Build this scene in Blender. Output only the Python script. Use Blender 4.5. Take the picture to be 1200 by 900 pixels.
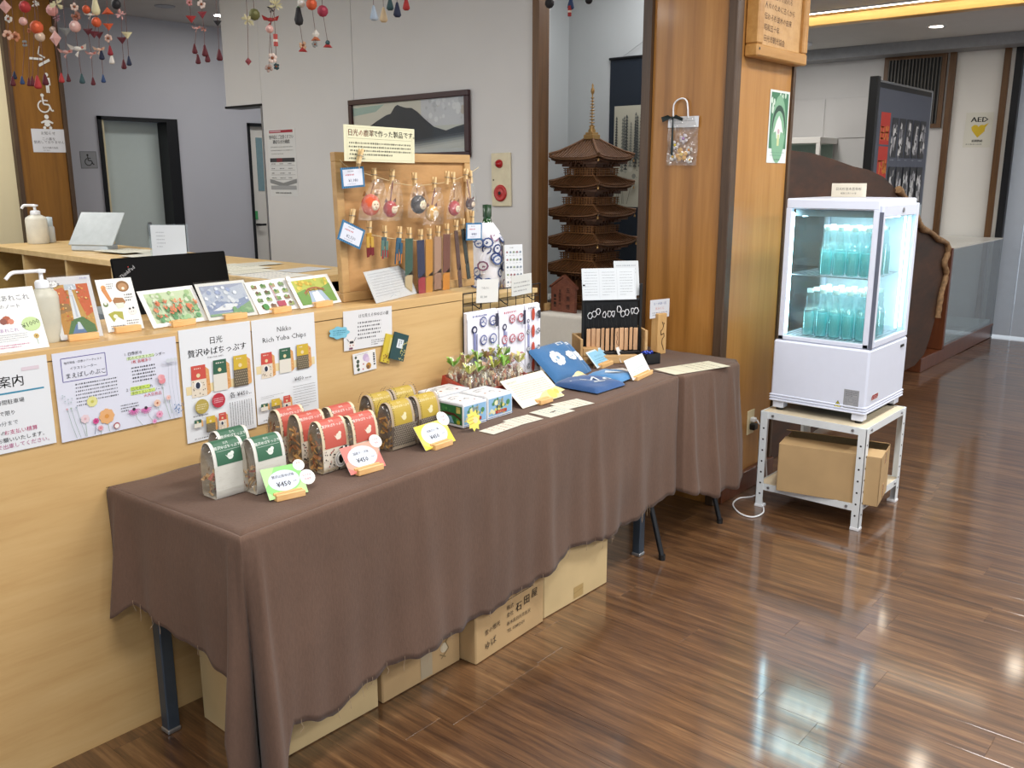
import bpy, math, random
from mathutils import Vector, Matrix
random.seed(7)
SC = bpy.context.scene
COL = SC.collection
for o in list(bpy.data.objects): bpy.data.objects.remove(o)

# ------------------------------------------------------------------ camera
FPX = 1062.0
EYE = Vector((0, 0, 1.5))
def _basis():
    d1 = Vector((1540-600, -(204-450), -FPX)).normalized()
    dn = Vector((16, -4540, -FPX)).normalized()
    up = -dn; up = (up - d1*up.dot(d1)).normalized()
    return Matrix((d1, up.cross(d1), up))           # rows: world axes seen from the camera
RW = _basis()
cam_d = bpy.data.cameras.new('camera'); cam = bpy.data.objects.new('camera', cam_d); COL.objects.link(cam)
cam_d.sensor_width = 36; cam_d.lens = FPX/1200*36; cam_d.clip_start = 0.05
cam.matrix_world = Matrix.Translation(EYE) @ RW.to_4x4()
SC.camera = cam
# ------------------------------------------------------------------ exposure, world, lamps
vs = SC.view_settings
vs.view_transform = 'Standard'; vs.look = 'None'; vs.gamma = 1; vs.use_curve_mapping = False
vs.exposure = 0.0
try:
    SC.cycles.use_denoising = True
    SC.cycles.max_bounces = 8; SC.cycles.transparent_max_bounces = 24
    SC.cycles.sample_clamp_indirect = 6
    SC.cycles.caustics_refractive = False; SC.cycles.caustics_reflective = False
except Exception: pass
w = bpy.data.worlds.new('world'); SC.world = w; w.use_nodes = True
bg = w.node_tree.nodes['Background']; bg.inputs[0].default_value = (0.80, 0.90, 1.0, 1); bg.inputs[1].default_value = 1.15
def area(loc, sx, sy, power, col=(1, .97, .92), rot=(0, 0, 0), name='ceiling_lamp_light', spread=math.pi):
    l = bpy.data.lights.new(name, 'AREA'); l.shape = 'RECTANGLE'; l.size = sx; l.size_y = sy; l.energy = power; l.color = col
    l.spread = spread
    o = bpy.data.objects.new(name, l); COL.objects.link(o); o.location = loc; o.rotation_euler = rot
    return o
CEIL = 3.0
PANELS = [(-0.6, -1.2, 48, 'behind the viewer on the left'), (1.6, -1.2, 48, 'behind the viewer'), (3.8, -1.2, 50, 'right of the viewer'), (6.2, -1.2, 60, 'over the open hall floor'), (0.4, 0.9, 42, 'over the near end of the counter'), (2.6, 0.9, 50, 'over the aisle before the long table'), (4.9, 0.7, 50, 'over the floor right of the fridge'), (1.0, 4.2, 58, 'over the staff desk'), (2.0, 6.2, 26, 'over the far end of the staff desk'), (4.8, 6.4, 17, 'added to brighten the grey room behind the picture wall'), (8.9, 0.6, 34, 'added for fill over the pale blue door'), (6.3, 3.7, 20, 'added for fill behind the niche, before the far right wall'), (8.0, 3.9, 18, 'added for fill over the wall display cabinet')]  # grey-room, blue-door, behind-niche and cabinet panels are unseen, added as fill
DOWNL = [(5.9, 2.75, 2.98, 16), (6.6, 2.2, 2.98, 16), (6.5, 1.6, 2.98, 18), (8.38, 2.56, 2.70, 16), (8.3, 1.35, 2.70, 18), (5.0, 1.9, 2.98, 14), (2.5, 1.95, 2.98, 10)]

# ------------------------------------------------------------------ pixel rays (1200 x 900) onto real planes
def ray(u, v):
    return RW @ Vector((u-600, -(v-450), -FPX))
def onz(u, v, z): d = ray(u, v); return EYE + d*((z-EYE.z)/d.z)
def ony(u, v, y): d = ray(u, v); return EYE + d*((y-EYE.y)/d.y)
def onx(u, v, x): d = ray(u, v); return EYE + d*((x-EYE.x)/d.x)
def onpl(u, v, p, n): d = ray(u, v); return EYE + d*((p-EYE).dot(n)/d.dot(n))

# ------------------------------------------------------------------ materials
def srgb(h):
    if isinstance(h, (tuple, list)): return tuple(h)
    h = h.lstrip('#'); c = [int(h[i:i+2], 16)/255 for i in (0, 2, 4)]
    return tuple((x/12.92 if x <= .04045 else ((x+.055)/1.055)**2.4) for x in c)
_M = {}
def _new(name):
    m = bpy.data.materials.new(name); m.use_nodes = True
    return m, m.node_tree, m.node_tree.nodes['Principled BSDF']
def mapping(nt, scale, coord='Object', rot=(0, 0, 0)):
    tc = nt.nodes.new('ShaderNodeTexCoord'); mp = nt.nodes.new('ShaderNodeMapping')
    mp.inputs['Scale'].default_value = scale; mp.inputs['Rotation'].default_value = rot
    nt.links.new(tc.outputs[coord], mp.inputs['Vector']); return mp.outputs[0]
def noise(nt, vec, scale, detail=3, rough=.5, dist=0):
    n = nt.nodes.new('ShaderNodeTexNoise'); n.inputs['Scale'].default_value = scale
    n.inputs['Detail'].default_value = detail; n.inputs['Roughness'].default_value = rough; n.inputs['Distortion'].default_value = dist
    nt.links.new(vec, n.inputs['Vector']); return n.outputs['Fac']
def ramp(nt, fac, stops):
    r = nt.nodes.new('ShaderNodeValToRGB'); e = r.color_ramp.elements
    while len(e) < len(stops): e.new(.5)
    for k, (p, c) in enumerate(stops): e[k].position = p; e[k].color = (*srgb(c), 1)
    nt.links.new(fac, r.inputs[0]); return r.outputs[0]
def bump(nt, bs, h, strength=.2, dist=.002):
    b = nt.nodes.new('ShaderNodeBump'); b.inputs['Strength'].default_value = strength; b.inputs['Distance'].default_value = dist
    nt.links.new(h, b.inputs['Height']); nt.links.new(b.outputs[0], bs.inputs['Normal'])
def plain(name, col, rough=.5, metal=0, var=.06, sc=25, bmp=.08, emit=None, alpha=None, coat=0):
    if name in _M: return _M[name]
    m, nt, bs = _new(name); c = srgb(col)
    v = mapping(nt, (1, 1, 1)); f = noise(nt, v, sc)
    lo = tuple(max(0, x*(1-var)) for x in c); hi = tuple(min(1, x*(1+var)) for x in c)
    nt.links.new(ramp(nt, f, [(.3, lo), (.7, hi)]), bs.inputs['Base Color'])
    if bmp: bump(nt, bs, f, bmp, .001)
    bs.inputs['Roughness'].default_value = rough; bs.inputs['Metallic'].default_value = metal
    bs.inputs['Coat Weight'].default_value = coat
    if emit: bs.inputs['Emission Color'].default_value = (*c, 1); bs.inputs['Emission Strength'].default_value = emit
    if alpha is not None: bs.inputs['Alpha'].default_value = alpha
    _M[name] = m; return m
def wood(name, cols, rough=.4, axis='X', stretch=14, sc=5, coat=0, bmp=.1, rnd=0, rings=0, ringamt=.22, ior=None, crough=.1):
    """long grained timber: grain runs along `axis` of the object"""
    if name in _M: return _M[name]
    m, nt, bs = _new(name)
    s = {'X': (1, stretch, stretch), 'Y': (stretch, 1, stretch), 'Z': (stretch, stretch, 1)}[axis]
    v = mapping(nt, s)
    if rnd:
        oi = nt.nodes.new('ShaderNodeObjectInfo'); ad = nt.nodes.new('ShaderNodeVectorMath'); ad.operation = 'ADD'
        mu = nt.nodes.new('ShaderNodeVectorMath'); mu.operation = 'SCALE'; mu.inputs[3].default_value = 40
        cb = nt.nodes.new('ShaderNodeCombineXYZ')
        for k in range(3): nt.links.new(oi.outputs['Random'], cb.inputs[k])
        nt.links.new(cb.outputs[0], mu.inputs[0]); nt.links.new(v, ad.inputs[0]); nt.links.new(mu.outputs[0], ad.inputs[1]); v = ad.outputs[0]
    f = noise(nt, v, sc, 5, .6, .35)
    f2 = noise(nt, v, sc*3.7, 4, .7, .1)
    mx = nt.nodes.new('ShaderNodeMath'); mx.operation = 'MULTIPLY_ADD'; mx.inputs[1].default_value = .35
    nt.links.new(f2, mx.inputs[0]); sb = nt.nodes.new('ShaderNodeMath'); sb.operation = 'MULTIPLY'; sb.inputs[1].default_value = .68
    nt.links.new(f, sb.inputs[0]); nt.links.new(sb.outputs[0], mx.inputs[2]); fac = mx.outputs[0]
    if rings:
        s2 = {'X': (.22, 1, 1), 'Y': (1, .22, 1), 'Z': (1, 1, .16)}[axis]
        v2 = mapping(nt, s2); wv = nt.nodes.new('ShaderNodeTexWave'); wv.wave_type = 'BANDS'; wv.bands_direction = 'Y'
        wv.inputs['Scale'].default_value = rings; wv.inputs['Distortion'].default_value = 5.5; wv.inputs['Detail'].default_value = 2; wv.inputs['Detail Scale'].default_value = .9
        nt.links.new(v2, wv.inputs['Vector'])
        pw = nt.nodes.new('ShaderNodeMath'); pw.operation = 'POWER'; pw.inputs[1].default_value = 3; nt.links.new(wv.outputs['Fac'], pw.inputs[0])
        m3 = nt.nodes.new('ShaderNodeMath'); m3.operation = 'MULTIPLY_ADD'; m3.inputs[1].default_value = -ringamt
        nt.links.new(pw.outputs[0], m3.inputs[0]); nt.links.new(fac, m3.inputs[2]); fac = m3.outputs[0]
    n = len(cols); col = ramp(nt, fac, [(.3+.42*k/(n-1), cols[k]) for k in range(n)])
    if rnd:
        hs = nt.nodes.new('ShaderNodeHueSaturation'); mr = nt.nodes.new('ShaderNodeMapRange')
        mr.inputs['To Min'].default_value = 1-rnd; mr.inputs['To Max'].default_value = 1+rnd
        nt.links.new(oi.outputs['Random'], mr.inputs[0]); nt.links.new(mr.outputs[0], hs.inputs['Value']); nt.links.new(col, hs.inputs['Color']); col = hs.outputs[0]
    nt.links.new(col, bs.inputs['Base Color'])
    bs.inputs['Roughness'].default_value = rough; bs.inputs['Coat Weight'].default_value = coat; bs.inputs['Coat Roughness'].default_value = .12
    if bmp: bump(nt, bs, fac, bmp, .0015)
    if ior: bs.inputs['Coat IOR'].default_value = ior; bs.inputs['Coat Roughness'].default_value = crough
    _M[name] = m; return m
def clear(name, tint='#ffffff', refl=.12, rough=.03, milky=0.0, bmp=0):
    """thin clear sheet: see-through with a fresnel shine; milky adds a little scatter"""
    if name in _M: return _M[name]
    m = bpy.data.materials.new(name); m.use_nodes = True; nt = m.node_tree; nt.nodes.clear()
    out = nt.nodes.new('ShaderNodeOutputMaterial'); tr = nt.nodes.new('ShaderNodeBsdfTransparent'); gl = nt.nodes.new('ShaderNodeBsdfGlossy')
    tr.inputs[0].default_value = (*srgb(tint), 1); gl.inputs['Roughness'].default_value = rough
    lw = nt.nodes.new('ShaderNodeLayerWeight'); pw = nt.nodes.new('ShaderNodeMath'); pw.operation = 'POWER'; pw.inputs[1].default_value = 4.5
    nt.links.new(lw.outputs['Facing'], pw.inputs[0])
    ma = nt.nodes.new('ShaderNodeMath'); ma.operation = 'MULTIPLY_ADD'; ma.inputs[1].default_value = .7; ma.inputs[2].default_value = refl*.5; ma.use_clamp = True
    nt.links.new(pw.outputs[0], ma.inputs[0]); mx = nt.nodes.new('ShaderNodeMixShader')
    nt.links.new(ma.outputs[0], mx.inputs[0]); nt.links.new(tr.outputs[0], mx.inputs[1]); nt.links.new(gl.outputs[0], mx.inputs[2]); sh = mx.outputs[0]
    if bmp:
        f = noise(nt, mapping(nt, (1, 1, 1)), 60, 2); b = nt.nodes.new('ShaderNodeBump'); b.inputs['Strength'].default_value = bmp; b.inputs['Distance'].default_value = .004
        nt.links.new(f, b.inputs['Height']); nt.links.new(b.outputs[0], gl.inputs['Normal'])
    if milky:
        df = nt.nodes.new('ShaderNodeBsdfDiffuse'); df.inputs[0].default_value = (*srgb(tint), 1); m2 = nt.nodes.new('ShaderNodeMixShader'); m2.inputs[0].default_value = milky
        nt.links.new(sh, m2.inputs[1]); nt.links.new(df.outputs[0], m2.inputs[2]); sh = m2.outputs[0]
    nt.links.new(sh, out.inputs[0]); _M[name] = m; return m
def cloth(name, col, rough=.9, var=.12, sc=(90, 90, 90), bmp=.35, sheen=.3):
    if name in _M: return _M[name]
    m, nt, bs = _new(name); c = srgb(col)
    v = mapping(nt, sc); f = noise(nt, v, 1.0, 5, .65); f2 = noise(nt, mapping(nt, (3, 3, 3)), 2.0, 3)
    a = nt.nodes.new('ShaderNodeMath'); a.operation = 'MULTIPLY_ADD'; a.inputs[1].default_value = .6; nt.links.new(f, a.inputs[0])
    b = nt.nodes.new('ShaderNodeMath'); b.operation = 'MULTIPLY'; b.inputs[1].default_value = .4; nt.links.new(f2, b.inputs[0]); nt.links.new(b.outputs[0], a.inputs[2])
    nt.links.new(ramp(nt, a.outputs[0], [(.3, tuple(x*(1-var) for x in c)), (.7, tuple(min(1, x*(1+var)) for x in c))]), bs.inputs['Base Color'])
    bump(nt, bs, f, bmp, .002); bs.inputs['Roughness'].default_value = rough; bs.inputs['Sheen Weight'].default_value = sheen
    _M[name] = m; return m
def print_mat(name='printed_sheet', rough=.55, coat=0):
    if name in _M: return _M[name]
    m, nt, bs = _new(name); at = nt.nodes.new('ShaderNodeVertexColor'); at.layer_name = 'Ink'
    hs = nt.nodes.new('ShaderNodeMix'); hs.data_type = 'RGBA'; hs.blend_type = 'MULTIPLY'; hs.inputs[0].default_value = 1; hs.inputs[7].default_value = (.83, .83, .83, 1); nt.links.new(at.outputs[0], hs.inputs[6]); nt.links.new(hs.outputs[2], bs.inputs['Base Color']); bs.inputs['Roughness'].default_value = rough; bs.inputs['Coat Weight'].default_value = coat; bs.inputs['Coat Roughness'].default_value = .1
    f = noise(nt, mapping(nt, (1, 1, 1)), 30); bump(nt, bs, f, .05, .001)
    _M[name] = m; return m
def glow(name, col, s):
    if name in _M: return _M[name]
    m = bpy.data.materials.new(name); m.use_nodes = True; nt = m.node_tree; nt.nodes.clear()
    out = nt.nodes.new('ShaderNodeOutputMaterial'); e = nt.nodes.new('ShaderNodeEmission'); e.inputs[0].default_value = (*srgb(col), 1); e.inputs[1].default_value = s
    nt.links.new(e.outputs[0], out.inputs[0]); _M[name] = m; return m

# ------------------------------------------------------------------ mesh builder
class MB:
    def __init__(s): s.v = []; s.f = []; s.mi = []; s.c = []; s.sm = []; s.cur = 0; s.col = None; s.M = None; s.smooth = False
    def add(s, vs, fs, smooth=None):
        b = len(s.v)
        for p in vs:
            p = Vector(p); s.v.append(s.M @ p if s.M else p)
        for f in fs:
            s.f.append([b+i for i in f]); s.mi.append(s.cur); s.c.append(s.col); s.sm.append(s.smooth if smooth is None else smooth)
        return s
    def box(s, x0, x1, y0, y1, z0, z1):
        return s.add([(x0, y0, z0), (x1, y0, z0), (x1, y1, z0), (x0, y1, z0), (x0, y0, z1), (x1, y0, z1), (x1, y1, z1), (x0, y1, z1)],
                     [(0, 3, 2, 1), (4, 5, 6, 7), (0, 1, 5, 4), (1, 2, 6, 5), (2, 3, 7, 6), (3, 0, 4, 7)], False)
    def bbox(s, x0, x1, y0, y1, z0, z1, b=.003):
        """box with chamfered edges"""
        vs = []; ix = {}
        X = (x0, x1); Y = (y0, y1); Z = (z0, z1)
        for i in (0, 1):
            for j in (0, 1):
                for k in (0, 1):
                    sx = 1 if i == 0 else -1; sy = 1 if j == 0 else -1; sz = 1 if k == 0 else -1
                    for a in range(3):
                        p = [X[i]+sx*b, Y[j]+sy*b, Z[k]+sz*b]; p[a] = (X[i], Y[j], Z[k])[a]; ix[(i, j, k, a)] = len(vs); vs.append(p)
        f = []
        for a in range(3):
            for s_ in (0, 1):
                o = [(0, 0), (1, 0), (1, 1), (0, 1)] if s_ else [(0, 0), (0, 1), (1, 1), (1, 0)]
                q = []
                for (m, n) in o:
                    t = [0, 0, 0]; t[a] = s_; t[(a+1) % 3] = m; t[(a+2) % 3] = n; q.append(ix[(*t, a)])
                f.append(q)
        for a in range(3):
            b1, c1 = (a+1) % 3, (a+2) % 3
            for m in (0, 1):
                for n in (0, 1):
                    t0 = [0, 0, 0]; t1 = [0, 0, 0]; t0[b1] = t1[b1] = m; t0[c1] = t1[c1] = n; t1[a] = 1
                    q = [ix[(*t0, b1)], ix[(*t1, b1)], ix[(*t1, c1)], ix[(*t0, c1)]]
                    if (m == n): q = q[::-1]
                    f.append(q)
        for i in (0, 1):
            for j in (0, 1):
                for k in (0, 1):
                    q = [ix[(i, j, k, 0)], ix[(i, j, k, 1)], ix[(i, j, k, 2)]]
                    if (i+j+k) % 2 == 0: q = q[::-1]
                    f.append(q)
        return s.add(vs, f, False)
    def ring(s, c, u, v, r, n): return [c + u*(r*math.cos(2*math.pi*k/n)) + v*(r*math.sin(2*math.pi*k/n)) for k in range(n)]
    def cyl(s, p0, p1, r0, r1=None, n=12, cap=True, smooth=True):
        p0 = Vector(p0); p1 = Vector(p1); r1 = r0 if r1 is None else r1
        d = (p1-p0).normalized(); u = d.orthogonal().normalized(); v = d.cross(u)
        s.add(s.ring(p0, u, v, r0, n)+s.ring(p1, u, v, r1, n), [(k, (k+1) % n, n+(k+1) % n, n+k) for k in range(n)], smooth)
        if cap: s.add(s.ring(p0, u, v, r0, n), [tuple(range(n))[::-1]], False); s.add(s.ring(p1, u, v, r1, n), [tuple(range(n))], False)
        return s
    def tube(s, pts, r, n=6, closed=False):
        pts = [Vector(p) for p in pts]; m = len(pts); vs = []; u = None
        for k, p in enumerate(pts):
            if closed: d = pts[(k+1) % m]-pts[k-1]
            else: d = pts[min(k+1, m-1)]-pts[max(k-1, 0)]
            d.normalize()
            if u is None: u = d.orthogonal().normalized()
            else: u = (u-d*u.dot(d)).normalized()
            rr = r[k] if isinstance(r, (list, tuple)) else r
            vs += s.ring(p, u, d.cross(u), rr, n)
        fs = []
        for k in range(m if closed else m-1):
            a = k*n; b = ((k+1) % m)*n
            fs += [(a+i, a+(i+1) % n, b+(i+1) % n, b+i) for i in range(n)]
        s.add(vs, fs, True)
        if not closed: s.add(vs[:n], [tuple(range(n))[::-1]], False); s.add(vs[-n:], [tuple(range(n))], False)
        return s
    def lathe(s, prof, n=16, c=(0, 0, 0), sx=1, sy=1, smooth=True):
        c = Vector(c); vs = []
        for r, z in prof: vs += [c+Vector((sx*r*math.cos(2*math.pi*k/n), sy*r*math.sin(2*math.pi*k/n), z)) for k in range(n)]
        fs = []
        for j in range(len(prof)-1): fs += [(j*n+k, j*n+(k+1) % n, (j+1)*n+(k+1) % n, (j+1)*n+k) for k in range(n)]
        s.add(vs, fs, smooth)
        if prof[0][0] > 1e-5: s.add(vs[:n], [tuple(range(n))[::-1]], False)
        if prof[-1][0] > 1e-5: s.add(vs[-n:], [tuple(range(n))], False)
        return s
    def ball(s, c, r, n=8, sx=1, sy=1, sz=1):
        m = max(4, n//2+1)
        return s.lathe([(r*math.sin(math.pi*j/m)+1e-6, -r*sz*math.cos(math.pi*j/m)) for j in range(m+1)], n, c, sx, sy)
    def prism(s, poly, z0, z1, smooth=False):
        n = len(poly); vs = [(p[0], p[1], z0) for p in poly]+[(p[0], p[1], z1) for p in poly]
        s.add(vs, [tuple(range(n))[::-1], tuple(range(n, 2*n))], False)
        return s.add(vs, [(k, (k+1) % n, n+(k+1) % n, n+k) for k in range(n)], smooth)
    def grid(s, fn, nu, nv, smooth=True, flip=False):
        vs = [fn(i/nu, j/nv) for j in range(nv+1) for i in range(nu+1)]; fs = []
        for j in range(nv):
            for i in range(nu):
                a = j*(nu+1)+i; q = (a, a+1, a+nu+2, a+nu+1); fs.append(q[::-1] if flip else q)
        return s.add(vs, fs, smooth)
    def build(s, name, mats, parent=None, M=None, kind=None):
        me = bpy.data.meshes.new(name); me.from_pydata([tuple(p) for p in s.v], [], s.f)
        if not isinstance(mats, (list, tuple)): mats = [mats]
        for m in mats: me.materials.append(m)
        me.polygons.foreach_set('material_index', s.mi); me.polygons.foreach_set('use_smooth', s.sm)
        if any(c is not None for c in s.c):
            ca = me.color_attributes.new('Ink', 'FLOAT_COLOR', 'CORNER'); arr = []
            for f, c in zip(s.f, s.c): arr += list((*(c or (.8, .8, .8)), 1))*len(f)
            ca.data.foreach_set('color', arr)
        me.update(); return link(name, me, parent, M, kind)
def link(name, me, parent=None, M=None, kind=None):
    o = bpy.data.objects.new(name, me); COL.objects.link(o)
    if M is not None: o.matrix_world = M
    if parent is not None: o.parent = parent
    if kind: o['kind'] = kind
    return o
def tag(o, label=None, cat=None, group=None, kind=None):
    if label: o['label'] = label
    if cat: o['category'] = cat
    if group: o['group'] = group
    if kind: o['kind'] = kind
    return o
def thing(name, label, cat, M=None, group=None):
    o = bpy.data.objects.new(name, None); COL.objects.link(o); o.empty_display_size = .05
    if M is not None: o.matrix_world = M if isinstance(M, Matrix) else Matrix.Translation(M)
    return tag(o, label, cat, group)
def copy_tree(o, M, label=None, group=None):
    r = o.copy(); COL.objects.link(r); r.matrix_world = M
    if label: r['label'] = label
    if group: r['group'] = group
    for ch in o.children:
        c = ch.copy(); COL.objects.link(c); c.parent = r
        for g in ch.children:
            d = g.copy(); COL.objects.link(d); d.parent = c
    return r
def T(x, y=None, z=None): return Matrix.Translation(Vector(x) if y is None else Vector((x, y, z)))
def RZ(a): return Matrix.Rotation(a, 4, 'Z')
def RX(a): return Matrix.Rotation(a, 4, 'X')
def RY(a): return Matrix.Rotation(a, 4, 'Y')
def frame(o, u, v, n=None):
    u = Vector(u).normalized(); n = u.cross(Vector(v)).normalized() if n is None else Vector(n).normalized(); v = n.cross(u)
    return Matrix(((u.x, v.x, n.x, o[0]), (u.y, v.y, n.y, o[1]), (u.z, v.z, n.z, o[2]), (0, 0, 0, 1)))
def structure(name, mb, mats, parent=None, M=None):
    return mb.build(name, mats, parent, M, None if parent is not None else 'structure')

# ------------------------------------------------------------------ flat print
_G = {}
def glyphs(s, res):
    k = (s, res)
    if k not in _G:
        c = bpy.data.curves.new('t', 'FONT'); c.body = s; c.resolution_u = res; o = bpy.data.objects.new('t', c)
        me = o.to_mesh(); vs = [(v.co.x, v.co.y) for v in me.vertices]; fs = [tuple(p.vertices) for p in me.polygons]
        o.to_mesh_clear(); bpy.data.objects.remove(o); bpy.data.curves.remove(c)
        x0 = min(v[0] for v in vs) if vs else 0; x1 = max(v[0] for v in vs) if vs else 1
        _G[k] = (vs, fs, x0, x1)
    return _G[k]
class Sheet:
    """paper of w x h metres, x right, y up from the bottom-left corner, ink laid on as thin flat layers"""
    def __init__(s, w, h, paper='#f4f4f2', th=.0006, back=None):
        s.w = w; s.h = h; s.L = 0; s.mb = MB(); s.warp = None; s.th = th
        if paper:
            s.mb.col = srgb(paper); s.mb.box(0, w, 0, h, -th, 0)
    def z(s): s.L += 1; return .00025+.00006*s.L
    def face(s, pts, c, z=None, fs=None):
        z = s.z() if z is None else z; s.mb.col = srgb(c)
        vs = [(x*s.w, (1-y)*s.h, z) for x, y in pts]
        if s.warp: vs = [s.warp(*p) for p in vs]
        s.mb.add(vs, fs or [tuple(range(len(pts)))[::-1]], False); return s
    def rect(s, x0, y0, x1, y1, c, n=1):
        z = s.z()
        for k in range(n):
            a = y0+(y1-y0)*k/n; b = y0+(y1-y0)*(k+1)/n
            s.face([(x0, a), (x1, a), (x1, b), (x0, b)], c, z)
        return s
    def poly(s, pts, c): return s.face(pts, c)
    def circ(s, x, y, r, c, ry=None, n=14, a0=0):
        """r in fractions of the width"""
        ry = (r if ry is None else ry)*s.w/s.h
        return s.face([(x+r*math.cos(a0+2*math.pi*k/n), y+ry*math.sin(a0+2*math.pi*k/n)) for k in range(n)], c)
    def ringc(s, x, y, r, c, t=.15, n=16): s.circ(x, y, r, c, n=n); return s
    def line(s, pts, t, c):
        z = s.z()
        for (x0, y0), (x1, y1) in zip(pts[:-1], pts[1:]):
            dx = (x1-x0)*s.w; dy = (y1-y0)*s.h; l = math.hypot(dx, dy) or 1; nx = -dy/l*t/2/s.w; ny = dx/l*t/2/s.h
            s.face([(x0+nx, y0+ny), (x1+nx, y1+ny), (x1-nx, y1-ny), (x0-nx, y0-ny)], c, z)
        return s
    def frame(s, x0, y0, x1, y1, t, c):
        return s.line([(x0, y0), (x1, y0)], t, c).line([(x0, y1), (x1, y1)], t, c).line([(x0, y0), (x0, y1)], t, c).line([(x1, y0), (x1, y1)], t, c)
    def text(s, t, x, y, size, c='#222222', al='l', rot=0, res=1, wide=1.0, vert=False, bold=0):
        """size = height in metres; x,y = baseline anchor in fractions"""
        if vert:
            for k, ch in enumerate(t): s.text(ch, x, y+k*size*1.08/s.h, size, c, al, rot, res, wide)
            return s
        vs, fs, x0, x1 = glyphs(t, res); off = {'l': 0, 'c': -(x0+x1)/2, 'r': -x1}[al]
        z = s.z(); s.mb.col = srgb(c); ca, sa = math.cos(rot), math.sin(rot); out = []
        for k in range(2 if bold else 1):
            out = []
            for px, py in vs:
                a = (px+off)*size*wide+k*bold; b = py*size
                p = (x*s.w+a*ca-b*sa, (1-y)*s.h+a*sa+b*ca, z)
                out.append(s.warp(*p) if s.warp else p)
            s.mb.add(out, fs, False)
        return s
    def scrib(s, x0, y0, x1, y1, n, c='#555555', fill=.55, vert=False, jag=1.0):
        """rows of tiny marks too small to read"""
        z = s.z(); r = random.Random(int((x0+y0*3+x1*5+n)*1000))
        for k in range(n):
            if vert:
                xa = x0+(x1-x0)*(k+.2)/n; xb = xa+(x1-x0)*fill/n; e = y0+(y1-y0)*(1 if k < n-1 else r.uniform(.4, 1)); p = y0; h = (xb-xa)*s.w/s.h*.9
                while p < e:
                    q = min(e, p+h*r.uniform(.5, 1.2)); s.face([(xa, p), (xb, p), (xb, q), (xa, q)], c, z); p = q+h*r.uniform(.25, .7)
            else:
                ya = y0+(y1-y0)*(k+.2)/n; yb = ya+(y1-y0)*fill/n; e = x0+(x1-x0)*(1 if k < n-1 else r.uniform(.4, 1)); p = x0+(x1-x0)*.03*r.random(); h = (yb-ya)*s.h/s.w*.8*jag
                while p < e:
                    q = min(e, p+h*r.uniform(.5, 1.3)); d = (yb-ya)*.3*r.random(); s.face([(p, ya+d), (q, ya+d*.5), (q, yb-d), (p, yb)], c, z); p = q+h*r.uniform(.45, 1.1)
        return s
    def build(s, name, M=None, parent=None, mat=None): return s.mb.build(name, mat or print_mat(), parent, M)
def fit4(tl, tr, br, bl, n):
    """matrix at the bottom-left corner, width, height, from four 3D corners on a plane of normal n"""
    n = Vector(n).normalized(); u = ((tr-tl)+(br-bl)); u = (u-n*u.dot(n)).normalized(); v = n.cross(u)
    w = ((tr-tl).dot(u)+(br-bl).dot(u))/2; h = ((tl-bl).dot(v)+(tr-br).dot(v))/2
    c = (tl+tr+br+bl)/4; o = c-u*w/2-v*h/2
    return frame(o, u, v, n), w, h
def yq(px, y):   # four pixels TL TR BR BL on the plane y
    return fit4(*[ony(*p, y) for p in px], (0, -1, 0))
def xq(px, x):
    return fit4(*[onx(*p, x) for p in px], (-1, 0, 0))
def lean(px, z, ang, lift=0):
    """card whose bottom edge rests on height z, leaning back by ang from vertical"""
    tl, tr, br, bl = px; a = onz(*bl, z); b = onz(*br, z); u = (b-a).normalized(); u.z = 0
    nh = Vector((u.y, -u.x, 0)).normalized()
    if nh.dot(EYE-a) < 0: nh = -nh
    up = Vector((0, 0, 1))*math.cos(ang)-nh*math.sin(ang); n = u.cross(up).normalized()
    A = onpl(*tl, a, n); B = onpl(*tr, a, n); w = (b-a).length
    h = ((A-a).dot(up)+(B-b).dot(up))/2; ww = ((B-A).length+w)/2; c = (a+b)/2
    return frame(c-u*ww/2+up*lift, u, up, n), ww, h
# ================================================================== MATERIALS IN USE
M_floor = wood('walnut_vinyl', ['#2c1c12', '#4a311e', '#69492d', '#8a6846'], .42, 'Y', 17, 1.9, 1.0, .10, .07, ior=1.7, crough=.10)
M_cedar = wood('cedar_veneer', ['#855824', '#94642c', '#a06f35', '#aa7a3f'], .38, 'Z', 20, .9, .15, .04, 0, 2.2, .16)
M_cedar2 = wood('pale_cedar', ['#96672f', '#a3733a', '#af8046'], .4, 'Z', 18, 1.0, .1, .05)
M_birch = wood('birch_panel', ['#bb9560', '#c8a570', '#d0b07c'], .45, 'X', 10, 1.4, .1, .05)
M_birch_in = wood('birch_shelf', ['#b2935f', '#c4a672', '#d2b684'], .5, 'X', 10, 1.4)
M_mdf = wood('cork_board', ['#a87f4e', '#b88d5a', '#c09562'], .7, 'X', 3, 6)
M_block = wood('pine_block', ['#cf9e5e', '#deb075', '#e8c08a'], .5, 'X', 10, 9)
M_trim = wood('dark_brown_trim', ['#2e2015', '#453222', '#54402d'], .45, 'Z', 18, 2)
M_btrim = wood('brown_trim', ['#4a3016', '#5f4020', '#6f4d28'], .45, 'Z', 18, 2)
M_beam = wood('golden_beam', ['#d9a85a', '#e6ba70', '#efc880'], .35, 'Y', 12, 1.2, .2)
M_slab = wood('dark_slab', ['#1b0d05', '#2c170a', '#3c2110', '#4c2c16'], .6, 'X', 3, 2.5, 0, .2)
M_bark = plain('pale_bark', '#8a6b4a', .8, var=.35, sc=40, bmp=.6)
M_case = wood('case_wood', ['#43200e', '#5a2d14', '#6a381a'], .35, 'Z', 12, 2, .2)
M_wall = plain('greige_wall', '#cfcdcb', .75, var=.015, sc=3, bmp=.02)
M_wallcool = plain('cool_grey_wall', '#b9bac2', .75, var=.015, sc=3, bmp=.02)
M_niche = plain('niche_wall', '#b9bcbc', .6, var=.03, sc=2, bmp=.02)
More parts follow.
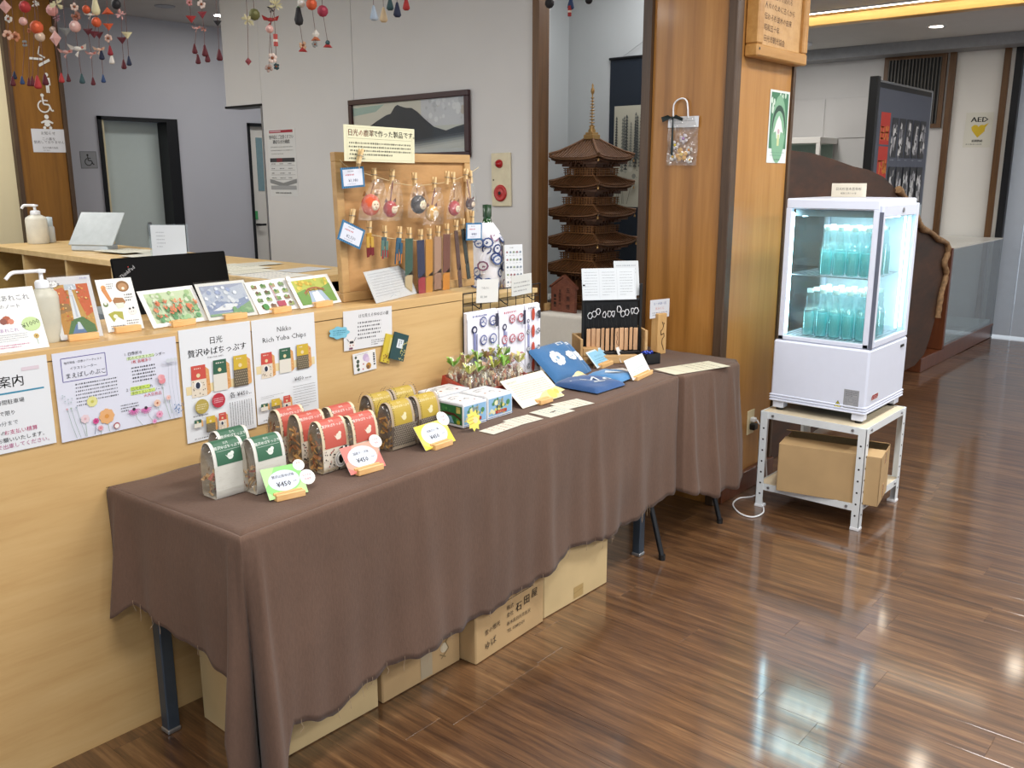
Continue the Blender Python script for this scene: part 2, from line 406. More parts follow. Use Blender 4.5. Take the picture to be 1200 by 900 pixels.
M_white = plain('white_panel', '#e2dfd8', .6, var=.015, sc=3, bmp=.02)
M_cream = plain('cream_panel', '#d8cba6', .6, var=.03, sc=3, bmp=.02)
M_ceil = plain('ceiling_board', '#d4d4d2', .85, var=.02, sc=6, bmp=.05)
M_dark = plain('dark_metal', '#15161a', .4, .3, bmp=.02)
M_black = plain('black_plastic', '#0b0b0d', .45, bmp=.02)
M_steel = plain('blue_grey_steel', '#44505e', .4, .5, bmp=.02)
M_alu = plain('brushed_aluminium', '#9a9ca0', .35, .8, bmp=.02)
M_wplas = plain('white_plastic', '#e6e8ec', .35, var=.01, bmp=.01)
M_fridge = plain('fridge_white', '#d8dff0', .32, var=.01, bmp=.01, coat=.2)
M_rack = plain('rack_white', '#dfe6ea', .4, .1, var=.02, bmp=.02)
M_shelfb = plain('shelf_board', '#d8cbb0', .5, var=.04)
M_card = plain('corrugated_card', '#b3966c', .8, var=.06, sc=8, bmp=.05)
M_card2 = plain('corrugated_card_pale', '#c2ab7f', .8, var=.05, sc=8, bmp=.05)
M_tape = plain('parcel_tape', '#b98f5a', .25, var=.05, bmp=.03, coat=.3)
M_cloth = cloth('brown_table_cloth', '#5e473a', .95, .16, (150, 150, 60), .5, .08)
M_wcloth = cloth('white_stand_cloth', '#d9d5cc', .8, .05, (60, 60, 60), .15)
M_glass = clear('clear_glass', '#eef6f4', .06, .02)
M_film = clear('cellophane', '#fbfbfa', .14, .14, .03, 1.0); M_film2 = clear('thick_cellophane', '#f4f2f0', .22, .16, .07, 1.0); M_sleeve = clear('plastic_sleeve', '#fbfbfa', .05, .05, .01)
M_acr = clear('clear_acrylic', '#f2f7f8', .09, .03, .05)

# ================================================================== SETTING
def wbox(name, a, m, parent=None):
    mb = MB(); mb.box(*a); return structure(name, mb, m, parent)
base = wbox('floor', (-4, 12, -6, 9, -.06, -.004), M_floor)
PW = .135; PL = .92
pk = MB(); pk.bbox(-PW/2+.00015, PW/2-.00015, -PL/2+.00015, PL/2-.00015, -.0038, 0, .0005)
pk0 = None; cand = []
rr = random.Random(3)
for i in range(-1, 56):
    x = 1.602+(i-7)*PW+PW/2; off = (i*.37) % 1 * PL if rr.random() < .7 else .02*i
    if 7 <= i <= 10: off = .01*i
    for j in range(-5, 3):
        y = 1.53+PL/2+off+j*PL
        vis = False
        for (dx, dy) in ((-.5, -.5), (.5, -.5), (0, 0), (-.5, .5), (.5, .5)):
            p = Vector((x+dx*PW, y+dy*PL, 0))-EYE; c = RW.transposed() @ p
            if c.z < -.3:
                u = 600+FPX*c.x/-c.z; v = 450-FPX*c.y/-c.z
                if -120 < u < 1330 and v < 1060: vis = True
        if vis and y-PL/2 < 2.25: cand.append((math.hypot(x, y), x, y))
cand.sort()
for _, x, y in cand[:300]:
    if pk0 is None: pk0 = pk.build('plank', M_floor); o = pk0
    else: o = pk0.copy(); COL.objects.link(o)
    o.location = (x, y, 0); o.parent = base
wbox('ceiling', (-4, 7.8, -6, 9, 2.8, 2.9), M_ceil)
wbox('trim_9', (7.8, 9.5, -6, 4.9, 2.7, 2.9), M_ceil)
wbox('trim_10', (9.1, 9.5, -6, 4.9, 2.60, 2.70), plain('recess_grey', '#8d8f92', .6))
bm = MB(); bm.bbox(7.70, 7.80, -6, 4.9, 2.70, 2.775, .006); bm.bbox(7.74, 7.80, -6, 4.9, 2.775, 2.80, .002)
structure('trim_1', bm, M_beam)
sl_t = thing('strip_light', 'slim white strip light on the ceiling edge along the golden beam', 'lamp', T(7.64, 2.6, 2.8))
mb = MB(); mb.bbox(-.02, .02, -1.2, 1.2, -.012, 0, .002); mb.build('housing', M_wplas, sl_t)
mb = MB(); mb.box(-.014, .019, -1.18, 1.18, -.014, -.0121); mb.build('diffuser', glow('strip_glow', '#fff2dc', 14), sl_t)
# counter-side picture wall: plane x = 3.9, made of boards with fine joints
pwl = wbox('wall_picture', (3.925, 4.02, 3.20, 6.14, 1.99, 2.8), M_wall)
for (a, b, z0) in ((3.196, 4.688, 0), (4.692, 5.69, 0), (5.692, 6.14, 1.99)):
    mb = MB(); mb.bbox(3.9, 3.9245, a, b, z0, 2.8, .0012); mb.build('panel', M_wall, pwl)
wbox('wall_picture_back', (3.925, 4.02, 3.20, 5.69, 0, 1.99), M_wall)
wbox('trim_2', (3.893, 4.03, 5.69, 5.70, 0, 1.985), M_alu)
wbox('trim_3', (3.89, 4.03, 5.69, 6.145, 1.975, 1.99), M_dark)
wbox('trim_4', (3.875, 3.96, 3.155, 3.20, 0, 2.8), M_btrim)
# far grey wall with two doors
Y7 = 7.7
wbox('wall_back', (1.0, 3.68, Y7, Y7+.1, 0, 2.8), M_wallcool)
wbox('wall_back_middle', (4.36, 5.10, Y7, Y7+.1, 0, 2.8), M_wallcool)
wbox('wall_back_right', (5.34, 7.5, Y7, Y7+.1, 0, 2.8), M_wallcool)
wbox('wall_back_over_doors', (3.68, 4.36, Y7, Y7+.1, 1.96, 2.8), M_wallcool)
wbox('wall_back_over_slot', (5.10, 5.34, Y7, Y7+.1, 1.97, 2.8), M_wallcool)
wbox('wall_far_left', (.9, 1.0, 7.0, Y7+.1, 0, 2.8), M_cream)
d = MB(); d.box(3.70, 4.30, Y7+.14, Y7+.18, 0, 1.95); dd = structure('door_1', d, plain('pale_teal_door', '#c3cfcd', .5, var=.01))
k = MB(); k.bbox(4.10, 4.125, Y7+.11, Y7+.14, .97, 1.09, .004); k.build('door_handle', M_alu, dd)
f = MB(); f.box(3.665, 3.695, Y7-.02, Y7+.1, 0, 1.98); f.box(3.665, 4.375, Y7-.02, Y7+.1, 1.95, 1.98); f.box(4.27, 4.375, Y7-.02, Y7+.2, 0, 1.95); structure('trim_5', f, M_dark)
f = MB(); f.box(3.705, 3.72, Y7, Y7+.1, 0, 1.95); f.box(4.18, 4.29, Y7+.1, Y7+.40, 0, 1.95) if False else None; structure('trim_6', f, M_cream)
wbox('wall_corridor', (3.0, 5.6, Y7+.5, Y7+.6, 0, 2.2), M_wallcool)
d = MB(); d.box(5.12, 5.32, Y7+.03, Y7+.07, 0, 1.95); dd = structure('door_2', d, M_white)
g = MB(); g.box(5.20, 5.27, Y7+.025, Y7+.03, 1.35, 1.85); g.build('window_pane', plain('teal_pane', '#7d9aa2', .2), dd)
g = MB(); g.box(5.13, 5.17, Y7+.02, Y7+.03, 1.08, 1.16); g.build('green_sticker', plain('green_sticker', '#4fae6a', .5), dd)
g = MB(); g.cyl((5.16, Y7+.03, 1.03), (5.16, Y7-.03, 1.03), .012); g.box(5.15, 5.22, Y7-.04, Y7-.025, 1.02, 1.04); g.build('door_handle', M_dark, dd)
f = MB(); f.box(5.095, 5.115, Y7-.02, Y7+.1, 0, 1.97); f.box(5.095, 5.35, Y7-.02, Y7+.1, 1.95, 1.98); f.box(5.325, 5.345, Y7-.02, Y7+.1, 0, 1.97); structure('trim_7', f, M_dark)
# left pillar in wood with dark edges
wbox('wall_pillar_core', (2.76, 3.05, 7.0, 7.3, 0, 2.8), M_cedar)
pm = MB(); pm.bbox(2.745, 3.07, 6.985, 7.0, 0, 2.8, .003); structure('wall_pillar_face', pm, wood('pillar_veneer', ['#66400f', '#7d5218', '#8b5e20'], .4, 'Z', 15, 1.2))
f = MB(); f.box(2.715, 2.745, 6.97, 7.32, 0, 2.8); structure('trim_8', f, M_trim); f = MB(); f.box(3.07, 3.10, 6.97, 7.32, 0, 2.8); structure('trim_14', f, M_trim)
wbox('wall_cream', (1.0, 2.715, 7.02, 7.1, 0, 2.8), M_cream)
# cedar column
colm = wbox('wall_column', (3.645, 4.205, 1.915, 2.34, 0, 2.8), M_cedar)
for nm, a, m in (('veneer_panel', (3.63, 3.645, 1.93, 2.30, .0, 2.8), M_cedar), ('veneer_panel', (3.665, 4.19, 1.90, 1.915, .0, 2.8), M_cedar2)):
    mb = MB(); mb.bbox(*a, .002); mb.build(nm, m, colm)
f = MB(); f.bbox(3.61, 3.665, 1.885, 1.93, 0, 2.8, .004); structure('trim_11', f, M_trim)
f = MB(); f.box(3.61, 3.66, 2.30, 2.345, 0, 2.8); structure('trim_12', f, M_trim)
f = MB(); f.box(4.19, 4.215, 1.89, 2.34, 0, 2.8); structure('trim_13', f, M_trim)
f = MB(); f.bbox(3.667, 4.21, 1.872, 1.90, 0, .10, .003); structure('baseboard_column', f, M_case)
# niche
wbox('wall_niche_back', (4.95, 5.05, 2.34, 3.85, 0, 2.8), M_niche)
wbox('wall_niche_left', (4.02, 4.95, 3.78, 3.85, 0, 2.8), M_niche)
wbox('wall_niche_right', (4.215, 4.95, 2.30, 2.34, 0, 2.8), M_niche)
# end wall
XE = 9.4
wbox('wall_right', (XE, XE+.1, 2.66, 4.9, 0, 2.8), M_wall)
ew = wbox('wall_end', (XE+.01, XE+.1, 2.15, 2.66, 0, 2.8), M_white)
f = MB(); f.box(XE-.03, XE+.02, 2.66, 2.715, 0, 2.64); structure('trim_15', f, M_btrim)
f = MB(); f.box(XE-.03, XE+.02, 2.20, 2.255, 0, 2.64); structure('trim_16', f, M_btrim)
f = MB(); f.box(XE-.01, XE+.02, 2.16, 2.20, 0, 2.64); structure('trim_17', f, M_white)
f = MB(); f.box(XE-.04, XE+.03, 2.10, 2.16, 0, 2.64); structure('trim_18', f, M_dark)
wbox('wall_north', (4.215, 9.5, 4.9, 5.0, 0, 2.8), M_wall)
d = MB(); d.box(XE+.02, XE+.06, 1.95, 2.10, .02, 2.5); d.box(XE+.02, XE+.06, .9, 1.94, .02, 2.5); dd = structure('door_3', d, plain('pale_blue_door', '#b3bcc8', .35, var=.02))
g = MB(); g.box(XE+.01, XE+.02, 1.0, 1.9, .9, 2.3); g.build('window_pane', plain('door_glass', '#8c9cb0', .1), dd)
wbox('wall_end_right', (XE+.02, XE+.1, -6, .9, 0, 2.8), M_white)
wbox('wall_end_over_door', (XE+.02, XE+.1, .9, 2.15, 2.5, 2.8), M_white)
# panel seams and louvre on the right wall
for (y0, y1, z0, z1) in ((3.42, 3.86, 1.86, 2.25), (3.88, 4.22, 1.86, 2.25)):
    mb = MB(); mb.bbox(XE-.012, XE, y0, y1, z0, z1, .003); mb.build('panel', M_wall, bpy.data.objects['wall_right'])
lv = thing('louvre_vent', 'brown framed vent of thin dark upright slats high on the right wall', 'vent', T(XE-.03, 3.0, 1.95))
mb = MB(); mb.box(0, .03, -.26, .31, .62, .66); mb.box(0, .03, -.26, .31, -.02, .02); mb.box(0, .03, -.26, -.22, .02, .62); mb.box(0, .03, .27, .31, .02, .62); mb.build('frame', M_btrim, lv)
mb = MB(); mb.box(.022, .029, -.22, .27, .02, .62); mb.build('backing', M_black, lv)
sl = None
for k in range(16):
    if sl is None:
        mb = MB(); mb.box(0, .018, -.004, .004, .02, .62); sl = mb.build('slat', plain('slat_grey', '#5a5650', .5), lv); o = sl
    else: o = sl.copy(); COL.objects.link(o); o.parent = lv
    o.location = (.002, -.21+k*.0316, 0)
# shallow glazed cabinet on the right wall
cb = thing('wall_display_cabinet', 'pale framed glazed cabinet low on the far right wall behind the dark wood slab', 'cabinet', T(XE-.45, 3.3, 1.1))
mb = MB(); mb.bbox(0, .44, .42, 1.4, .70, .76, .004); mb.box(0, .03, .42, .46, 0, .7); mb.box(0, .03, 1.36, 1.4, 0, .7); mb.bbox(0, .44, .42, 1.4, -1.1, 0, .004); mb.build('frame', M_white, cb)
mb = MB(); mb.box(.004, .01, .46, 1.36, 0, .7); mb.build('glass_pane', M_glass, cb)
mb = MB(); mb.box(.42, .43, .46, 1.36, 0, .7); mb.build('back_board', plain('sage_board', '#93a39a', .5), cb)

# ceiling fixtures
def lamp_panel(x, y, p, lb):
    Z = 2.8 if x < 7.8 else 2.7
    t = thing('ceiling_lamp', 'flat white ceiling lamp panel '+lb, 'lamp', T(x, y, Z), 'ceiling lamp panels')
    mb = MB(); mb.bbox(-.62, .62, -.17, .17, -.03, 0, .004); mb.build('housing', M_wplas, t)
    area((x, y, Z-.035), 1.15, .28, p, (1, .978, .945))
for a in PANELS: lamp_panel(*a)
area((4.45, 2.85, 2.77), .5, .5, 12, (.97, .98, 1), name='niche_fill_light')  # fill lamp added to brighten the dark niche, no fixture there
dl0 = None
DLAB = ['above the pagoda niche front', 'above the white fridge', 'beside the wooden column top', 'lit in the grey soffit before the far right wall', 'in the grey soffit near the pale blue door', 'between column and fridge', 'over the second table']
for (x, y, z, p), lb in zip(DOWNL, DLAB):
    z = min(z, 2.8) if x < 7.8 else 2.7
    t = thing('downlight', 'small round downlight '+lb, 'lamp', T(x, y, z), 'recessed downlights')
    mb = MB(); mb.lathe([(.052, -.002), (.075, -.006), (.08, 0)], 20); mb.build('rim', M_wplas, t)
    mb = MB(); mb.cyl((0, 0, -.003), (0, 0, -.001), .052, n=20); mb.build('diffuser', glow('lamp_glow', '#fff4e0', 40), t)
for (px, lb) in (((193, 7), 'grey room ceiling left of the hanging ornaments'), ((258, 18), 'grey room ceiling by the picture wall edge')):
    p = onz(*px, 2.8); t = thing('downlight', 'tiny downlight in the '+lb, 'lamp', T(p), 'recessed downlights')
    mb = MB(); mb.lathe([(.05, -.002), (.075, -.006), (.08, 0)], 16); mb.build('rim', M_alu if px[0] < 200 else M_wplas, t)
    if px[0] > 200:
        mb = MB(); mb.cyl((0, 0, -.003), (0, 0, -.001), .05, n=16); mb.build('diffuser', glow('lamp_glow', '#fff4e0', 40), t)

# ================================================================== COUNTER AND DESK
ct = thing('reception_counter', 'long birch reception counter covered in notices behind the brown tables', 'counter', T(-.6, 2.256, 0))
mb = MB(); mb.box(0, 2.945, .003, .33, 0, 1.058); mb.build('body', M_birch, ct)
mb = MB(); mb.bbox(0, 2.945, 0, .36, 1.060, 1.09, .0015); mb.build('counter_top', M_birch, ct)
mb = MB(); mb.box(2.95, 3.46, .09, .58, 0, 1.03); mb.bbox(2.945, 3.47, .08, .60, 1.03, 1.05, .002); mb.build('low_shelf', M_birch_in, ct)
dk = thing('staff_desk', 'pale birch desk with open cubbies and papers behind the reception counter', 'desk', T(2.11, 3.07, 0))
mb = MB(); mb.bbox(0, .52, 0, 2.95, 1.06, 1.09, .002); mb.build('desk_top', M_birch_in, dk)
mb = MB(); mb.box(.30, .50, .02, 2.93, 0, 1.06); mb.box(.01, .5, 2.90, 2.93, 0, 1.06); mb.box(.01, .5, .02, .05, 0, 1.06); mb.build('back_panel', wood('shade_birch', ['#8a7040', '#9b8048', '#a88c54'], .6, 'Y', 8, 2), dk)  # darker birch: the cubby shadow is put into its colour
for y in (.8, 1.38, 1.9, 2.45):
    mb = MB(); mb.box(.01, .30, y-.012, y+.012, 0, 1.06); mb.build('divider', M_birch_in, dk)
mb = MB(); mb.box(.02, .30, .06, 2.88, .70, .72); mb.build('shelf', M_birch_in, dk)
# ================================================================== TABLES UNDER CLOTH
ZT = .71
t1 = thing('folding_table', 'long folding table with grey square steel legs under the brown cloth', 'table', T(1.05, 1.78, 0) @ RZ(math.radians(1.5)))
mb = MB(); mb.bbox(0, 1.92, 0, .415, .675, .703, .004); mb.build('table_top', M_black, t1)
for (x, y) in ((.035, .395), (.06, .022), (1.875, .02), (1.86, .39)):
    mb = MB(); mb.bbox(x-.018, x+.018, y-.018, y+.018, .012, .68, .003); lg = mb.build('leg', M_steel, t1)
    mb = MB(); mb.bbox(x-.02, x+.02, y-.02, y+.02, 0, .014, .003); mb.build('foot_cap', M_alu, lg)
t2 = thing('small_table', 'small black folding table with splayed round legs under the second cloth', 'table', T(2.99, 1.85, 0))
mb = MB(); mb.bbox(0, .52, 0, .40, .68, .703, .004); mb.build('table_top', M_black, t2)
for (x0, y0, x1, y1) in ((.04, .16, -.045, -.10), (.48, .14, .46, -.085), (.04, .36, -.02, .42), (.48, .36, .49, .40)):
    mb = MB(); mb.tube([(x0, y0, .68), (x1, y1, .012)], .011, 8); lg = mb.build('leg', M_dark, t2)
    mb = MB(); mb.cyl((x1, y1, 0), (x1, y1, .022), .014, .014, 8); mb.build('foot_cap', M_black, lg)
mb = MB(); mb.tube([(.0, -.03, .30), (.47, -.02, .30)], .006, 6); mb.build('stretcher', M_dark, t2)

def interp(tab, s):
    if s <= tab[0][0]: return tab[0][1]
    for (a, b), (c, d) in zip(tab[:-1], tab[1:]):
        if s <= c: return b+(d-b)*(s-a)/(c-a)
    return tab[-1][1]
def drape(name, label, path, hem, lobes, back, flare=.02, group=None, seed=1, R=.012):
    """cloth over a table top; path = top edge polyline of the hanging sides, hem = (length along path, hem height), lobes = folds"""
    r = random.Random(seed); P = [Vector((*p, 0)) for p in path]; L = [0]
    for a, b in zip(P[:-1], P[1:]): L.append(L[-1]+(b-a).length)
    N = int(L[-1]/.009); S = [L[-1]*k/N for k in range(N+1)]; S = sorted(set(S) | set(L))
    cols = []
    nrm = []
    for a, b in zip(P[:-1], P[1:]): d = (b-a).normalized(); nrm.append(Vector((d.y, -d.x, 0)))
    for s in S:
        k = max(i for i in range(len(L)-1) if s >= L[i]-1e-9); p = P[k]+(P[k+1]-P[k])*((s-L[k])/(L[k+1]-L[k])); n = nrm[k].copy()
        for j in range(1, len(L)-1):
            dd = s-L[j]
            if abs(dd) < .09: q = .5+.5*dd/.09; n = (nrm[j-1]*(1-q)+nrm[j]*q); n.normalize(); 
        cols.append((s, p, n))
    corner_in = []
    NT = 30; vs = []; 
    ph = [r.uniform(0, 6.28) for _ in range(8)]
    for (s, p, n) in cols:
        z1 = interp(hem, s)+.004*math.sin(s*37+ph[0])+.003*math.sin(s*91+ph[1])
        tg = Vector((-n.y, n.x, 0))
        for j in range(NT+1):
            t = j/NT
            if j <= 4:
                a = (j/4)*math.pi/2; q = p - n*R + n*(R*math.sin(a)); z = ZT-R+R*math.cos(a); dpt = 0
            else:
                tt = (j-4)/(NT-4); z = (ZT-R)*(1-tt)+z1*tt; dpt = (ZT-R-z)
                o = flare*tt + .007*tt*(math.sin(s*13+ph[2]+.5*tt)+.5*math.sin(s*29+ph[3])) + .003*tt*math.sin(s*57+ph[4])+.004*math.sin(s*9+dpt*14+ph[5])*tt
                sh = 0
                for (c0, wd, amp, lat) in lobes:
                    g = math.exp(-((s-c0)/(wd*(.35+.65*tt)))**2); o += amp*g*tt**.8; sh += lat*g*tt
                q = p+n*o+tg*sh
            vs.append((q.x, q.y, z))
    mb = MB(); nc = len(cols); fs = []
    for i in range(nc-1):
        for j in range(NT):
            a = i*(NT+1)+j; b = a+NT+1; fs.append((a, a+1, b+1, b))
    mb.add(vs, fs, True)
    top = [(vs[i*(NT+1)][0], vs[i*(NT+1)][1]) for i in range(nc)]
    B0, B1 = Vector((*back[0], 0)), Vector((*back[1], 0)); M_ = 14
    def fn(u, v):
        i = u*(nc-1); k = min(int(i), nc-2); f = i-k; a = Vector((*top[k], 0)).lerp(Vector((*top[k+1], 0)), f)
        b = B0.lerp(B1, u); q = a.lerp(b, v); w = min(1, v*6)*(.0012*math.sin(q.x*31+q.y*9)+.0012*math.sin(q.y*47-q.x*12))
        return (q.x, q.y, ZT+w)
    # top: strips from the front edge toward the back line
    mb.grid(fn, 160, M_, True)
    o = mb.build(name, M_cloth); th = MB(); q = random.Random(seed)
    for k in range(0 if seed != 1 else 34):
        i = q.randrange(10, nc-10); p = Vector(vs[i*(NT+1)+NT]); l = q.uniform(.01, .035); n = cols[i][2]; p += n*.002
        th.tube([p+Vector((0, 0, .012)), p, p+Vector((q.uniform(-.006, .006), q.uniform(-.004, .004), -l*.5)), p+Vector((q.uniform(-.008, .008), 0, -l))], .0006, 4)
    if th.v: th.build('loose_threads', plain('thread', '#a89078', .8), o, kind='stuff')
    md = o.modifiers.new('thickness', 'SOLIDIFY'); md.thickness = .0016; md.offset = 0
    return tag(o, label, 'tablecloth', group)
# first cloth: left end, long front, tucked seam on the second table
Lc = math.hypot(.035, .56)
drape('tablecloth', 'brown frayed cloth with a long pointed corner over the long table', [(1.00, 2.252), (1.035, 1.695), (3.13, 1.815)],
      [(0, .37), (.03, .36), (.11, .425), (.14, .41), (.25, .385), (.38, .35), (.47, .325), (.505, .30), (.52, .12), (.55, .06), (.575, .025), (.61, .035), (.635, .10), (.665, .19), (.72, .165), (.80, .14), (.90, .165), (1.0, .185), (1.25, .175), (1.45, .17), (1.6, .185), (1.8, .20), (1.93, .23), (2.15, .19), (2.4, .205), (2.66, .23)],
      [(.520, .020, .06, -.012), (.602, .024, .07, .0), (.562, .014, -.085, 0), (.05, .05, .05, 0), (1.15, .06, .018, 0), (1.45, .05, .014, 0), (1.75, .06, .016, 0), (2.05, .05, .018, 0), (2.35, .05, .02, 0)],
      ((1.00, 2.253), (3.14, 2.253)), .0)
drape('tablecloth', 'shorter brown cloth over the small table against the wooden column', [(3.135, 1.83), (3.15, 1.80), (3.53, 1.752), (3.60, 1.80), (3.605, 2.0)],
      [(0, .24), (.03, .23), (.2, .17), (.41, .175), (.6, .18), (.8, .2)],
      [(.08, .03, .03, 0), (.22, .03, .035, 0), (.36, .035, .04, 0), (.46, .05, .03, 0)],
      ((3.14, 2.35), (3.605, 2.34)), .03, seed=5)
# ------------------------------------------------------------------ cartons under the table
def carton(name, lab, x0, x1, y0, y1, h, rot=0, mat=None, prints=None, tape=True, z=0, group='cartons under the table'):
    t = thing(name, lab, 'box', T(x0, y0, z) @ RZ(rot), group)
    w = x1-x0; d = y1-y0; mb = MB(); mb.bbox(0, w, 0, d, 0, h, .004); mb.build('box_body', mat or M_card, t)
    mb = MB(); mb.bbox(.002, w-.002, .002, d/2-.002, h, h+.004, .001); mb.build('flap', mat or M_card, t)
    mb = MB(); mb.bbox(.002, w-.002, d/2+.002, d-.002, h, h+.004, .001); mb.build('flap', mat or M_card, t)
    if tape:
        mb = MB(); mb.box(w/2-.025, w/2+.025, -.0008, 0, h*.62, h+.004); mb.box(w/2-.025, w/2+.025, -.0008, 0, 0, .07); mb.box(w/2-.025, w/2+.025, 0, d, h+.0045, h+.005); mb.build('tape', M_tape, t)
    if prints: prints(t, w, h)
    return t
def front(t, w, h): return frame((0, -.0006, 0), (1, 0, 0), (0, 0, 1), (0, -1, 0))
def pr_b1(t, w, h):
    s = Sheet(w, h, None)
    s.rect(.47, .55, .62, .98, '#b8a88c'); s.poly([(.36, .55), (.74, .50), (.74, .535), (.36, .62)], '#c9d7ea'); s.circ(.78, .82, .05, '#d9cdb0'); s.line([(.74, .9), (.84, .84), (.8, .78), (.86, .74)], .004, '#8f7a54'); s.line([(.72, .86), (.8, .9)], .004, '#8f7a54')
    s.build('tape_and_label', front(t, w, h), t)
def pr_b2(t, w, h):
    s = Sheet(w, h, None); k = '#2b2118'
    s.frame(.42, .30, .82, .62, .0022, k); s.line([(.42, .46), (.82, .46)], .002, k); s.line([(.57, .30), (.57, .62)], .002, k)
    s.text('数量', .435, .43, .026, k); s.text('入数', .435, .59, .026, k)
    s.rect(.62, .40, .80, .54, '#f2f2ee'); s.text('35個', .64, .51, .02, '#6a7a90')
    s.text('株式', .43, .70, .018, k); s.text('会社', .43, .76, .018, k); s.text('石', .56, .755, .034, k, bold=.001); s.text('田', .68, .735, .034, k, bold=.001); s.text('屋', .80, .715, .034, k, bold=.001)
    s.text('栃木県日光市吉沢', .43, .83, .016, k); s.text('TEL 0288(26)0', .43, .89, .016, k)
    s.text('雪の郷光', .12, .80, .02, k, rot=.1); s.text('ゆば', .12, .92, .03, k, rot=.15)
    s.build('printed_marks', front(t, w, h), t)
def pr_b3(t, w, h):
    s = Sheet(w, h, None); s.rect(.45, .86, .60, .97, '#b79a64'); s.line([(.45, .92), (.6, .9)], .002, '#9d7f4d'); s.build('tape_patch', front(t, w, h), t)
carton('cardboard_box', 'large pale cardboard box at the near table end, by the pointed cloth corner', 1.16, 1.525, 1.83, 2.16, .46, math.radians(-.8), M_card2, tape=False)
carton('cardboard_box', 'cardboard box with grey tape and bluish label strip under the long table', 1.54, 1.863, 1.825, 2.15, .42, 0, M_card, pr_b1, False)
carton('cardboard_box', 'cardboard box printed with black Japanese characters standing proud under the table', 1.872, 2.235, 1.765, 2.12, .42, math.radians(3.2), M_card, pr_b2, False)
carton('cardboard_box', 'plain cardboard box furthest right under the long table beside the grey leg', 2.247, 2.628, 1.795, 2.13, .40, 0, M_card2, pr_b3, False)

# ================================================================== FRIDGE ON ITS RACK
rk = thing('steel_rack', 'white two-shelf slotted steel rack under the glass drinks fridge', 'rack', T(3.75, 1.265, 0))
RW_, RD_ = .50, .48
def post(x, y, sx, sy):
    mb = MB(); t_ = .0025; a = .035
    X0, X1 = (x, x+sx*a); Y0, Y1 = (y, y+sy*a)
    mb.box(min(X0, X1), max(X0, X1), min(y, y+sy*t_), max(y, y+sy*t_), 0, .455); mb.box(min(x, x+sx*t_), max(x, x+sx*t_), min(Y0, Y1), max(Y0, Y1), 0, .455)
    p = mb.build('leg', M_rack, rk)
    h = MB()
    for k in range(7):
        z = .07+k*.052
        h.cyl((x-sx*.0006, y+sy*.020, z-.004), (x-sx*.0001, y+sy*.020, z-.004), .0045, n=8); h.cyl((x+sx*.020, y-sy*.0006, z), (x+sx*.020, y-sy*.0001, z), .0045, n=8)
    h.build('slot_holes', M_black, p, kind='stuff')
    c = MB(); c.bbox(min(x-.002, x+sx*.037), max(x+.002, x+sx*.037) if sx > 0 else x+.002, min(y-.002*sy, y+sy*.037), max(y-.002*sy, y+sy*.037), 0, .012, .001); c.build('foot_cap', M_wplas, p)
for (x, y, sx, sy) in ((0, 0, 1, 1), (RW_, 0, -1, 1), (0, RD_, 1, -1), (RW_, RD_, -1, -1)): post(x, y, sx, sy)
for z, nm in ((.425, 'upper_shelf'), (.085, 'lower_shelf')):
    mb = MB()
    mb.box(.0026, RW_-.0026, .0026, .0046, z, z+.032); mb.box(.0026, RW_-.0026, RD_-.0046, RD_-.0026, z, z+.032)
    mb.box(.0026, .0046, .0046, RD_-.0046, z, z+.032); mb.box(RW_-.0046, RW_-.0026, .0046, RD_-.0046, z, z+.032); sh = mb.build(nm, M_rack, rk)
    mb = MB(); mb.bbox(.006, RW_-.006, .006, RD_-.006, z+.016, z+.030, .001); mb.build('board', M_shelfb, sh)
    b = MB()
    for y in (.06, RD_-.06): b.cyl((-.003, y, z+.016), (.003, y, z+.016), .006, n=8)
    for x in (.06, RW_-.06): b.cyl((x, -.003, z+.016), (x, .003, z+.016), .006, n=8)
    b.build('bolt', M_alu, sh)
cx = thing('cardboard_box', 'open cardboard box skewed on the lower shelf of the white rack', 'box', T(3.785, 1.205, .116) @ RZ(math.radians(10.5)))
mb = MB(); W, D, H = .24, .43, .215
mb.bbox(0, W, 0, D, 0, .003, .001); mb.box(0, .004, 0, D, 0, H); mb.box(W-.004, W, 0, D, 0, H); mb.box(0, W, 0, .004, 0, H); mb.box(0, W, D-.004, D, 0, H); mb.build('box_body', M_card, cx)
mb = MB(); mb.M = T(W/2, D/2, H) ; mb.M = None
mb.add([(0, 0, H), (0, D, H), (.115, D, H+.004), (.115, 0, H+.004), (0, 0, H+.003), (0, D, H+.003), (.115, D, H+.007), (.115, 0, H+.007)], [(0, 1, 2, 3), (4, 7, 6, 5), (0, 3, 7, 4), (1, 5, 6, 2), (3, 2, 6, 7), (0, 4, 5, 1)], False); mb.build('flap', M_card, cx)
mb = MB(); mb.add([(W, 0, H), (W, D, H), (.125, D, H+.035), (.125, 0, H+.035), (W, 0, H+.003), (W, D, H+.003), (.125, D, H+.038), (.125, 0, H+.038)], [(3, 2, 1, 0), (5, 6, 7, 4), (4, 7, 3, 0), (2, 6, 5, 1), (7, 6, 2, 3), (1, 5, 4, 0)], False); mb.build('flap', M_card, cx)
mb = MB(); mb.box(W/2-.022, W/2+.022, -.001, 0, 0, .07); mb.box(W/2-.022, W/2+.022, -.001, 0, H-.05, H); mb.build('tape', M_tape, cx)

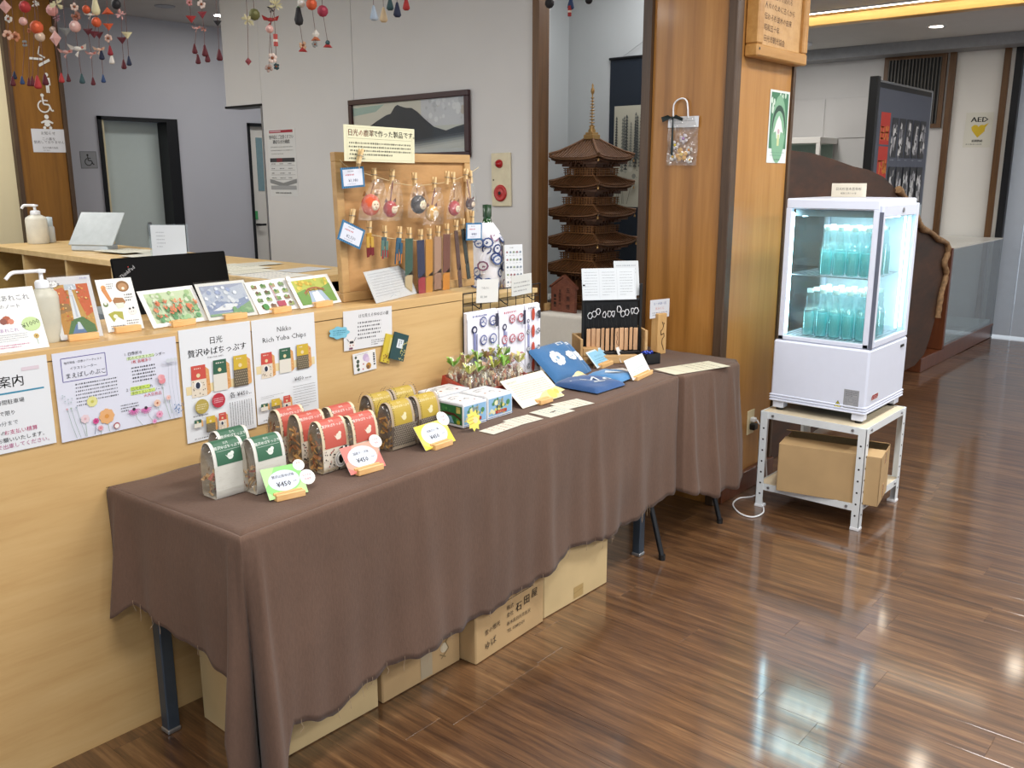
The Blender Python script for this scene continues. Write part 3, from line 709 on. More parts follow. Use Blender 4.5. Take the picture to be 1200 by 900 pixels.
FX, FY = 3.805, 1.30     # near-right bottom corner of the fridge base
fr = thing('display_fridge', 'white glass-sided drinks fridge lit blue, standing on the white rack', 'fridge', T(FX, FY, .455))
FD, FW = .475, .43
mb = MB(); mb.bbox(0, FD, 0, FW, .045, .325, .008); mb.build('housing', M_fridge, fr)
mb = MB()
for k in range(3): mb.bbox(-.003, FD+.003, -.003, FW+.003, .045+.012*k, .053+.012*k, .002)
mb.build('vent_ridges', M_fridge, fr)
for (x, y) in ((.01, .01), (.01, FW-.06), (FD-.06, .01), (FD-.06, FW-.06)):
    mb = MB(); mb.bbox(x, x+.05, y, y+.05, .012, .046, .003); ft = mb.build('foot', M_fridge, fr)
    mb = MB(); mb.cyl((x+.025, y+.025, 0), (x+.025, y+.025, .012), .016, n=10); mb.build('foot_pad', M_black, ft)
# glazed upper part, slightly inset
gx0, gx1, gy0, gy1, gz0, gz1 = .010, FD-.010, .014, FW-.014, .327, .945
mb = MB(); mb.bbox(gx0, gx1, gy0, gy1, gz1-.045, gz1, .006); mb.build('top_cap', M_fridge, fr)
mb = MB(); mb.bbox(gx0, gx1, gy0, gy1, gz0, gz0+.02, .003)
for (x, y) in ((gx0, gy0), (gx0, gy1-.026), (gx1-.03, gy0), (gx1-.03, gy1-.026)): mb.bbox(x, x+.026, y, y+.026, gz0, gz1-.04, .003)
mb.box(gx1-.008, gx1, gy0, gy1, gz0, gz1-.03); mb.build('frame', M_fridge, fr)
mb = MB(); mb.box(gx0+.006, gx0+.010, gy0+.026, gy1-.026, gz0+.02, gz1-.045); mb.build('front_glass', M_glass, fr)
mb = MB(); mb.box(gx0+.026, gx1-.03, gy1-.010, gy1-.006, gz0+.02, gz1-.045); mb.build('side_glass', M_glass, fr)
dr = MB(); dz0, dz1 = gz0+.003, gz1-.022
dr.bbox(gx0+.004, gx0+.034, gy0-.014, gy0-.001, dz0, dz1, .003); dr.bbox(gx1-.034, gx1-.002, gy0-.014, gy0-.001, dz0, dz1, .003)
dr.bbox(gx0+.034, gx1-.034, gy0-.014, gy0-.001, dz1-.05, dz1, .003); dr.bbox(gx0+.034, gx1-.034, gy0-.014, gy0-.001, dz0, dz0+.028, .003)
door = dr.build('door', M_fridge, fr)
mb = MB(); mb.box(gx0+.034, gx1-.034, gy0-.009, gy0-.005, dz0+.028, dz1-.05); mb.build('door_glass', M_glass, door)
mb = MB(); mb.cyl((gx0+.24, gy0-.018, dz1-.025), (gx0+.24, gy0-.013, dz1-.025), .010, n=10); mb.build('lock', M_alu, door)
mb = MB(); mb.box(gx0+.0, gx0+.006, gy0-.015, gy0+.0, gz0+.0, gz1-.05); mb.build('gasket', plain('gasket', '#5a6070', .7), fr)
for z, nm in ((gz0+.022, 'shelf'), (gz0+.292, 'shelf')):
    mb = MB()
    for k in range(17): mb.cyl((gx0+.03, gy0+.03+k*(gy1-gy0-.06)/16, z), (gx1-.035, gy0+.03+k*(gy1-gy0-.06)/16, z), .0015, n=5)
    for x in (gx0+.03, gx0+.2, gx1-.035): mb.cyl((x, gy0+.028, z-.003), (x, gy1-.028, z-.003), .0025, n=6)
    mb.build(nm, M_alu, fr)
mb = MB(); mb.box(gx1-.02, gx1-.0085, gy0+.03, gy1-.03, gz0+.02, gz1-.05); mb.build('back_liner', plain('liner', '#c9d3dc', .3, bmp=0), fr)
mb = MB(); mb.bbox(gx0+.03, gx1-.03, gy0+.03, gy1-.03, gz1-.075, gz1-.046, .004); mb.build('lamp_housing', plain('lamp_housing', '#9aa0a4', .4), fr)
led = MB(); led.box(gx0+.012, gx0+.018, gy1-.034, gy1-.027, gz0+.03, gz1-.06); led.box(gx1-.058, gx1-.050, gy0+.022, gy0+.028, gz0+.04, gz1-.08); led.box(gx0+.10, gx0+.36, gy1-.04, gy1-.034, gz1-.08, gz1-.076); led.box(gx0+.10, gx0+.36, gy0+.034, gy0+.04, gz1-.08, gz1-.076)
led.build('light_strip', glow('led_blue_white', '#c4ecff', 28), fr)
mb = MB()
for k in range(22): mb.box(gx1-.035, gx1-.03, gy0+.028, gy0+.034, gz0+.05+k*.023, gz0+.062+k*.023)
mb.build('shelf_rail', M_alu, fr)
s = Sheet(.065, .085, '#a9acb2'); s.frame(.05, .04, .95, .96, .0008, '#6b6e75'); s.scrib(.1, .07, .9, .35, 4, '#5b5e66'); s.line([(.1, .38), (.9, .38)], .0008, '#555962'); s.frame(.35, .45, .62, .62, .0008, '#555962'); s.scrib(.1, .45, .3, .9, 8, '#5b5e66', .35); s.scrib(.66, .45, .9, .9, 8, '#5b5e66', .35)
s.build('spec_plate', frame((-.0008, .095, .062), (0, -1, 0), (0, 0, 1)), fr)
s = Sheet(.034, .03, None); s.poly([(.5, 0), (1, 1), (0, 1)], '#1a1a14'); s.poly([(.5, .16), (.88, .92), (.12, .92)], '#f0e43a'); s.poly([(.5, .32), (.64, .6), (.6, .82), (.4, .82), (.36, .6)], '#1a1a14'); s.build('warning_sticker', frame((-.0012, .135, .063), (0, -1, 0), (0, 0, 1)), fr)
s = Sheet(.085, .028, None); s.poly([(.0, .3), (.12, 0), (1, 0), (1, .7), (.88, 1), (0, 1)], '#f4f4f6'); s.poly([(.04, .4), (.16, .12), (.95, .12), (.95, .62), (.85, .88), (.04, .88)], '#9c1f26'); s.text('レマコム', .5, .76, .017, '#f3e9e9', 'c', wide=.9); s.build('logo_badge', frame((.06, -.0012, .095), (1, 0, 0), (0, 0, 1)), fr)
mb = MB(); mb.bbox(FD-.09, FD-.05, -.004, 0, .285, .297, .001); mb.build('badge', M_black, fr)

area((FX+.20, FY+.215, .455+gz1-.085), .26, .26, 2.6, (.80, .95, 1), name='fridge_light')  # area lamp added in the fridge top to brighten the drinks
area((FX+.20, FY+.215, .455+gz0+.285), .26, .26, 1.8, (.80, .95, 1), name='fridge_light')  # likewise added, just under the upper shelf
# bottles
M_bot = clear('bottle_glass', '#eefbfc', .3, .03, .06, 0); M_drk = plain('aqua_drink', '#84eef2', .25, var=.05, bmp=0, alpha=.42)
def make_bottle():
    t = thing('soda_bottle', '', 'bottle', T(0, 0, 0), 'glass soda bottles in the lit fridge')
    mb = MB(); mb.lathe([(.0001, 0), (.024, .001), (.026, .006), (.0262, .10), (.024, .118), (.013, .135), (.0165, .150), (.0165, .165), (.0115, .185), (.012, .2)], 10); mb.build('bottle_glass', M_bot, t)
    mb = MB(); mb.lathe([(.0001, .003), (.0235, .004), (.0237, .098), (.0001, .1)], 10); mb.build('drink', M_drk, t)
    mb = MB(); mb.lathe([(.0135, .188), (.0135, .205), (.0001, .206)], 10); mb.build('cap', plain('aqua_cap', '#cdeef2', .35, bmp=0), t)
    return t
proto = None
ROWN = ['front', 'second', 'third', 'back']; COLN = ['by the near door', 'second from the door', 'third from the door', 'furthest from the door']
for sh, z in (('lower', gz0+.0245), ('upper', gz0+.2945)):
    for i in range(4):
        for j in range(5):
            if sh == 'upper' and j == 4 and i in (0, 1): continue
            lab = 'aqua soda bottle on the %s fridge shelf, %s row, %s' % (sh, ROWN[i], (COLN+['at the far end'])[j])
            M = T(FX+gx0+.055+i*.068, FY+gy0+.055+j*.0585, .455+z)
            if proto is None: proto = make_bottle(); proto.matrix_world = M; proto['label'] = lab
            else: copy_tree(proto, M, lab)
# small card on top of the fridge
s = Sheet(.155, .06, '#e6dfcc', .002); s.text('日光杉並木百年杉', .5, .50, .0145, '#3a352c', 'c'); s.text('樹齢三百八十年', .5, .78, .0085, '#3a352c', 'c', wide=1.2)
o = s.build('name_card', fit4(onx(975, 211, 4.10), onx(1016, 211, 4.10), onx(1016, 223, 4.10), onx(975, 223, 4.10), (-1, 0, 0))[0] @ T(0, 0, 0))
tag(o, 'small cream name card with black characters standing on the fridge top', 'card'); o.location.z = 1.4015
# power lead and socket
p = MB(); sk = thing('wall_socket', 'pale socket plate with black plug low on the wooden column', 'socket', T(3.97, 1.8995, .33))
p.bbox(-.035, .035, -.006, 0, -.06, .06, .002); p.build('plate', M_cream, sk)
p = MB(); p.bbox(-.018, .02, -.035, -.006, -.035, -.004, .004); p.build('plug', M_black, sk)
p = MB(); p.bbox(-.012, .014, -.030, -.006, .005, .025, .003); p.build('white_plug', M_wplas, sk)
pts = [(3.975, 1.865, .345), (3.965, 1.84, .33), (3.93, 1.79, .40), (3.90, 1.775, .36), (3.895, 1.772, .2), (3.91, 1.77, .06), (3.86, 1.80, .006), (3.78, 1.84, .005), (3.68, 1.82, .005), (3.60, 1.74, .005), (3.60, 1.68, .005), (3.68, 1.67, .005), (3.78, 1.72, .005), (3.86, 1.765, .01), (3.87, 1.775, .05)]
def smooth_path(pts, n=6):
    P = [Vector(p) for p in pts]; out = []
    for k in range(len(P)-1):
        a = P[max(k-1, 0)]; b = P[k]; c = P[k+1]; d = P[min(k+2, len(P)-1)]
        for i in range(n):
            t = i/n; out.append(.5*((2*b)+(c-a)*t+(2*a-5*b+4*c-d)*t*t+(3*b-a-3*c+d)*t**3))
    out.append(P[-1]); return out
mb = MB(); mb.tube(smooth_path(pts), .0038, 6); tag(mb.build('power_cord', M_wplas), 'white power cord looping on the floor beside the white rack', 'cord')

# ================================================================== BEYOND: SLAB, DISPLAY CASE, PANEL BOARD
def slab():
    px = [(885, 176), (925, 176), (950, 179), (975, 186), (1000, 195), (1018, 199), (1035, 207), (1050, 222), (1064, 240), (1073, 258), (1079, 268), (1088, 272), (1097, 280), (1107, 285), (1108, 296), (1104, 308), (1106, 322), (1100, 345), (1096, 372), (1089, 398), (1083, 415), (1072, 428), (1060, 434)]
    pts = [ony(u, v, 1.99) for u, v in px]; poly = [(p.x, max(0, p.z)) for p in pts]+[(poly_x, 0) for poly_x in (4.45,)]
    c = 5.6; poly = [(x-c, z) for x, z in poly]
    t = thing('wood_slab', 'huge dark brown tree slab with pale bark edge standing behind the fridge', 'slab', T(c, 1.99, 0))
    mb = MB(); mb.prism([(x, -z) for x, z in poly], 0, .08); mb.build('slab_body', M_slab, t, Matrix(((1, 0, 0, 0), (0, 0, 1, 0), (0, -1, 0, 0), (0, 0, 0, 1))))
    e = MB(); rr = random.Random(2); L = [Vector((x, -.015, z)) for x, z in poly[7:19]]; e.tube(smooth_path(L, 5), [rr.uniform(.016, .026) for _ in range(5*11+1)], 7); e.build('bark_edge', M_bark, t)
    return
    e = MB(); L = [Vector((poly[i][0], -.0, poly[i][1]+.005)) for i in (3, 4, 5)]; e.tube(smooth_path([L[0]+Vector((-.1, 0, .0)), L[0], L[1]], 5), [rr.uniform(.006, .016) for _ in range(11)], 7); e.build('bark_edge', M_bark, t)
slab()
dc = thing('display_case', 'low glass showcase with a dark wooden end panel by the end wall', 'showcase', T(7.27, 2.09, 0))
mb = MB(); mb.bbox(0, 2.05, 0, .5, 0, .11, .004); mb.build('plinth', M_case, dc)
mb = MB(); mb.bbox(.50, 2.08, -.01, .52, .11, .135, .004); mb.build('case_floor', M_case, dc)
mb = MB(); mb.bbox(.49, .53, -.01, .52, .11, .93, .004); mb.build('end_panel', M_case, dc)
mb = MB(); mb.box(.53, 2.08, -.006, 0, .135, .92); mb.build('front_glass', clear('case_glass', '#dfe6ea', .14, .03, .12), dc)
mb = MB(); mb.box(.53, 2.08, -.006, .52, .92, .93); mb.build('top_glass', clear('case_top_glass', '#f2f0ea', .16, .05, .45), dc)
mb = MB(); mb.box(.53, 2.08, .50, .51, .135, .92); mb.build('back_panel', plain('case_back', '#c3c6cc', .5), dc)
mb = MB(); mb.bbox(.54, 2.06, .02, .48, .136, .17, .003); mb.build('display_cloth', plain('mint_liner', '#dde8e2', .7), dc)
o = MB(); o.lathe([(.05, 0), (.06, .02), (.05, .05), (.02, .07), (.001, .07)], 12, sx=1.6); tag(o.build('carved_ornament', plain('ivory', '#d8d2c2', .6), None, T(8.15, 2.28, .171)), 'small ivory ornament lying inside the glass showcase', 'ornament')
s = Sheet(.22, .16, '#e9ece6', .002); s.frame(.05, .05, .95, .95, .001, '#8aa094'); s.scrib(.1, .1, .9, .9, 6, '#7d8a84')
tag(s.build('caption_card', T(8.5, 2.16, .1725)), 'pale caption card lying flat inside the glass showcase', 'card')
# black panel board with printed poster
X0, X1 = 7.38, 8.74
pb = thing('poster_board', 'tall dark poster board with rows of monochrome photographs behind the wood slab', 'board', T(X0, 2.67, 0))
mb = MB(); mb.bbox(0, .05, -.03, .04, 0, 2.24, .004); mb.build('edge_post', M_black, pb)
mb = MB(); mb.box(.05, X1-X0, -.02, .02, .05, 2.2); mb.build('board_core', M_dark, pb)
mb = MB(); mb.bbox(.05, X1-X0, -.024, .024, 2.2, 2.215, .002); mb.bbox(X1-X0, X1-X0+.015, -.024, .024, 0.05, 2.215, .002); mb.build('edge_strip', M_alu, pb)
W_, H_ = X1-X0-.06, 2.10
s = Sheet(W_, H_, '#5a6070'); s.rect(.0, .44, 1, 1, '#b9c6ce')
for k, (c, f, ch) in enumerate((('#d23a2c', '#f2a63c', '日光'), ('#d23a2c', '#f2a63c', '下駄'), ('#c23440', '#5d1420', '職人'), ('#b8303c', '#5d1420', '工芸'))):
    y0 = .085+k*.125; s.rect(.07, y0, .235, y0+.118, c); s.text(ch, .153, y0+.098, .125, f, 'c', wide=.85, bold=.006)
rr = random.Random(11)
for r_ in range(3):
    for c_ in range(5):
        x0 = .27+c_*.135; y0 = .10+r_*.185; s.rect(x0, y0, x0+.115, y0+.15, '#34363c')
        for q in range(17):
            a = rr.uniform(x0+.01, x0+.09); b = rr.uniform(y0+.01, y0+.12); g = rr.choice(['#e8e8e8', '#9a9aa0', '#c8c8cc', '#55565c'])
            s.poly([(a, b), (a+rr.uniform(.01, .03), b+rr.uniform(-.01, .02)), (a+rr.uniform(.0, .035), b+rr.uniform(.02, .045)), (a-.008, b+.025)], g)
        s.scrib(x0+.01, y0+.155, x0+.1, y0+.163, 1, '#aab0b8')
s.rect(.80, .50, .97, .66, '#eef1f2'); s.scrib(.82, .51, .95, .64, 6, '#7c8288')
s.build('poster_print', frame((.055, -.0215, .06), (1, 0, 0), (0, 0, 1)), pb)
# ================================================================== NOTICES ON THE COUNTER FRONT
YC = 2.2545
K = '#2a2a2e'
def poster(px, label, draw, name='notice_sheet', cat='notice', y=YC, paper='#ebeef2', group=None, mat=None, frm=None, th=.0006):
    M, w, h = frm or yq(px, y); s = Sheet(w, h, paper, th); draw(s, w, h)
    return tag(s.build(name, M, None, mat), label, cat, group)
def d1(s, w, h):
    s.text('ご案内', .705, .285, .030, K, 'r', bold=.0004); s.line([(.05, .355), (.93, .355)], .004, '#3a8fb0')
    s.text('24時間駐車場', .69, .47, .0128, K, 'r'); s.text('お買い物で限り', .57, .59, .0128, K, 'r'); s.text('30分まで', .59, .70, .0128, '#777a80', 'r')
    s.text('当店での', .44, .80, .0128, K, 'r'); s.text('お支払い精算', .80, .80, .0128, '#c2447a', 'r')
    s.text('ご協力お願いいたします。', .87, .88, .0128, K, 'r'); s.text('機械で出庫してください。', .92, .95, .0128, '#c06a96', 'r'); s.rect(.7, .1, .9, .14, '#e3d4dd')
poster([(-52, 431), (54.5, 415), (66, 519), (-40, 541)], 'white parking notice with blue rule, leftmost on the counter front', d1)
def flower(s, x, y, r, c, cc='#d9a640', n=7, stem=None, sc='#8fa88f'):
    if stem: s.line([(x, y), (x+stem[0]*.4, y+stem[1]*.5), (x+stem[0], y+stem[1])], .0012, sc)
    for k in range(n):
        a = 2*math.pi*k/n; s.circ(x+r*.62*math.cos(a), y+r*.62*math.sin(a)*s.w/s.h, r*.42, c, n=7)
    s.circ(x, y, r*.3, cc, n=8)
def d2(s, w, h):
    s.frame(.06, .07, .40, .33, .0018, '#5d559c'); s.text('毎月発信・四季のアーティスト', .08, .135, .0068, '#55555c'); s.text('イラストレーター', .12, .205, .0085, '#55555c'); s.text('まえばしのぶこ', .08, .295, .0150, '#33333a', wide=.98)
    s.scrib(.14, .36, .48, .64, 7, '#55585e', .42); s.text('1. 四季折々', .55, .145, .010, K); s.rect(.57, .165, .80, .20, '#d8ecb8'); s.text('花のイラストカレンダー', .575, .198, .0095, K)
    s.text('1枚 各種あり', .60, .245, .010, '#c8323c'); s.scrib(.60, .28, .80, .48, 5, '#44464c', .5)
    s.text('2.', .54, .56, .010, K); s.rect(.575, .52, .74, .565, '#cfe86a'); s.text('日光あれこれ', .58, .56, .010, K); s.rect(.575, .575, .78, .615, '#d6ec7c'); s.text('手作りちいさいノート', .58, .612, .009, K)
    s.text('大人気商品', .68, .665, .010, '#d25a6e'); s.scrib(.48, .70, .63, .80, 3, '#55585e', .45)
    flower(s, .26, .60, .042, '#e6e39a', '#c9c25c', 9); flower(s, .36, .80, .062, '#eab27a', '#e09a4a', 8, (.01, .18)); flower(s, .19, .78, .035, '#ead2d8', '#e0b0b8', 7, (.0, .2)); flower(s, .27, .83, .024, '#d24a8c', '#a02a60', 7, (-.02, .15), '#4a5a7a')
    flower(s, .30, .92, .022, '#e8a8b0', '#d26a7a', 6, (0, .07)); s.circ(.43, .93, .026, '#b0585a'); s.circ(.43, .935, .019, '#f4f0ee')
    for k in range(9): a = k*.7; s.circ(.07+.035*math.cos(a), .52+.05*math.sin(a*1.3), .006, '#b9c8cf', n=6)
    for x, c in ((.06, '#d8a0a8'), (.09, '#9fb4a4'), (.13, '#a9b6c4')): s.line([(x, .62), (x+.02, .8), (x+.05, .98)], .001, '#93a9a0'); s.circ(x, .63, .008, c, n=6)
    for x, y in ((.58, .78), (.68, .79)):
        s.line([(x, y), (x+.02, .90), (x+.06, .99)], .001, '#8a9a8a')
        for k in range(9): a = .2+k*.34; s.line([(x, y), (x+.05*math.cos(a), y+.05*math.sin(a)*s.w/s.h)], .0022, '#d86aae')
        s.circ(x, y, .014, '#3c2a3c', n=8)
    s.circ(.84, .50, .03, '#e8909a'); s.circ(.83, .46, .025, '#f0b4b8'); s.circ(.845, .46, .02, '#e8a0a6'); s.line([(.84, .53), (.84, .7), (.88, .98)], .0012, '#9ab09a')
    flower(s, .78, .76, .03, '#f0c8b0', '#b0603a', 7, (.02, .2)); flower(s, .79, .90, .03, '#eaa8c4', '#d25a8c', 7); flower(s, .88, .72, .022, '#f0c8c0', '#e8a090', 6, (.02, .2)); flower(s, .74, .97, .02, '#e6a0c8', '#d05a9a', 6)
    for k in range(22): a = random.Random(k).uniform(0, 6.28); q = random.Random(k+90).uniform(.01, .05); s.circ(.955+q*math.cos(a), .86+q*1.4*math.sin(a), .0055, '#4a78b0', n=5)
    for x in (.90, .93, .965): s.line([(x, .28), (x-.01, .55), (x+.01, .98)], .0007, '#a8b4c0'); s.circ(x, .27, .018, '#d5dbe2', n=8)
poster([(60, 415), (204, 394), (215, 488), (73, 519)], 'pale notice with drawn flowers and two columns of writing, on the counter front', d2, paper='#e2e4f2')
PKC = {'red': ('#cf5347', '#e9dcc8'), 'green': ('#33624c', '#e6e2d6'), 'yellow': ('#d6b53a', '#6a5f4c')}
def minipack(s, x0, y0, x1, y1, kind):
    c, b = PKC[kind]; w = x1-x0; h = y1-y0; rr = random.Random(int(x0*99))
    s.poly([(x1-w*.05, y0+h*.06), (x1+w*.22, y0+h*.18), (x1+w*.26, y1-h*.08), (x1, y1)], '#e0a668')
    for k in range(8): s.circ(x1+w*rr.uniform(.02, .2), y0+h*rr.uniform(.2, .9), w*.05, rr.choice(['#c98a44', '#e8c08a', '#d59a58']), n=5)
    s.poly([(x0+w*.06, y0), (x1, y0), (x1, y1), (x0, y1)], b)
    s.poly([(x0+w*.07, y0), (x1, y0), (x1, y0+h*.45), (x0+w*.03, y0+h*.45)], c); s.circ((x0+x1)/2, y0+h*.32, w*.13, '#e9d7a8', n=8); s.scrib(x0+w*.25, y0+h*.06, x1-w*.15, y0+h*.14, 1, '#f0e8d8')
    if kind == 'red':
        for k in range(14): s.circ(x0+w*rr.uniform(.1, .9), y0+h*rr.uniform(.5, .95), w*.035, '#2a2a2a', n=5)
        s.circ(x0+w*.42, y0+h*.62, w*.24, '#f4f2ee'); s.circ(x0+w*.42, y0+h*.63, w*.15, '#2b3448', ry=w*.2)
    if kind == 'yellow':
        for r in range(6):
            for q in range(7): s.circ(x0+w*(.1+.13*q+(.06 if r % 2 else 0)), y0+h*(.52+.08*r), w*.04, '#b5a98c', n=5)
def d3(s, w, h):
    s.text('日光', .50, .15, .0215, K, 'c', bold=.0004); s.text('贅沢ゆばちっぷす', .51, .245, .0232, K, 'c', bold=.0005, wide=1.0); s.text('YUBA FOR CHIPS', .47, .28, .0065, '#77777c', 'c')
    s.rect(.04, .50, .97, .575, '#ecd9a8')
    minipack(s, .11, .325, .32, .605, 'red'); minipack(s, .41, .305, .61, .585, 'green'); minipack(s, .70, .295, .91, .58, 'yellow')
    s.circ(.22, .69, .095, '#b9a553'); s.scrib(.15, .665, .29, .72, 3, '#efe6c4', .5); s.circ(.455, .665, .095, '#bf3444'); s.scrib(.385, .64, .525, .69, 3, '#f2cdd2', .5)
    s.text('各 ¥450', .62, .665, .018, K); s.scrib(.90, .645, .97, .67, 1, '#55555a'); s.scrib(.60, .71, .95, .955, 10, '#5a5a60', .3, True)
    s.scrib(.08, .755, .50, .78, 1, '#66666c'); minipack(s, .09, .80, .19, .87, 'green'); minipack(s, .25, .79, .38, .93, 'yellow'); minipack(s, .42, .78, .53, .93, 'red'); s.scrib(.06, .955, .56, .975, 1, '#44444a')
poster([(207.5, 387.6), (292, 376), (301.5, 500.5), (221, 520)], 'white poster of three snack packets headed in Japanese, on the counter front', d3, 'product_poster', 'poster')
def d4(s, w, h):
    s.text('Nikko', .50, .14, .021, K, 'c'); s.text('Rich Yuba Chips', .50, .225, .021, K, 'c', wide=1.12)
    s.rect(.03, .44, .97, .515, '#ecd9a8'); minipack(s, .10, .32, .28, .565, 'red'); minipack(s, .38, .305, .57, .545, 'green'); minipack(s, .66, .295, .86, .54, 'yellow')
    s.text('¥450', .60, .645, .0165, K); s.scrib(.78, .62, .92, .645, 1, '#66666c')
    s.scrib(.05, .73, .42, .76, 2, '#66666c', .3); s.scrib(.56, .69, .94, .93, 9, '#5a5a60', .22); minipack(s, .04, .80, .15, .87, 'green'); minipack(s, .20, .775, .34, .93, 'yellow'); minipack(s, .38, .765, .50, .92, 'red'); s.scrib(.05, .95, .5, .97, 1, '#44444a')
poster([(293, 376), (367.6, 365.8), (374, 481), (303.5, 498)], 'white poster of three snack packets headed in English, on the counter front', d4, 'product_poster', 'poster')
def d5(s, w, h):
    s.text('はな見える仲ゆばの鍵', .30, .20, .0135, K, wide=.95); s.scrib(.28, .29, .76, .78, 5, '#4a4a50', .5); s.scrib(.55, .80, .88, .96, 3, '#4a4a50', .5)
    s.circ(.15, .84, .075, '#f8f6f4', n=10); s.circ(.15, .84, .07, '#e8e2dd', n=10); s.rect(.11, .77, .19, .83, '#2c2c30'); s.circ(.12, .88, .012, '#c06a6a', n=6); s.circ(.18, .88, .012, '#c06a6a', n=6); s.line([(.06, .7), (.1, .78)], .0015, K); s.line([(.24, .68), (.2, .78)], .0015, K); s.rect(.1, .93, .17, .98, '#7a4660')
poster([(402, 365.3), (460, 358.3), (458.7, 403), (403.3, 411.7)], 'handwritten grey note with a drawn cat, on the counter front', d5, paper='#e6e6e8')
M, w, h = yq([(386, 384), (409, 382), (409, 396), (386, 398)], YC-.002)
s = Sheet(w, h, None); s.mb.col = srgb('#7fc6dc'); s.mb.prism([(w/2+w*.5*(1+.10*math.cos(7*a))*math.cos(a), h/2+h*.5*(1+.10*math.cos(7*a))*math.sin(a)) for a in [2*math.pi*k/42 for k in range(42)]], -.0005, 0)
s.scrib(.18, .25, .85, .75, 3, '#2f6c86', .5); tag(s.build('cloud_sticker', M), 'blue cloud-shaped sticker beside the handwritten note on the counter', 'sticker')
def d6(s, w, h):
    s.rect(.03, .03, .97, .97, '#efecea')
    for (x, y, c, r) in ((.12, .2, '#3a4a40', .05), (.2, .42, '#4a564a', .07), (.18, .62, '#46503c', .07), (.2, .82, '#4a5a44', .06), (.55, .3, '#c9b2d2', .14), (.62, .42, '#dac4dd', .1), (.65, .75, '#c08a3a', .12), (.62, .8, '#7c5a3c', .07), (.43, .6, '#b04a50', .03), (.4, .85, '#c0505a', .03)): s.circ(x, y, r, c, n=8)
    s.scrib(.86, .15, .95, .8, 1, K, .8, True); s.scrib(.08, .06, .8, .1, 1, '#6a6a6a')
poster([(413.8, 415.3), (439.7, 409), (441.3, 431.7), (414.5, 439)], 'small illustrated postcard below the handwritten note on the counter front', d6, 'postcard', 'postcard')
def booklet(px, lab, draw, paper, y):
    M, w, h = yq(px, y); s = Sheet(w, h, paper, .006); draw(s, w, h); tag(s.build('booklet', M), lab, 'booklet')
booklet([(452.5, 391.5), (461.5, 392), (457, 427), (446.7, 423)], 'yellow spotted booklet tucked behind the green one on the counter front', lambda s, w, h: ([s.circ(random.Random(k).uniform(.1, .9), random.Random(k+50).uniform(.72, .96), .07, '#8a5a2a', n=5) for k in range(12)], s.rect(.55, .1, .8, .65, '#e9d77a')), '#d8bf3c', 2.249)
booklet([(463.3, 388.7), (480, 393.3), (472, 423.8), (456.3, 419.7)], 'dark green booklet with a white label on the counter front', lambda s, w, h: (s.rect(.3, .22, .72, .55, '#dfe6ea'), s.scrib(.4, .26, .65, .5, 2, '#4a5a6a', .4, True), [s.circ(random.Random(k).uniform(.6, .95), random.Random(k+9).uniform(.25, .97), .035, '#c9c07a', n=5) for k in range(26)]), '#24484a', 2.242)

# ------------------------------------------------------------------ cards standing along the counter top
def block(w, d=.022, h=.016): mb = MB(); mb.bbox(-w/2, w/2, 0, d, 0, h, .0015); return mb
def stand_card(px, z, ang, label, draw, paper='#f2f2f0', name='picture_card', cat='card', blk=.5, group=None, th=.0012, lift=.0, mat=None, film=False, blab=None):
    M, w, h = lean(px, z, ang); b = Vector((M[0][3], M[1][3], M[2][3])); u = Vector((M[0][0], M[1][0], 0)).normalized(); nn = Vector((u.y, -u.x, 0))
    base = b+u*w/2; base.z = z
    t = thing(name, label, cat, frame(base, u, Vector((0, 0, 1)).cross(u), (0, 0, 1)) if False else Matrix(((u.x, -nn.x, 0, base.x), (u.y, -nn.y, 0, base.y), (0, 0, 1, z), (0, 0, 0, 1))), group)
    ca, sa = math.cos(ang), math.sin(ang)
    L = Matrix(((1, 0, 0, -w/2), (0, sa, -ca, 0), (0, ca, sa, .004 if blk else .0008), (0, 0, 0, 1)))   # local: x right, y back, z up
    s = Sheet(w, h, paper, th); draw(s, w, h); s.build('card_sheet', L, t, mat)
    if film:
        mb = MB(); mb.box(-.003, w+.003, -.003, h+.004, .002, .0026); mb.build('clear_sleeve', M_sleeve, t, L)
    if blk:
        bw = w*blk; mb = MB(); mb.bbox(-bw/2, bw/2, -.014, -.003, 0, .017, .0015); mb.bbox(-bw/2, bw/2, .004, .03, 0, .017, .0015); mb.box(-bw/2, bw/2, -.003, .004, 0, .004); mb.build('wooden_block', M_block, t)
    return t
ZC = 1.09
LA = math.radians(22)
def c0(s, w, h):
    s.text('日光あれこれ', .93, .20, .0165, '#6a6a74', 'r'); s.text('小さなちえのノート', .80, .32, .012, '#6a6a74', 'r'); s.circ(.62, .50, .05, '#b05a3a', n=8); s.circ(.58, .52, .04, '#8a4a3a', n=7); s.circ(.66, .53, .035, '#d2846a', n=7)
    s.circ(.87, .60, .105, '#c4dc9c', ry=.085, n=16); s.text('¥1000', .87, .63, .017, '#33402a', 'c', rot=.25); s.text('日光あれこれ', .72, .69, .011, '#b088c0', 'r'); s.scrib(.3, .72, .80, .85, 4, '#9a9aa8', .4); flower(s, .89, .80, .03, '#c9a85a', '#7a5a2a', 7, (0, .13)); s.scrib(.2, .88, .8, .95, 2, '#cc7aa8', .5)
stand_card([(-70, 348), (38.7, 332.5), (58.3, 406.7), (-52, 422)], ZC, LA, 'white picture notice with a green price bubble, leftmost on the counter top', c0, '#eef0ee', blk=0, name='notice_card')
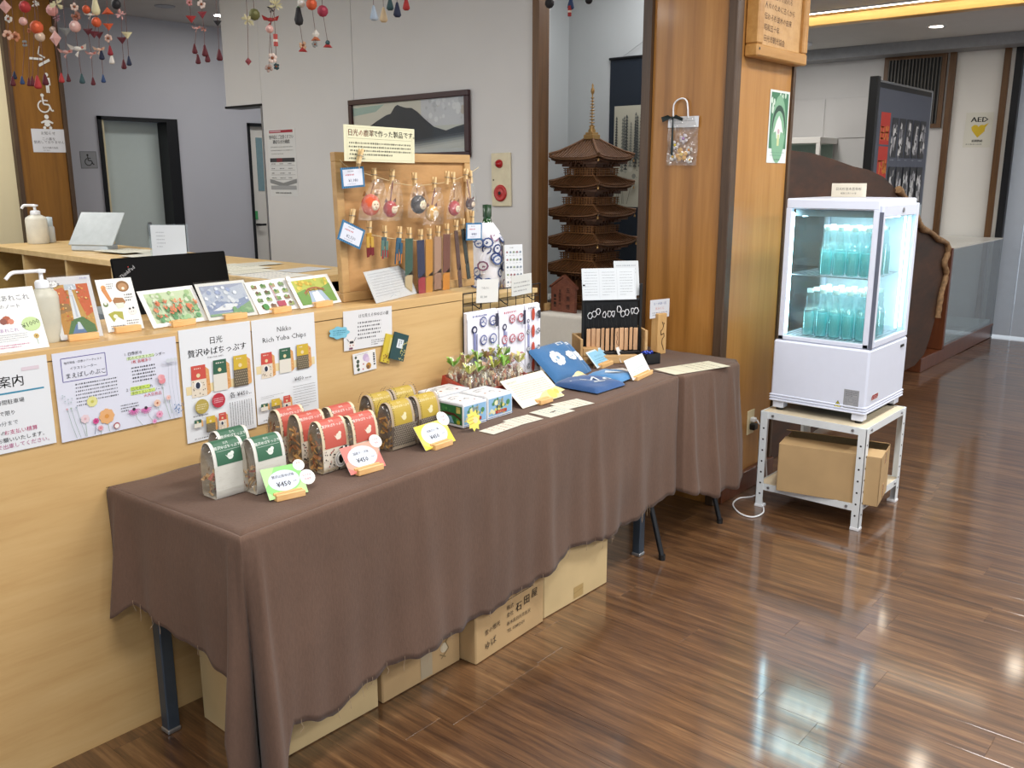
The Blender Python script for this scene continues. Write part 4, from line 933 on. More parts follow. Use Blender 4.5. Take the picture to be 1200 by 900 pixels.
def c1(s, w, h):
    a, b, c, d = .10, .13, .90, .92
    s.rect(a, b, c, d, '#cfa04a'); s.poly([(a, .2), (.30, .17), (.42, .32), (.36, .5), (a, .5)], '#d2682a'); s.poly([(.58, .14), (c, .13), (c, .6), (.72, .66), (.62, .42)], '#d8622a'); s.rect(.34, b, .62, .22, '#cdd8e4')
    s.poly([(a, .55), (.34, .5), (.42, .85), (.30, d), (a, d)], '#c98f30'); s.poly([(a, .42), (.36, .44), (.42, .55), (a, .60)], '#a07840'); s.poly([(.42, .20), (.50, .20), (.58, .68), (.40, .70)], '#eef2f8'); s.poly([(.47, .21), (.49, .21), (.52, .66), (.47, .66)], '#c7d0e2')
    s.poly([(.34, .70), (.62, .66), (.86, .80), (.88, d), (.2, d)], '#4f7a3e'); s.poly([(.42, .78), (.52, .74), (.64, d), (.30, d)], '#5f7fae'); s.poly([(.47, .74), (.52, .74), (.58, .86), (.44, .86)], '#d9e4f2')
    r = random.Random(5)
    for k in range(46): x = r.choice([r.uniform(.12, .38), r.uniform(.62, .88)]); s.circ(x, r.uniform(.18, .72), r.uniform(.012, .03), r.choice(['#e08a34', '#c94f28', '#e6a850', '#b4702a', '#8a8a3a', '#f0c878']), n=5)
    for k in range(12): s.circ(r.uniform(.4, .62), r.uniform(.15, .3), .018, '#e9eef6', n=6)
    s.circ(.09, .12, .11, '#f2f2f0', ry=.075); s.text('ひとり', .09, .10, .008, K, 'c'); s.text('華厳の滝', .09, .145, .008, K, 'c'); s.scrib(.74, .035, .92, .065, 1, '#8a82c0')
stand_card([(62, 327), (110.8, 323.3), (121.7, 395), (71.7, 400.8)], ZC, LA, 'watercolour card of a waterfall among orange leaves on the counter top', c1, '#e8e8ee', film=True, blk=.72)
def c2(s, w, h):
    s.circ(.17, .16, .07, '#e0a05a'); s.poly([(.1, .2), (.2, .12), (.32, .42), (.24, .45)], '#d28a4a'); s.scrib(.26, .08, .45, .2, 3, '#5a5a58'); s.circ(.70, .16, .18, '#8a5f2c', ry=.16); s.circ(.70, .17, .13, '#b8895a', ry=.11); s.circ(.70, .2, .04, '#f0e8d0')
    s.poly([(.33, .42), (.4, .36), (.62, .38), (.68, .46), (.62, .5), (.38, .5)], '#a3703e'); s.poly([(.38, .47), (.62, .47), (.6, .56), (.42, .58)], '#dfe6d4'); s.circ(.12, .48, .07, '#7a8a5a'); s.circ(.12, .46, .04, '#f0f0e8'); s.scrib(.68, .30, .9, .46, 3, '#5a5a58')
    s.poly([(.12, .66), (.3, .62), (.52, .64), (.5, .8), (.35, .72), (.22, .82)], '#a8a63e'); s.circ(.3, .72, .06, '#e8ecd8'); s.circ(.80, .66, .12, '#e9e4de', ry=.09, n=12); s.circ(.74, .60, .03, K); s.circ(.84, .59, .03, K); s.circ(.76, .66, .012, K, n=6); s.circ(.82, .66, .012, K, n=6); s.scrib(.1, .88, .5, .96, 2, '#5a5a58'); s.scrib(.56, .8, .9, .9, 2, '#7a7a78')
stand_card([(113.5, 330), (150.8, 326.7), (171.7, 385.8), (125, 391.7)], ZC, LA, 'illustrated white card of small sights and two badgers on the counter top', c2, blk=.72)
def wash(s, cols, n, seed, a=.05, b=.07, c=.95, d=.93, r0=.02, r1=.05):
    r = random.Random(seed)
    for k in range(n):
        q = r.uniform(r0, r1); s.circ(r.uniform(a+q, c-q), r.uniform(b+q, d-q), q, r.choice(cols), n=7, a0=r.random())
def c3(s, w, h):
    s.rect(.08, .10, .93, .90, '#c2d3ac'); wash(s, ['#9fbd84', '#b8cfa0', '#8db07c', '#d2dcc0'], 40, 2, .08, .1, .93, .5); wash(s, ['#7fae78', '#9cc48c', '#5f9a66'], 26, 3, .08, .5, .93, .9)
    r = random.Random(8)
    for k in range(26):
        x = r.uniform(.14, .88); y = r.uniform(.42, .8)
        for j in range(4): a = r.uniform(-2.8, -.3); s.line([(x, y), (x+.05*math.cos(a), y+.12*math.sin(a))], .0028, r.choice(['#d2764a', '#e08a5c', '#c96a4e']))
        s.line([(x, y), (x+.01, y+.12)], .0015, '#5a8a58')
stand_card([(165, 341.7), (229.4, 336.5), (245, 376.6), (180, 386.7)], ZC, math.radians(34), 'watercolour card of red lilies in green grass on the counter top', c3, blk=.42)
def c4(s, w, h):
    s.rect(.06, .08, .94, .92, '#c3cde0'); s.poly([(.06, .3), (.3, .12), (.6, .2), (.94, .1), (.94, .08), (.06, .08)], '#a9b2cc'); s.poly([(.06, .62), (.3, .50), (.55, .58), (.94, .45), (.94, .8), (.06, .86)], '#8f9fc2'); s.poly([(.15, .76), (.45, .60), (.75, .64), (.5, .78)], '#edf1f8')
    wash(s, ['#d6deec', '#b6c2da', '#e6ecf6', '#9fadd0'], 34, 5, .06, .1, .94, .7); s.poly([(.06, .86), (.5, .86), (.94, .60), (.94, .92), (.06, .92)], '#7fa27a'); wash(s, ['#6f9a6a', '#8fb084'], 14, 6, .5, .72, .94, .92)
stand_card([(231, 335.4), (287.3, 328.3), (303, 370), (245, 377.7)], ZC, math.radians(34), 'watercolour card of misty blue water in a clear sleeve on the counter top', c4, film=True, blk=.45)
def c5(s, w, h):
    r = random.Random(4)
    for i in range(4):
        for j in range(4):
            x = .10+.22*i+.03*(j % 2); y = .10+.21*j; s.rect(x, y+.03, x+.13, y+.14, r.choice(['#6f8f52', '#8a6a4a', '#9aa86a', '#5f7a4a', '#b09a78', '#7a8f6a'])); s.circ(x+.05, y+.05, .035, r.choice(['#4f7a44', '#80a060', '#6a4a3a']), n=7); s.scrib(x, y+.15, x+.13, y+.185, 1, '#55555a')
    s.rect(.52, .70, .72, .86, '#b0455a'); s.rect(.54, .20, .56, .66, '#c08a98'); s.circ(.22, .82, .07, '#4e8f48', n=9)
stand_card([(289.4, 331), (338.2, 327.8), (351, 362.5), (304.6, 370)], ZC, math.radians(34), 'white card covered in tiny drawn buildings and trees on the counter top', c5, blk=.45)
def c6(s, w, h):
    s.rect(.08, .10, .92, .92, '#b6bd54'); wash(s, ['#d8b840', '#c9a83a', '#a8b04a', '#e0c858'], 26, 7, .08, .1, .92, .5); s.poly([(.08, .5), (.3, .42), (.34, .92), (.08, .92)], '#6f9a4a'); s.poly([(.66, .45), (.92, .3), (.92, .92), (.74, .92)], '#7aa04c')
    s.poly([(.36, .5), (.66, .5), (.76, .92), (.30, .92)], '#a9bcd0'); s.poly([(.42, .56), (.56, .52), (.64, .92), (.40, .92)], '#e6eef4'); s.line([(.24, .56), (.38, .42), (.56, .40), (.74, .5)], .0055, '#a3603a'); s.line([(.24, .62), (.38, .48), (.56, .46), (.74, .56)], .002, '#8a4a2c')
    for x in (.3, .4, .5, .6, .7): s.line([(x, .42), (x, .54)], .0015, '#8a4a2c')
    s.circ(.05, .03, .06, '#eef0f0', n=10)
stand_card([(340.3, 327.8), (384.8, 321.8), (402, 355), (351, 363.6)], ZC, math.radians(34), 'watercolour card of a red bridge over a stream, rightmost card on the counter top', c6, blk=.42)

# ------------------------------------------------------------------ pump bottles, laptop, desk clutter
M_gel = plain('milky_gel_bottle', '#cfcdbd', .35, bmp=0, alpha=.82)
def pump(name, lab, p, H, R, head=1.0, ang=3.14, mat=None, cap=None, sx=1.0):
    t = thing(name, lab, 'bottle', T(p) @ RZ(ang))
    mb = MB(); mb.lathe([(R*.92, 0), (R, .006), (R, H*.72), (R*.9, H*.80), (R*.42, H*.88), (R*.40, H*.9)], 20, sx=sx, sy=.8); mb.build('bottle_body', mat or M_gel, t)
    mb = MB(); mb.lathe([(R*.46, H*.88), (R*.46, H*.97), (R*.38, H), (R*.14, H*1.01), (R*.13, H*1.12)], 14); mb.build('collar', cap or M_wplas, t)
    mb = MB(); mb.lathe([(R*.30, H*1.12), (R*.34, H*1.17), (R*.001, H*1.185)], 12); mb.tube(smooth_path([(0, 0, H*1.15), (R*1.0*head, 0, H*1.155), (R*1.7*head, 0, H*1.15), (R*2.1*head, 0, H*1.06)], 4), R*.13, 8); mb.build('pump_head', cap or M_wplas, t)
    return t
pump('pump_bottle', 'big white pump bottle with a long nozzle among the cards on the counter', ony(57, 400, 2.36).xy.to_3d()+Vector((0, 0, 1.0905)), .155, .036, 1.15, math.radians(186))
pump('pump_bottle', 'tall cream pump bottle standing on the far end of the staff desk', Vector((2.36, 5.88, 1.0905)), .20, .062, .55, math.radians(165), plain('cream_bottle', '#d9d6c8', .4, bmp=0))
p = onz(59, 284, 1.091); t = thing('spray_bottle', 'small clear spray bottle with pale label on the staff desk', 'bottle', T(p))
mb = MB(); mb.lathe([(.03, 0), (.033, .004), (.033, .09), (.028, .10)], 14); mb.build('bottle_body', plain('pale_label', '#c2c6c6', .4, bmp=0), t)
mb = MB(); mb.lathe([(.026, .10), (.026, .155), (.0, .158)], 12); mb.build('cap', plain('grey_cap', '#b9c6cc', .3, bmp=0), t)
# laptop lid seen from behind
lp = thing('laptop', 'black laptop with its lid open behind the counter cards', 'laptop', T(1.275, 2.655, .975))
mb = MB(); mb.bbox(0, .385, -.02, .25, 0, .022, .004); mb.build('keyboard_base', M_black, lp)
M_lid = plain('laptop_lid', '#060607', .6, bmp=.02, var=.02); M_lid.node_tree.nodes['Principled BSDF'].inputs['Specular IOR Level'].default_value = .12
mb = MB(); mb.bbox(0, .385, 0, .265, 0, .009, .004); LM = frame((0, -.012, .02), (1, 0, 0), (0, math.sin(.18), math.cos(.18))); lid = mb.build('lid', M_lid, lp, T(0, -.012, .02) @ RX(math.radians(80)))
s = Sheet(.06, .016, None); s.text('ThinkPad', 0, .9, .0155, '#c9c9cc', bold=.0004); s.circ(.70, -.05, .03, '#c03028'); s.build('logo', T(0, -.012, .02) @ RX(math.radians(80)) @ T(.022, .20, .0095) @ RZ(math.radians(32)), lp)
if True:
    # the lid's outer face looks toward the hall: put the lettering there too
    o = bpy.data.objects[-1] if False else None
dkz = 1.0905
def on_desk(px): return onz(px[0], px[1], dkz)
t = thing('tablet_stand', 'grey tablet leaning back on its stand on the staff desk', 'tablet', T(2.30, 5.05, dkz) @ RZ(math.radians(-62)))
mb = MB(); mb.bbox(-.13, .10, -.0, .10, 0, .035, .006); mb.build('stand_base', plain('tablet_grey', '#b4bdc4', .4, bmp=0), t)
mb = MB(); mb.bbox(-.14, .14, 0, .22, 0, .008, .003); sc_ = mb.build('screen', plain('tablet_back', '#a7adae', .25, bmp=0), t, T(0, .0, .03) @ RX(math.radians(52)))
s = Sheet(.26, .20, '#9fa8a6', .0005); wash(s, ['#b9beb8', '#c9b9a0', '#8f9a98'], 10, 3); s.build('screen_picture', T(-.13, .008, .04) @ RX(math.radians(52)) @ T(0, 0, .0015), t)
t = thing('menu_stand', 'clear acrylic stand with a white sheet on the staff desk', 'stand', T(2.16, 3.95, dkz) @ RZ(math.radians(-50)))
mb = MB(); mb.box(-.09, .09, 0, .003, 0, .19); mb.box(-.09, .09, 0, .08, 0, .003); mb.build('acrylic_sheet', M_acr, t)
s = Sheet(.16, .18, '#dfe4e8', .0006); s.scrib(.15, .15, .4, .6, 5, '#a4aab2', .3); s.build('paper_sheet', frame((-.08, -.002, .006), (1, 0, 0), (0, 0, 1), (0, -1, 0)), t)
rr = random.Random(21)
for k in range(13):
    x = rr.uniform(2.18, 2.50); y = 3.16+k*.13; a = rr.uniform(-.15, .15)
    s = Sheet(.21, .148 if k % 3 else .297, rr.choice(['#e6e4d4', '#dcdccf', '#e9e7dd', '#d3d8dc']), .0005); s.scrib(.08, .1, .92, .9, 5, rr.choice(['#b8ba9c', '#a8b0b8', '#c9b8a0']), .3)
    tag(s.build('leaflet', T(x-.1, y-.05, dkz+.0008+.0008*k) @ RZ(a)), 'pale leaflet flat on the staff desk, %s from its near end' % ['first', 'second', 'third', 'fourth', 'fifth', 'sixth', 'seventh', 'eighth', 'ninth', 'tenth', 'eleventh', 'twelfth', 'last'][k], 'leaflet', 'leaflets on the staff desk')
# plant and dark cabinet at the far left
t = thing('side_cabinet', 'dark cabinet with pale top at the far left carrying a green plant', 'cabinet', T(1.35, 6.35, 0))
mb = MB(); mb.bbox(0, .85, 0, .45, 0, 1.07, .004); mb.build('body', M_black, t)
mb = MB(); mb.bbox(-.02, .87, -.03, .47, 1.07, 1.10, .003); mb.build('cabinet_top', M_birch_in, t)
t = thing('potted_plant', 'small leafy green plant on the far left cabinet', 'plant', T(2.06, 6.45, 1.1005))
mb = MB(); mb.lathe([(.05, 0), (.07, .05), (.065, .05)], 12); mb.build('pot', plain('green_pot', '#5a6a52', .6), t)
mb = MB(); rr = random.Random(4)
for k in range(110):
    a = rr.uniform(0, 6.28); r = rr.uniform(.02, .17); z = .05+rr.uniform(0, .05)*(1.2-r*4); c = Vector((r*math.cos(a), r*math.sin(a), z)); u = Vector((math.cos(a), math.sin(a), rr.uniform(-.3, .5)))*.03; v = Vector((-math.sin(a), math.cos(a), rr.uniform(-.3, .3)))*.012
    mb.add([c-u, c+v, c+u, c-v], [(0, 1, 2, 3)], False)
mb.build('foliage', plain('leaf_green', '#3f6b35', .5, var=.4, sc=30), t, kind='stuff')
t = thing('storage_box', 'grey plastic organiser standing between staff desk and laptop', 'box', T(1.52, 3.05, 0))
mb = MB(); mb.bbox(-.10, .06, 0, .2, 0, 1.04, .006); mb.build('organiser', plain('organiser_grey', '#6f7678', .5), t)
mb = MB(); mb.box(-.09, .05, -.004, 0, .85, .86); mb.box(-.09, .05, -.004, 0, .92, .93); mb.box(-.09, .05, -.004, 0, .99, 1.0); mb.build('slots', plain('organiser_light', '#a9b0b2', .5), t)
# ================================================================== GOODS ON THE TABLES
ZB = ZT+.0015
PK_L, PK_D, PK_H = .102, .066, .142
def arch(k=1.0):
    d = PK_D/2*k; pts = [(-d*.82, 0), (-d*.98, .006)]
    for j in range(1, 5): pts.append((-d*(1-.01*j), .006+.066*j/4))
    for j in range(1, 13):
        a = math.pi/2*j/12; pts.append((-d*.96*math.cos(a)**.85 if j < 12 else 0, .072+(PK_H*k-.072)*math.sin(a)))
    full = pts+[(-y, z) for y, z in reversed(pts[:-1])]
    return full
_AR = arch(); _AL = [0]
for a, b in zip(_AR[:-1], _AR[1:]): _AL.append(_AL[-1]+math.dist(a, b))
def warp_pack(x, s, off):
    s = max(0, min(_AL[-1]-1e-6, s)); k = max(i for i in range(len(_AL)-1) if s >= _AL[i]); f = (s-_AL[k])/(_AL[k+1]-_AL[k]); a = _AR[k]; b = _AR[k+1]
    ty, tz = b[0]-a[0], b[1]-a[1]; l = math.hypot(ty, tz); ny, nz = -tz/l, ty/l
    return Vector((x, a[0]+ty*f+ny*(off+.0004), a[1]+tz*f+nz*(off+.0004)))
M_kraftfilm = clear('snack_bag_film', '#f8f4ee', .08, .12, .04, .5)
def make_pack(kind, label, M, seed):
    t = thing('snack_packet', label, 'packet', M, 'arched snack packets on the table')
    c = {'green': ('#3a6b50', '#dedcd2'), 'red': ('#cc6052', '#e6d3b8'), 'yellow': ('#c2a640', '#55493f')}[kind]; rr = random.Random(seed)
    mb = MB(); n = len(_AR); x0, x1 = .006, PK_L-.006; mb.col = srgb({'green': '#e2e0d8', 'red': '#e4d4b4', 'yellow': '#b9a68e'}[kind])
    vs = [(x0, y, z) for y, z in _AR]+[(x1, y, z) for y, z in _AR]; mb.add(vs, [(k, n+k, n+k+1, k+1) for k in range(n-1)], True)
    mb.add([(x0, y*.97, z*.985+.0006) for y, z in _AR]+[(x1, y*.97, z*.985+.0006) for y, z in _AR], [(k+1, n+k+1, n+k, k) for k in range(n-1)], True)
    for xx in (x0, x1): mb.add([(xx, y, z) for y, z in _AR]+[(xx, y*.97, z*.985+.0006) for y, z in _AR], [(k, k+1, n+k+1, n+k) for k in range(n-1)], False)
    mb.box(x0, x1, -PK_D*.41, PK_D*.41, .0, .0012)
    S = _AL[-1]; s = Sheet(x1-x0, S, None); s.mb = mb; s.warp = lambda x, y, z: warp_pack(x+x0, y, z); F = lambda m: 1-m/S     # m = metres along the band
    W = x1-x0
    if kind == 'green':
        s.rect(.10, F(.205), .90, F(.088), c[0], 14)
        s.text('日光', .5, F(.140), .0075, '#e6ece4', 'c'); s.text('贅沢ゆばちっぷす', .5, F(.128), .0098, '#f0f4ee', 'c', wide=.95)
        s.rect(.14, F(.1235), .86, F(.1228), '#cfe0d4'); s.circ(.53, F(.107), .095, '#e9efe8', n=12); s.circ(.60, F(.1135), .055, '#e9efe8', n=10); s.poly([(.38, F(.112)), (.5, F(.105)), (.48, F(.099))], '#e9efe8'); s.line([(.44, F(.108)), (.58, F(.106))], .0008, '#9cc0aa')
        s.rect(0, F(.087), 1, F(.004), '#dcdad0', 4)
        for k in range(34): a = rr.random(); b = rr.uniform(.006, .08); s.line([(a, F(b)), (min(1, a+rr.uniform(.05, .2)), F(b+rr.uniform(-.002, .002)))], .0005, '#c9c6ba')
    if kind == 'red':
        s.rect(.10, F(.205), .90, F(.070), c[0], 16); s.text('日光', .5, F(.142), .0075, '#f4e6dc', 'c'); s.text('贅沢ゆばちっぷす', .5, F(.128), .0098, '#f8ece4', 'c', wide=.95)
        s.circ(.62, F(.098), .10, '#efe3d0', n=12); s.circ(.68, F(.106), .06, '#efe3d0', n=10); s.poly([(.46, F(.103)), (.58, F(.096)), (.56, F(.088))], '#efe3d0')
        s.rect(0, F(.069), 1, F(.004), '#eadfce', 4)
        for k in range(70): s.circ(rr.uniform(.02, .98), F(rr.uniform(.006, .066)), rr.uniform(.012, .03), rr.choice(['#24201e', '#24201e', '#a63a34', '#3a3230']), n=5)
        for k in range(16): s.circ(rr.choice([.05, .95]), F(rr.uniform(.07, .14)), .018, '#3a2a24', n=5)
        s.circ(.60, F(.036), .22, '#f3eee6', ry=.26, n=16); s.circ(.60, F(.036), .17, '#8f8a88', ry=.21, n=14); s.circ(.60, F(.036), .15, '#f3eee6', ry=.19, n=14); s.circ(.61, F(.036), .09, '#15151a', ry=.14, n=12)
        s.poly([(.55, F(.066)), (.75, F(.072)), (.95, F(.068)), (.9, F(.060)), (.6, F(.060))], '#1c1a1c'); s.rect(.7, F(.07), .78, F(.056), '#f4f0ea'); s.rect(.86, F(.068), .93, F(.056), '#f4f0ea')
    if kind == 'yellow':
        s.rect(.10, F(.200), .90, F(.078), c[0], 14); s.text('日光', .5, F(.142), .0072, '#efe3b0', 'c'); s.text('贅沢ゆばちっぷす', .5, F(.129), .0092, '#f3e9bc', 'c', wide=.95)
        s.circ(.55, F(.098), .10, '#ece2b4', n=12); s.circ(.60, F(.107), .06, '#ece2b4', n=10); s.poly([(.40, F(.104)), (.52, F(.098)), (.5, F(.090))], '#ece2b4')
        s.rect(0, F(.077), 1, F(.004), '#5b4e44', 4)
        for r in range(11):
            for q in range(13):
                x = .04+.078*q+(.039 if r % 2 else 0)
                if x < .98: s.line([(x-.03, F(.008+.0066*r)), (x, F(.0125+.0066*r)), (x+.03, F(.008+.0066*r))], .0009, '#cbbfa9')
        for k in range(22): s.circ(.05, F(.08+.0058*k), .02, '#3a2f28', n=5); s.circ(.95, F(.08+.0058*k), .02, '#3a2f28', n=5)
    mb.build('paper_band', print_mat('packet_paper', .5), t)
    f = MB(); n = len(_AR)
    rings = []
    for x, k in ((-.004, .80), (.003, .93), (.02, .95), (PK_L-.02, .95), (PK_L-.003, .93), (PK_L+.004, .80)): rings.append([(x+rr.uniform(-.0015, .0015), y*k*(1+rr.uniform(-.04, .04)), .002+z*k*(1+rr.uniform(-.02, .02))) for y, z in _AR])
    vs = sum(rings, []); f.add(vs, [(j*n+k, (j+1)*n+k, (j+1)*n+k+1, j*n+k+1) for j in range(5) for k in range(n-1)], True); f.add(rings[0], [tuple(range(n))], False); f.add(rings[-1], [tuple(range(n))[::-1]], False)
    f.build('clear_bag', M_kraftfilm, t)
    g = MB(); cc = {'green': ['#d9b98a', '#c9a272', '#e6cda2', '#b86a5a'], 'red': ['#d9a05a', '#e6b86e', '#b8783c', '#efcf92', '#9a5832'], 'yellow': ['#d09a44', '#e6b85c', '#b8843a', '#efc878', '#a06c30']}[kind]
    for k in range(90 if kind != 'green' else 60):
        top = .10 if kind != 'green' else .075
        c3 = Vector((rr.uniform(.004, PK_L-.004) if k % 3 else rr.choice([rr.uniform(.0, .008), PK_L-.004]), rr.uniform(-.021, .021), rr.uniform(.006, top))); u = Vector((rr.uniform(-.5, .5), rr.uniform(-1, 1), rr.uniform(-1, 1))).normalized()*rr.uniform(.006, .012); v = u.orthogonal().normalized()*rr.uniform(.003, .006); w_ = u.cross(v).normalized()*.002
        g.col = srgb(rr.choice(cc)); g.add([c3-u-v, c3+u-v*.6+w_, c3+u+v, c3-u+v*.7-w_, c3+w_*2], [(0, 1, 4), (1, 2, 4), (2, 3, 4), (3, 0, 4)], False)
    g.build('crisps', print_mat('food_colour', .6), t, kind='stuff'); return t
def apex(u, v): p = onz(u, v, ZB+PK_H); return T(p.x-.006, p.y, ZB)
for i, (k, px, lab) in enumerate((
    ('green', (241, 519.5), 'green and white snack packet nearest the left table end'), ('green', (289, 514.5), 'green and white snack packet right behind the green price card'), ('green', (249.5, 506), 'green and white snack packet standing behind two others'),
    ('red', (320, 480.5), 'red snack packet at the back left of the red ones'), ('red', (343, 486), 'red snack packet in the middle left showing golden crisps'), ('red', (368, 494.5), 'front red snack packet with a large black and white oval'), ('red', (404.5, 487.5), 'red snack packet just behind the red price card'), ('red', (381, 477.5), 'red snack packet at the back, beside the yellow ones'),
    ('yellow', (450, 472.5), 'front left yellow snack packet with wave pattern'), ('yellow', (482, 464.5), 'front right yellow snack packet with wave pattern'), ('yellow', (428, 463.5), 'back left yellow snack packet by the counter'), ('yellow', (455.5, 456.5), 'back right yellow snack packet by the counter'))):
    make_pack(k, lab, apex(*px), 40+i)
def pricecard(cols, name, extra):
    def f(s, w, h):
        s.rect(0, 0, 1, 1, cols[0]); r = random.Random(len(name)); s.poly([(0, 0), (.35, 0), (.1, .5), (0, .6)], cols[1]); s.poly([(1, 1), (.5, 1), (.85, .7), (1, .4)], cols[1]); s.poly([(0, .75), (.25, 1), (0, 1)], cols[1])
        s.circ(.50, .47, .40, '#d3dae8', ry=.27, n=24); s.text(name, .50, .36, .0085, K, 'c', bold=.0003); s.text('¥450', .46, .66, .0185, '#16161a', 'c', bold=.0007); s.scrib(.72, .52, .84, .58, 1, '#55555a')
        for (x, y, q, c, t_) in extra:
            s.circ(x, y, q, '#f2f0ea', n=18); s.circ(x, y, q*.88, c, n=18)
            for j, l in enumerate(t_): s.text(l, x, y-.04+.13*j, .0062, '#b0505a' if j else '#8a4a50', 'c')
    return f
stand_card([(304, 553), (348, 544), (362, 578), (315.5, 588.5)], ZB, math.radians(38), 'green-edged price card for the green snack packets', pricecard(('#8fd67a', '#b8ea9a'), '贅沢山葵ゆば味', [(.98, .08, .15, '#efe9e0', ['人気']), (1.10, .52, .20, '#f2e4e6', ['おすすめ', '新発売'])]), name='price_card', blk=.75)
stand_card([(398, 528), (437, 517), (453, 547), (410.5, 559)], ZB, math.radians(38), 'red-edged price card for the red snack packets', pricecard(('#eda08a', '#e27a70'), '国産チーズ味', [(1.02, .05, .17, '#efe2e2', ['大人気', '商品'])]), name='price_card', blk=.72)
stand_card([(486, 501), (522, 492), (534, 518), (499, 530)], ZB, math.radians(38), 'yellow-edged price card for the yellow snack packets', pricecard(('#ecdf6a', '#e8d23c'), '和風カレー味', [(.98, .0, .18, '#efe2e2', ['大人気', '商品'])]), name='price_card', blk=.6)

# ------------------------------------------------------------------ picture boxes
def giftbox(x, y, lab, L=.112, D=.128, H=.078, rot=0):
    t = thing('gift_box', lab, 'box', T(x, y, ZB) @ RZ(rot), 'small picture gift boxes'); mb = MB(); mb.bbox(0, L, 0, D, 0, H, .002); mb.build('box_body', plain('box_white', '#e4e6ea', .45, bmp=0), t)
    rr = random.Random(int(x*100)); s = Sheet(L, H, None)      # front (-Y)
    s.rect(.04, .10, .96, .86, '#8fbbe0'); wash(s, ['#e8e6c0', '#6fa0cc', '#d9cf7a', '#4f8a5a'], 20, 3, .04, .1, .96, .86, .03, .08); s.text('日光', .5, .36, .016, '#e6cf3a', 'c', bold=.0008); s.text('ゆば', .45, .58, .016, '#2c4a3a', 'c', bold=.0006); s.rect(.3, .66, .75, .80, '#b0402e'); s.text('カステラ', .52, .79, .0085, '#f0e0c0', 'c'); s.rect(0, .90, 1, .93, '#5a7aa8')
    s.build('front_print', front(t, L, H), t)
    s = Sheet(D, H, None); s.rect(.03, .10, .97, .88, '#2f7a44'); wash(s, ['#3f9450', '#2a6a3c', '#5aa85a'], 14, 4, .03, .1, .97, .88, .03, .09); s.poly([(.05, .62), (.3, .42), (.7, .42), (.95, .62), (.95, .7), (.7, .52), (.3, .52), (.05, .7)], '#5a2a1c'); s.poly([(.3, .60), (.6, .56), (.7, .85), (.2, .85)], '#8fc0d8'); s.rect(.78, .14, .92, .40, '#e6d878'); s.text('日光', .85, .25, .012, '#2c4a2c', 'c'); s.circ(.85, .78, .06, '#c9c23a')
    s.build('side_print', frame((-.0006, D, 0), (0, -1, 0), (0, 0, 1)), t)
    s = Sheet(L, D, None); s.frame(.03, .03, .97, .97, .0012, '#5a6a90'); s.line([(.2, .3), (.45, .22), (.7, .28)], .0022, '#333a44'); s.circ(.6, .62, .09, '#c9ccd0'); s.circ(.6, .62, .075, '#eceef0'); s.line([(.52, .6), (.62, .55), (.7, .62)], .002, '#2a2a30'); s.circ(.3, .65, .035, '#c98a5a'); s.text('日光', .3, .45, .014, '#5a5a62', 'c'); s.circ(.72, .8, .03, '#b0402e'); s.build('lid_print', T(0, 0, H+.0003), t)
    return t
giftbox(2.005, 1.935, 'front left white and green picture gift box on the table', rot=.0)
giftbox(2.128, 1.942, 'front right white and blue picture gift box on the table', L=.125)
giftbox(2.045, 2.085, 'back white and green picture gift box near the counter', L=.15, D=.10)
def star(s, w, h):
    s.mb.col = srgb('#ece06a'); R = w/2
    s.mb.prism([(w/2+R*(1.0 if k % 2 else .72)*math.cos(2*math.pi*k/18), h/2+h/2*(1.0 if k % 2 else .72)*math.sin(2*math.pi*k/18)) for k in range(18)], -.001, 0)
    s.circ(.6, .5, .18, '#f4d8a0'); s.line([(.2, .35), (.55, .3)], .002, '#d2a83c'); s.line([(.15, .5), (.5, .45)], .002, '#d2a83c'); s.line([(.2, .65), (.5, .6)], .002, '#d2a83c')
stand_card([(543, 479), (560, 481), (566, 504), (549, 508)], ZB, math.radians(15), 'yellow starburst price tag in front of the gift boxes', star, paper=None, name='price_tag', cat='card', blk=0)
def flat(px, lab, draw, paper='#e8e4d4', z=0, name='paper_slip', cat='paper'):
    P = [onz(*p, ZB+.0008+z) for p in px]; M, w, h = fit4(*P, (0, 0, 1)); s = Sheet(w, h, paper, .0005); draw(s, w, h); return tag(s.build(name, M), lab, cat)
sl_ = lambda c, n=4: (lambda s, w, h: s.scrib(.06, .12, .94, .88, n, c, .3))
# corners given as seen: TL TR BR BL
flat([(589, 493.5), (606, 497), (583, 510), (565, 506)], 'cream paper slip lying beside the yellow starburst tag', sl_('#c08a7a'))
flat([(617, 485), (636, 491), (609, 498), (590, 494)], 'second cream paper slip from the left along the table edge', sl_('#a8a090'), z=.0007)
flat([(647, 475), (673, 481), (646, 489.5), (622.5, 484)], 'cream slip with bluish print below the handwritten card', sl_('#8ab4bc'), z=.0002)
flat([(673, 466), (694, 472), (668, 480), (647.5, 475)], 'cream paper slip nearest the dark blue bag', sl_('#b0a898'), z=.001)
flat([(819, 420.7), (847, 426.5), (800, 442), (777, 435)], 'long cream paper slip on the second table beside the column', lambda s, w, h: (s.scrib(.05, .12, .95, .6, 4, '#a49c8a', .3), s.line([(.0, .8), (1, .78)], .002, '#8a8272')), '#e9e4cc', z=.001)
def hand(s, w, h):
    s.text('日光みやげ', .08, .17, .011, '#6a6a62'); s.scrib(.08, .22, .92, .78, 8, '#8c8a80', .34); s.poly([(.62, .70), (1.0, .62), (1.12, .82), (.95, .86), (1.02, .98), (.6, 1.0), (.42, .9)], '#ecdf9a'); s.circ(.80, .82, .09, '#e0cf6a'); s.circ(.92, .78, .05, '#d9c65c')
stand_card([(590, 451), (634, 431.7), (661, 465), (613, 480)], ZB, math.radians(52), 'large handwritten cream card leaning behind the loose paper slips', hand, '#eae6d6', name='handwritten_card', blk=.3)

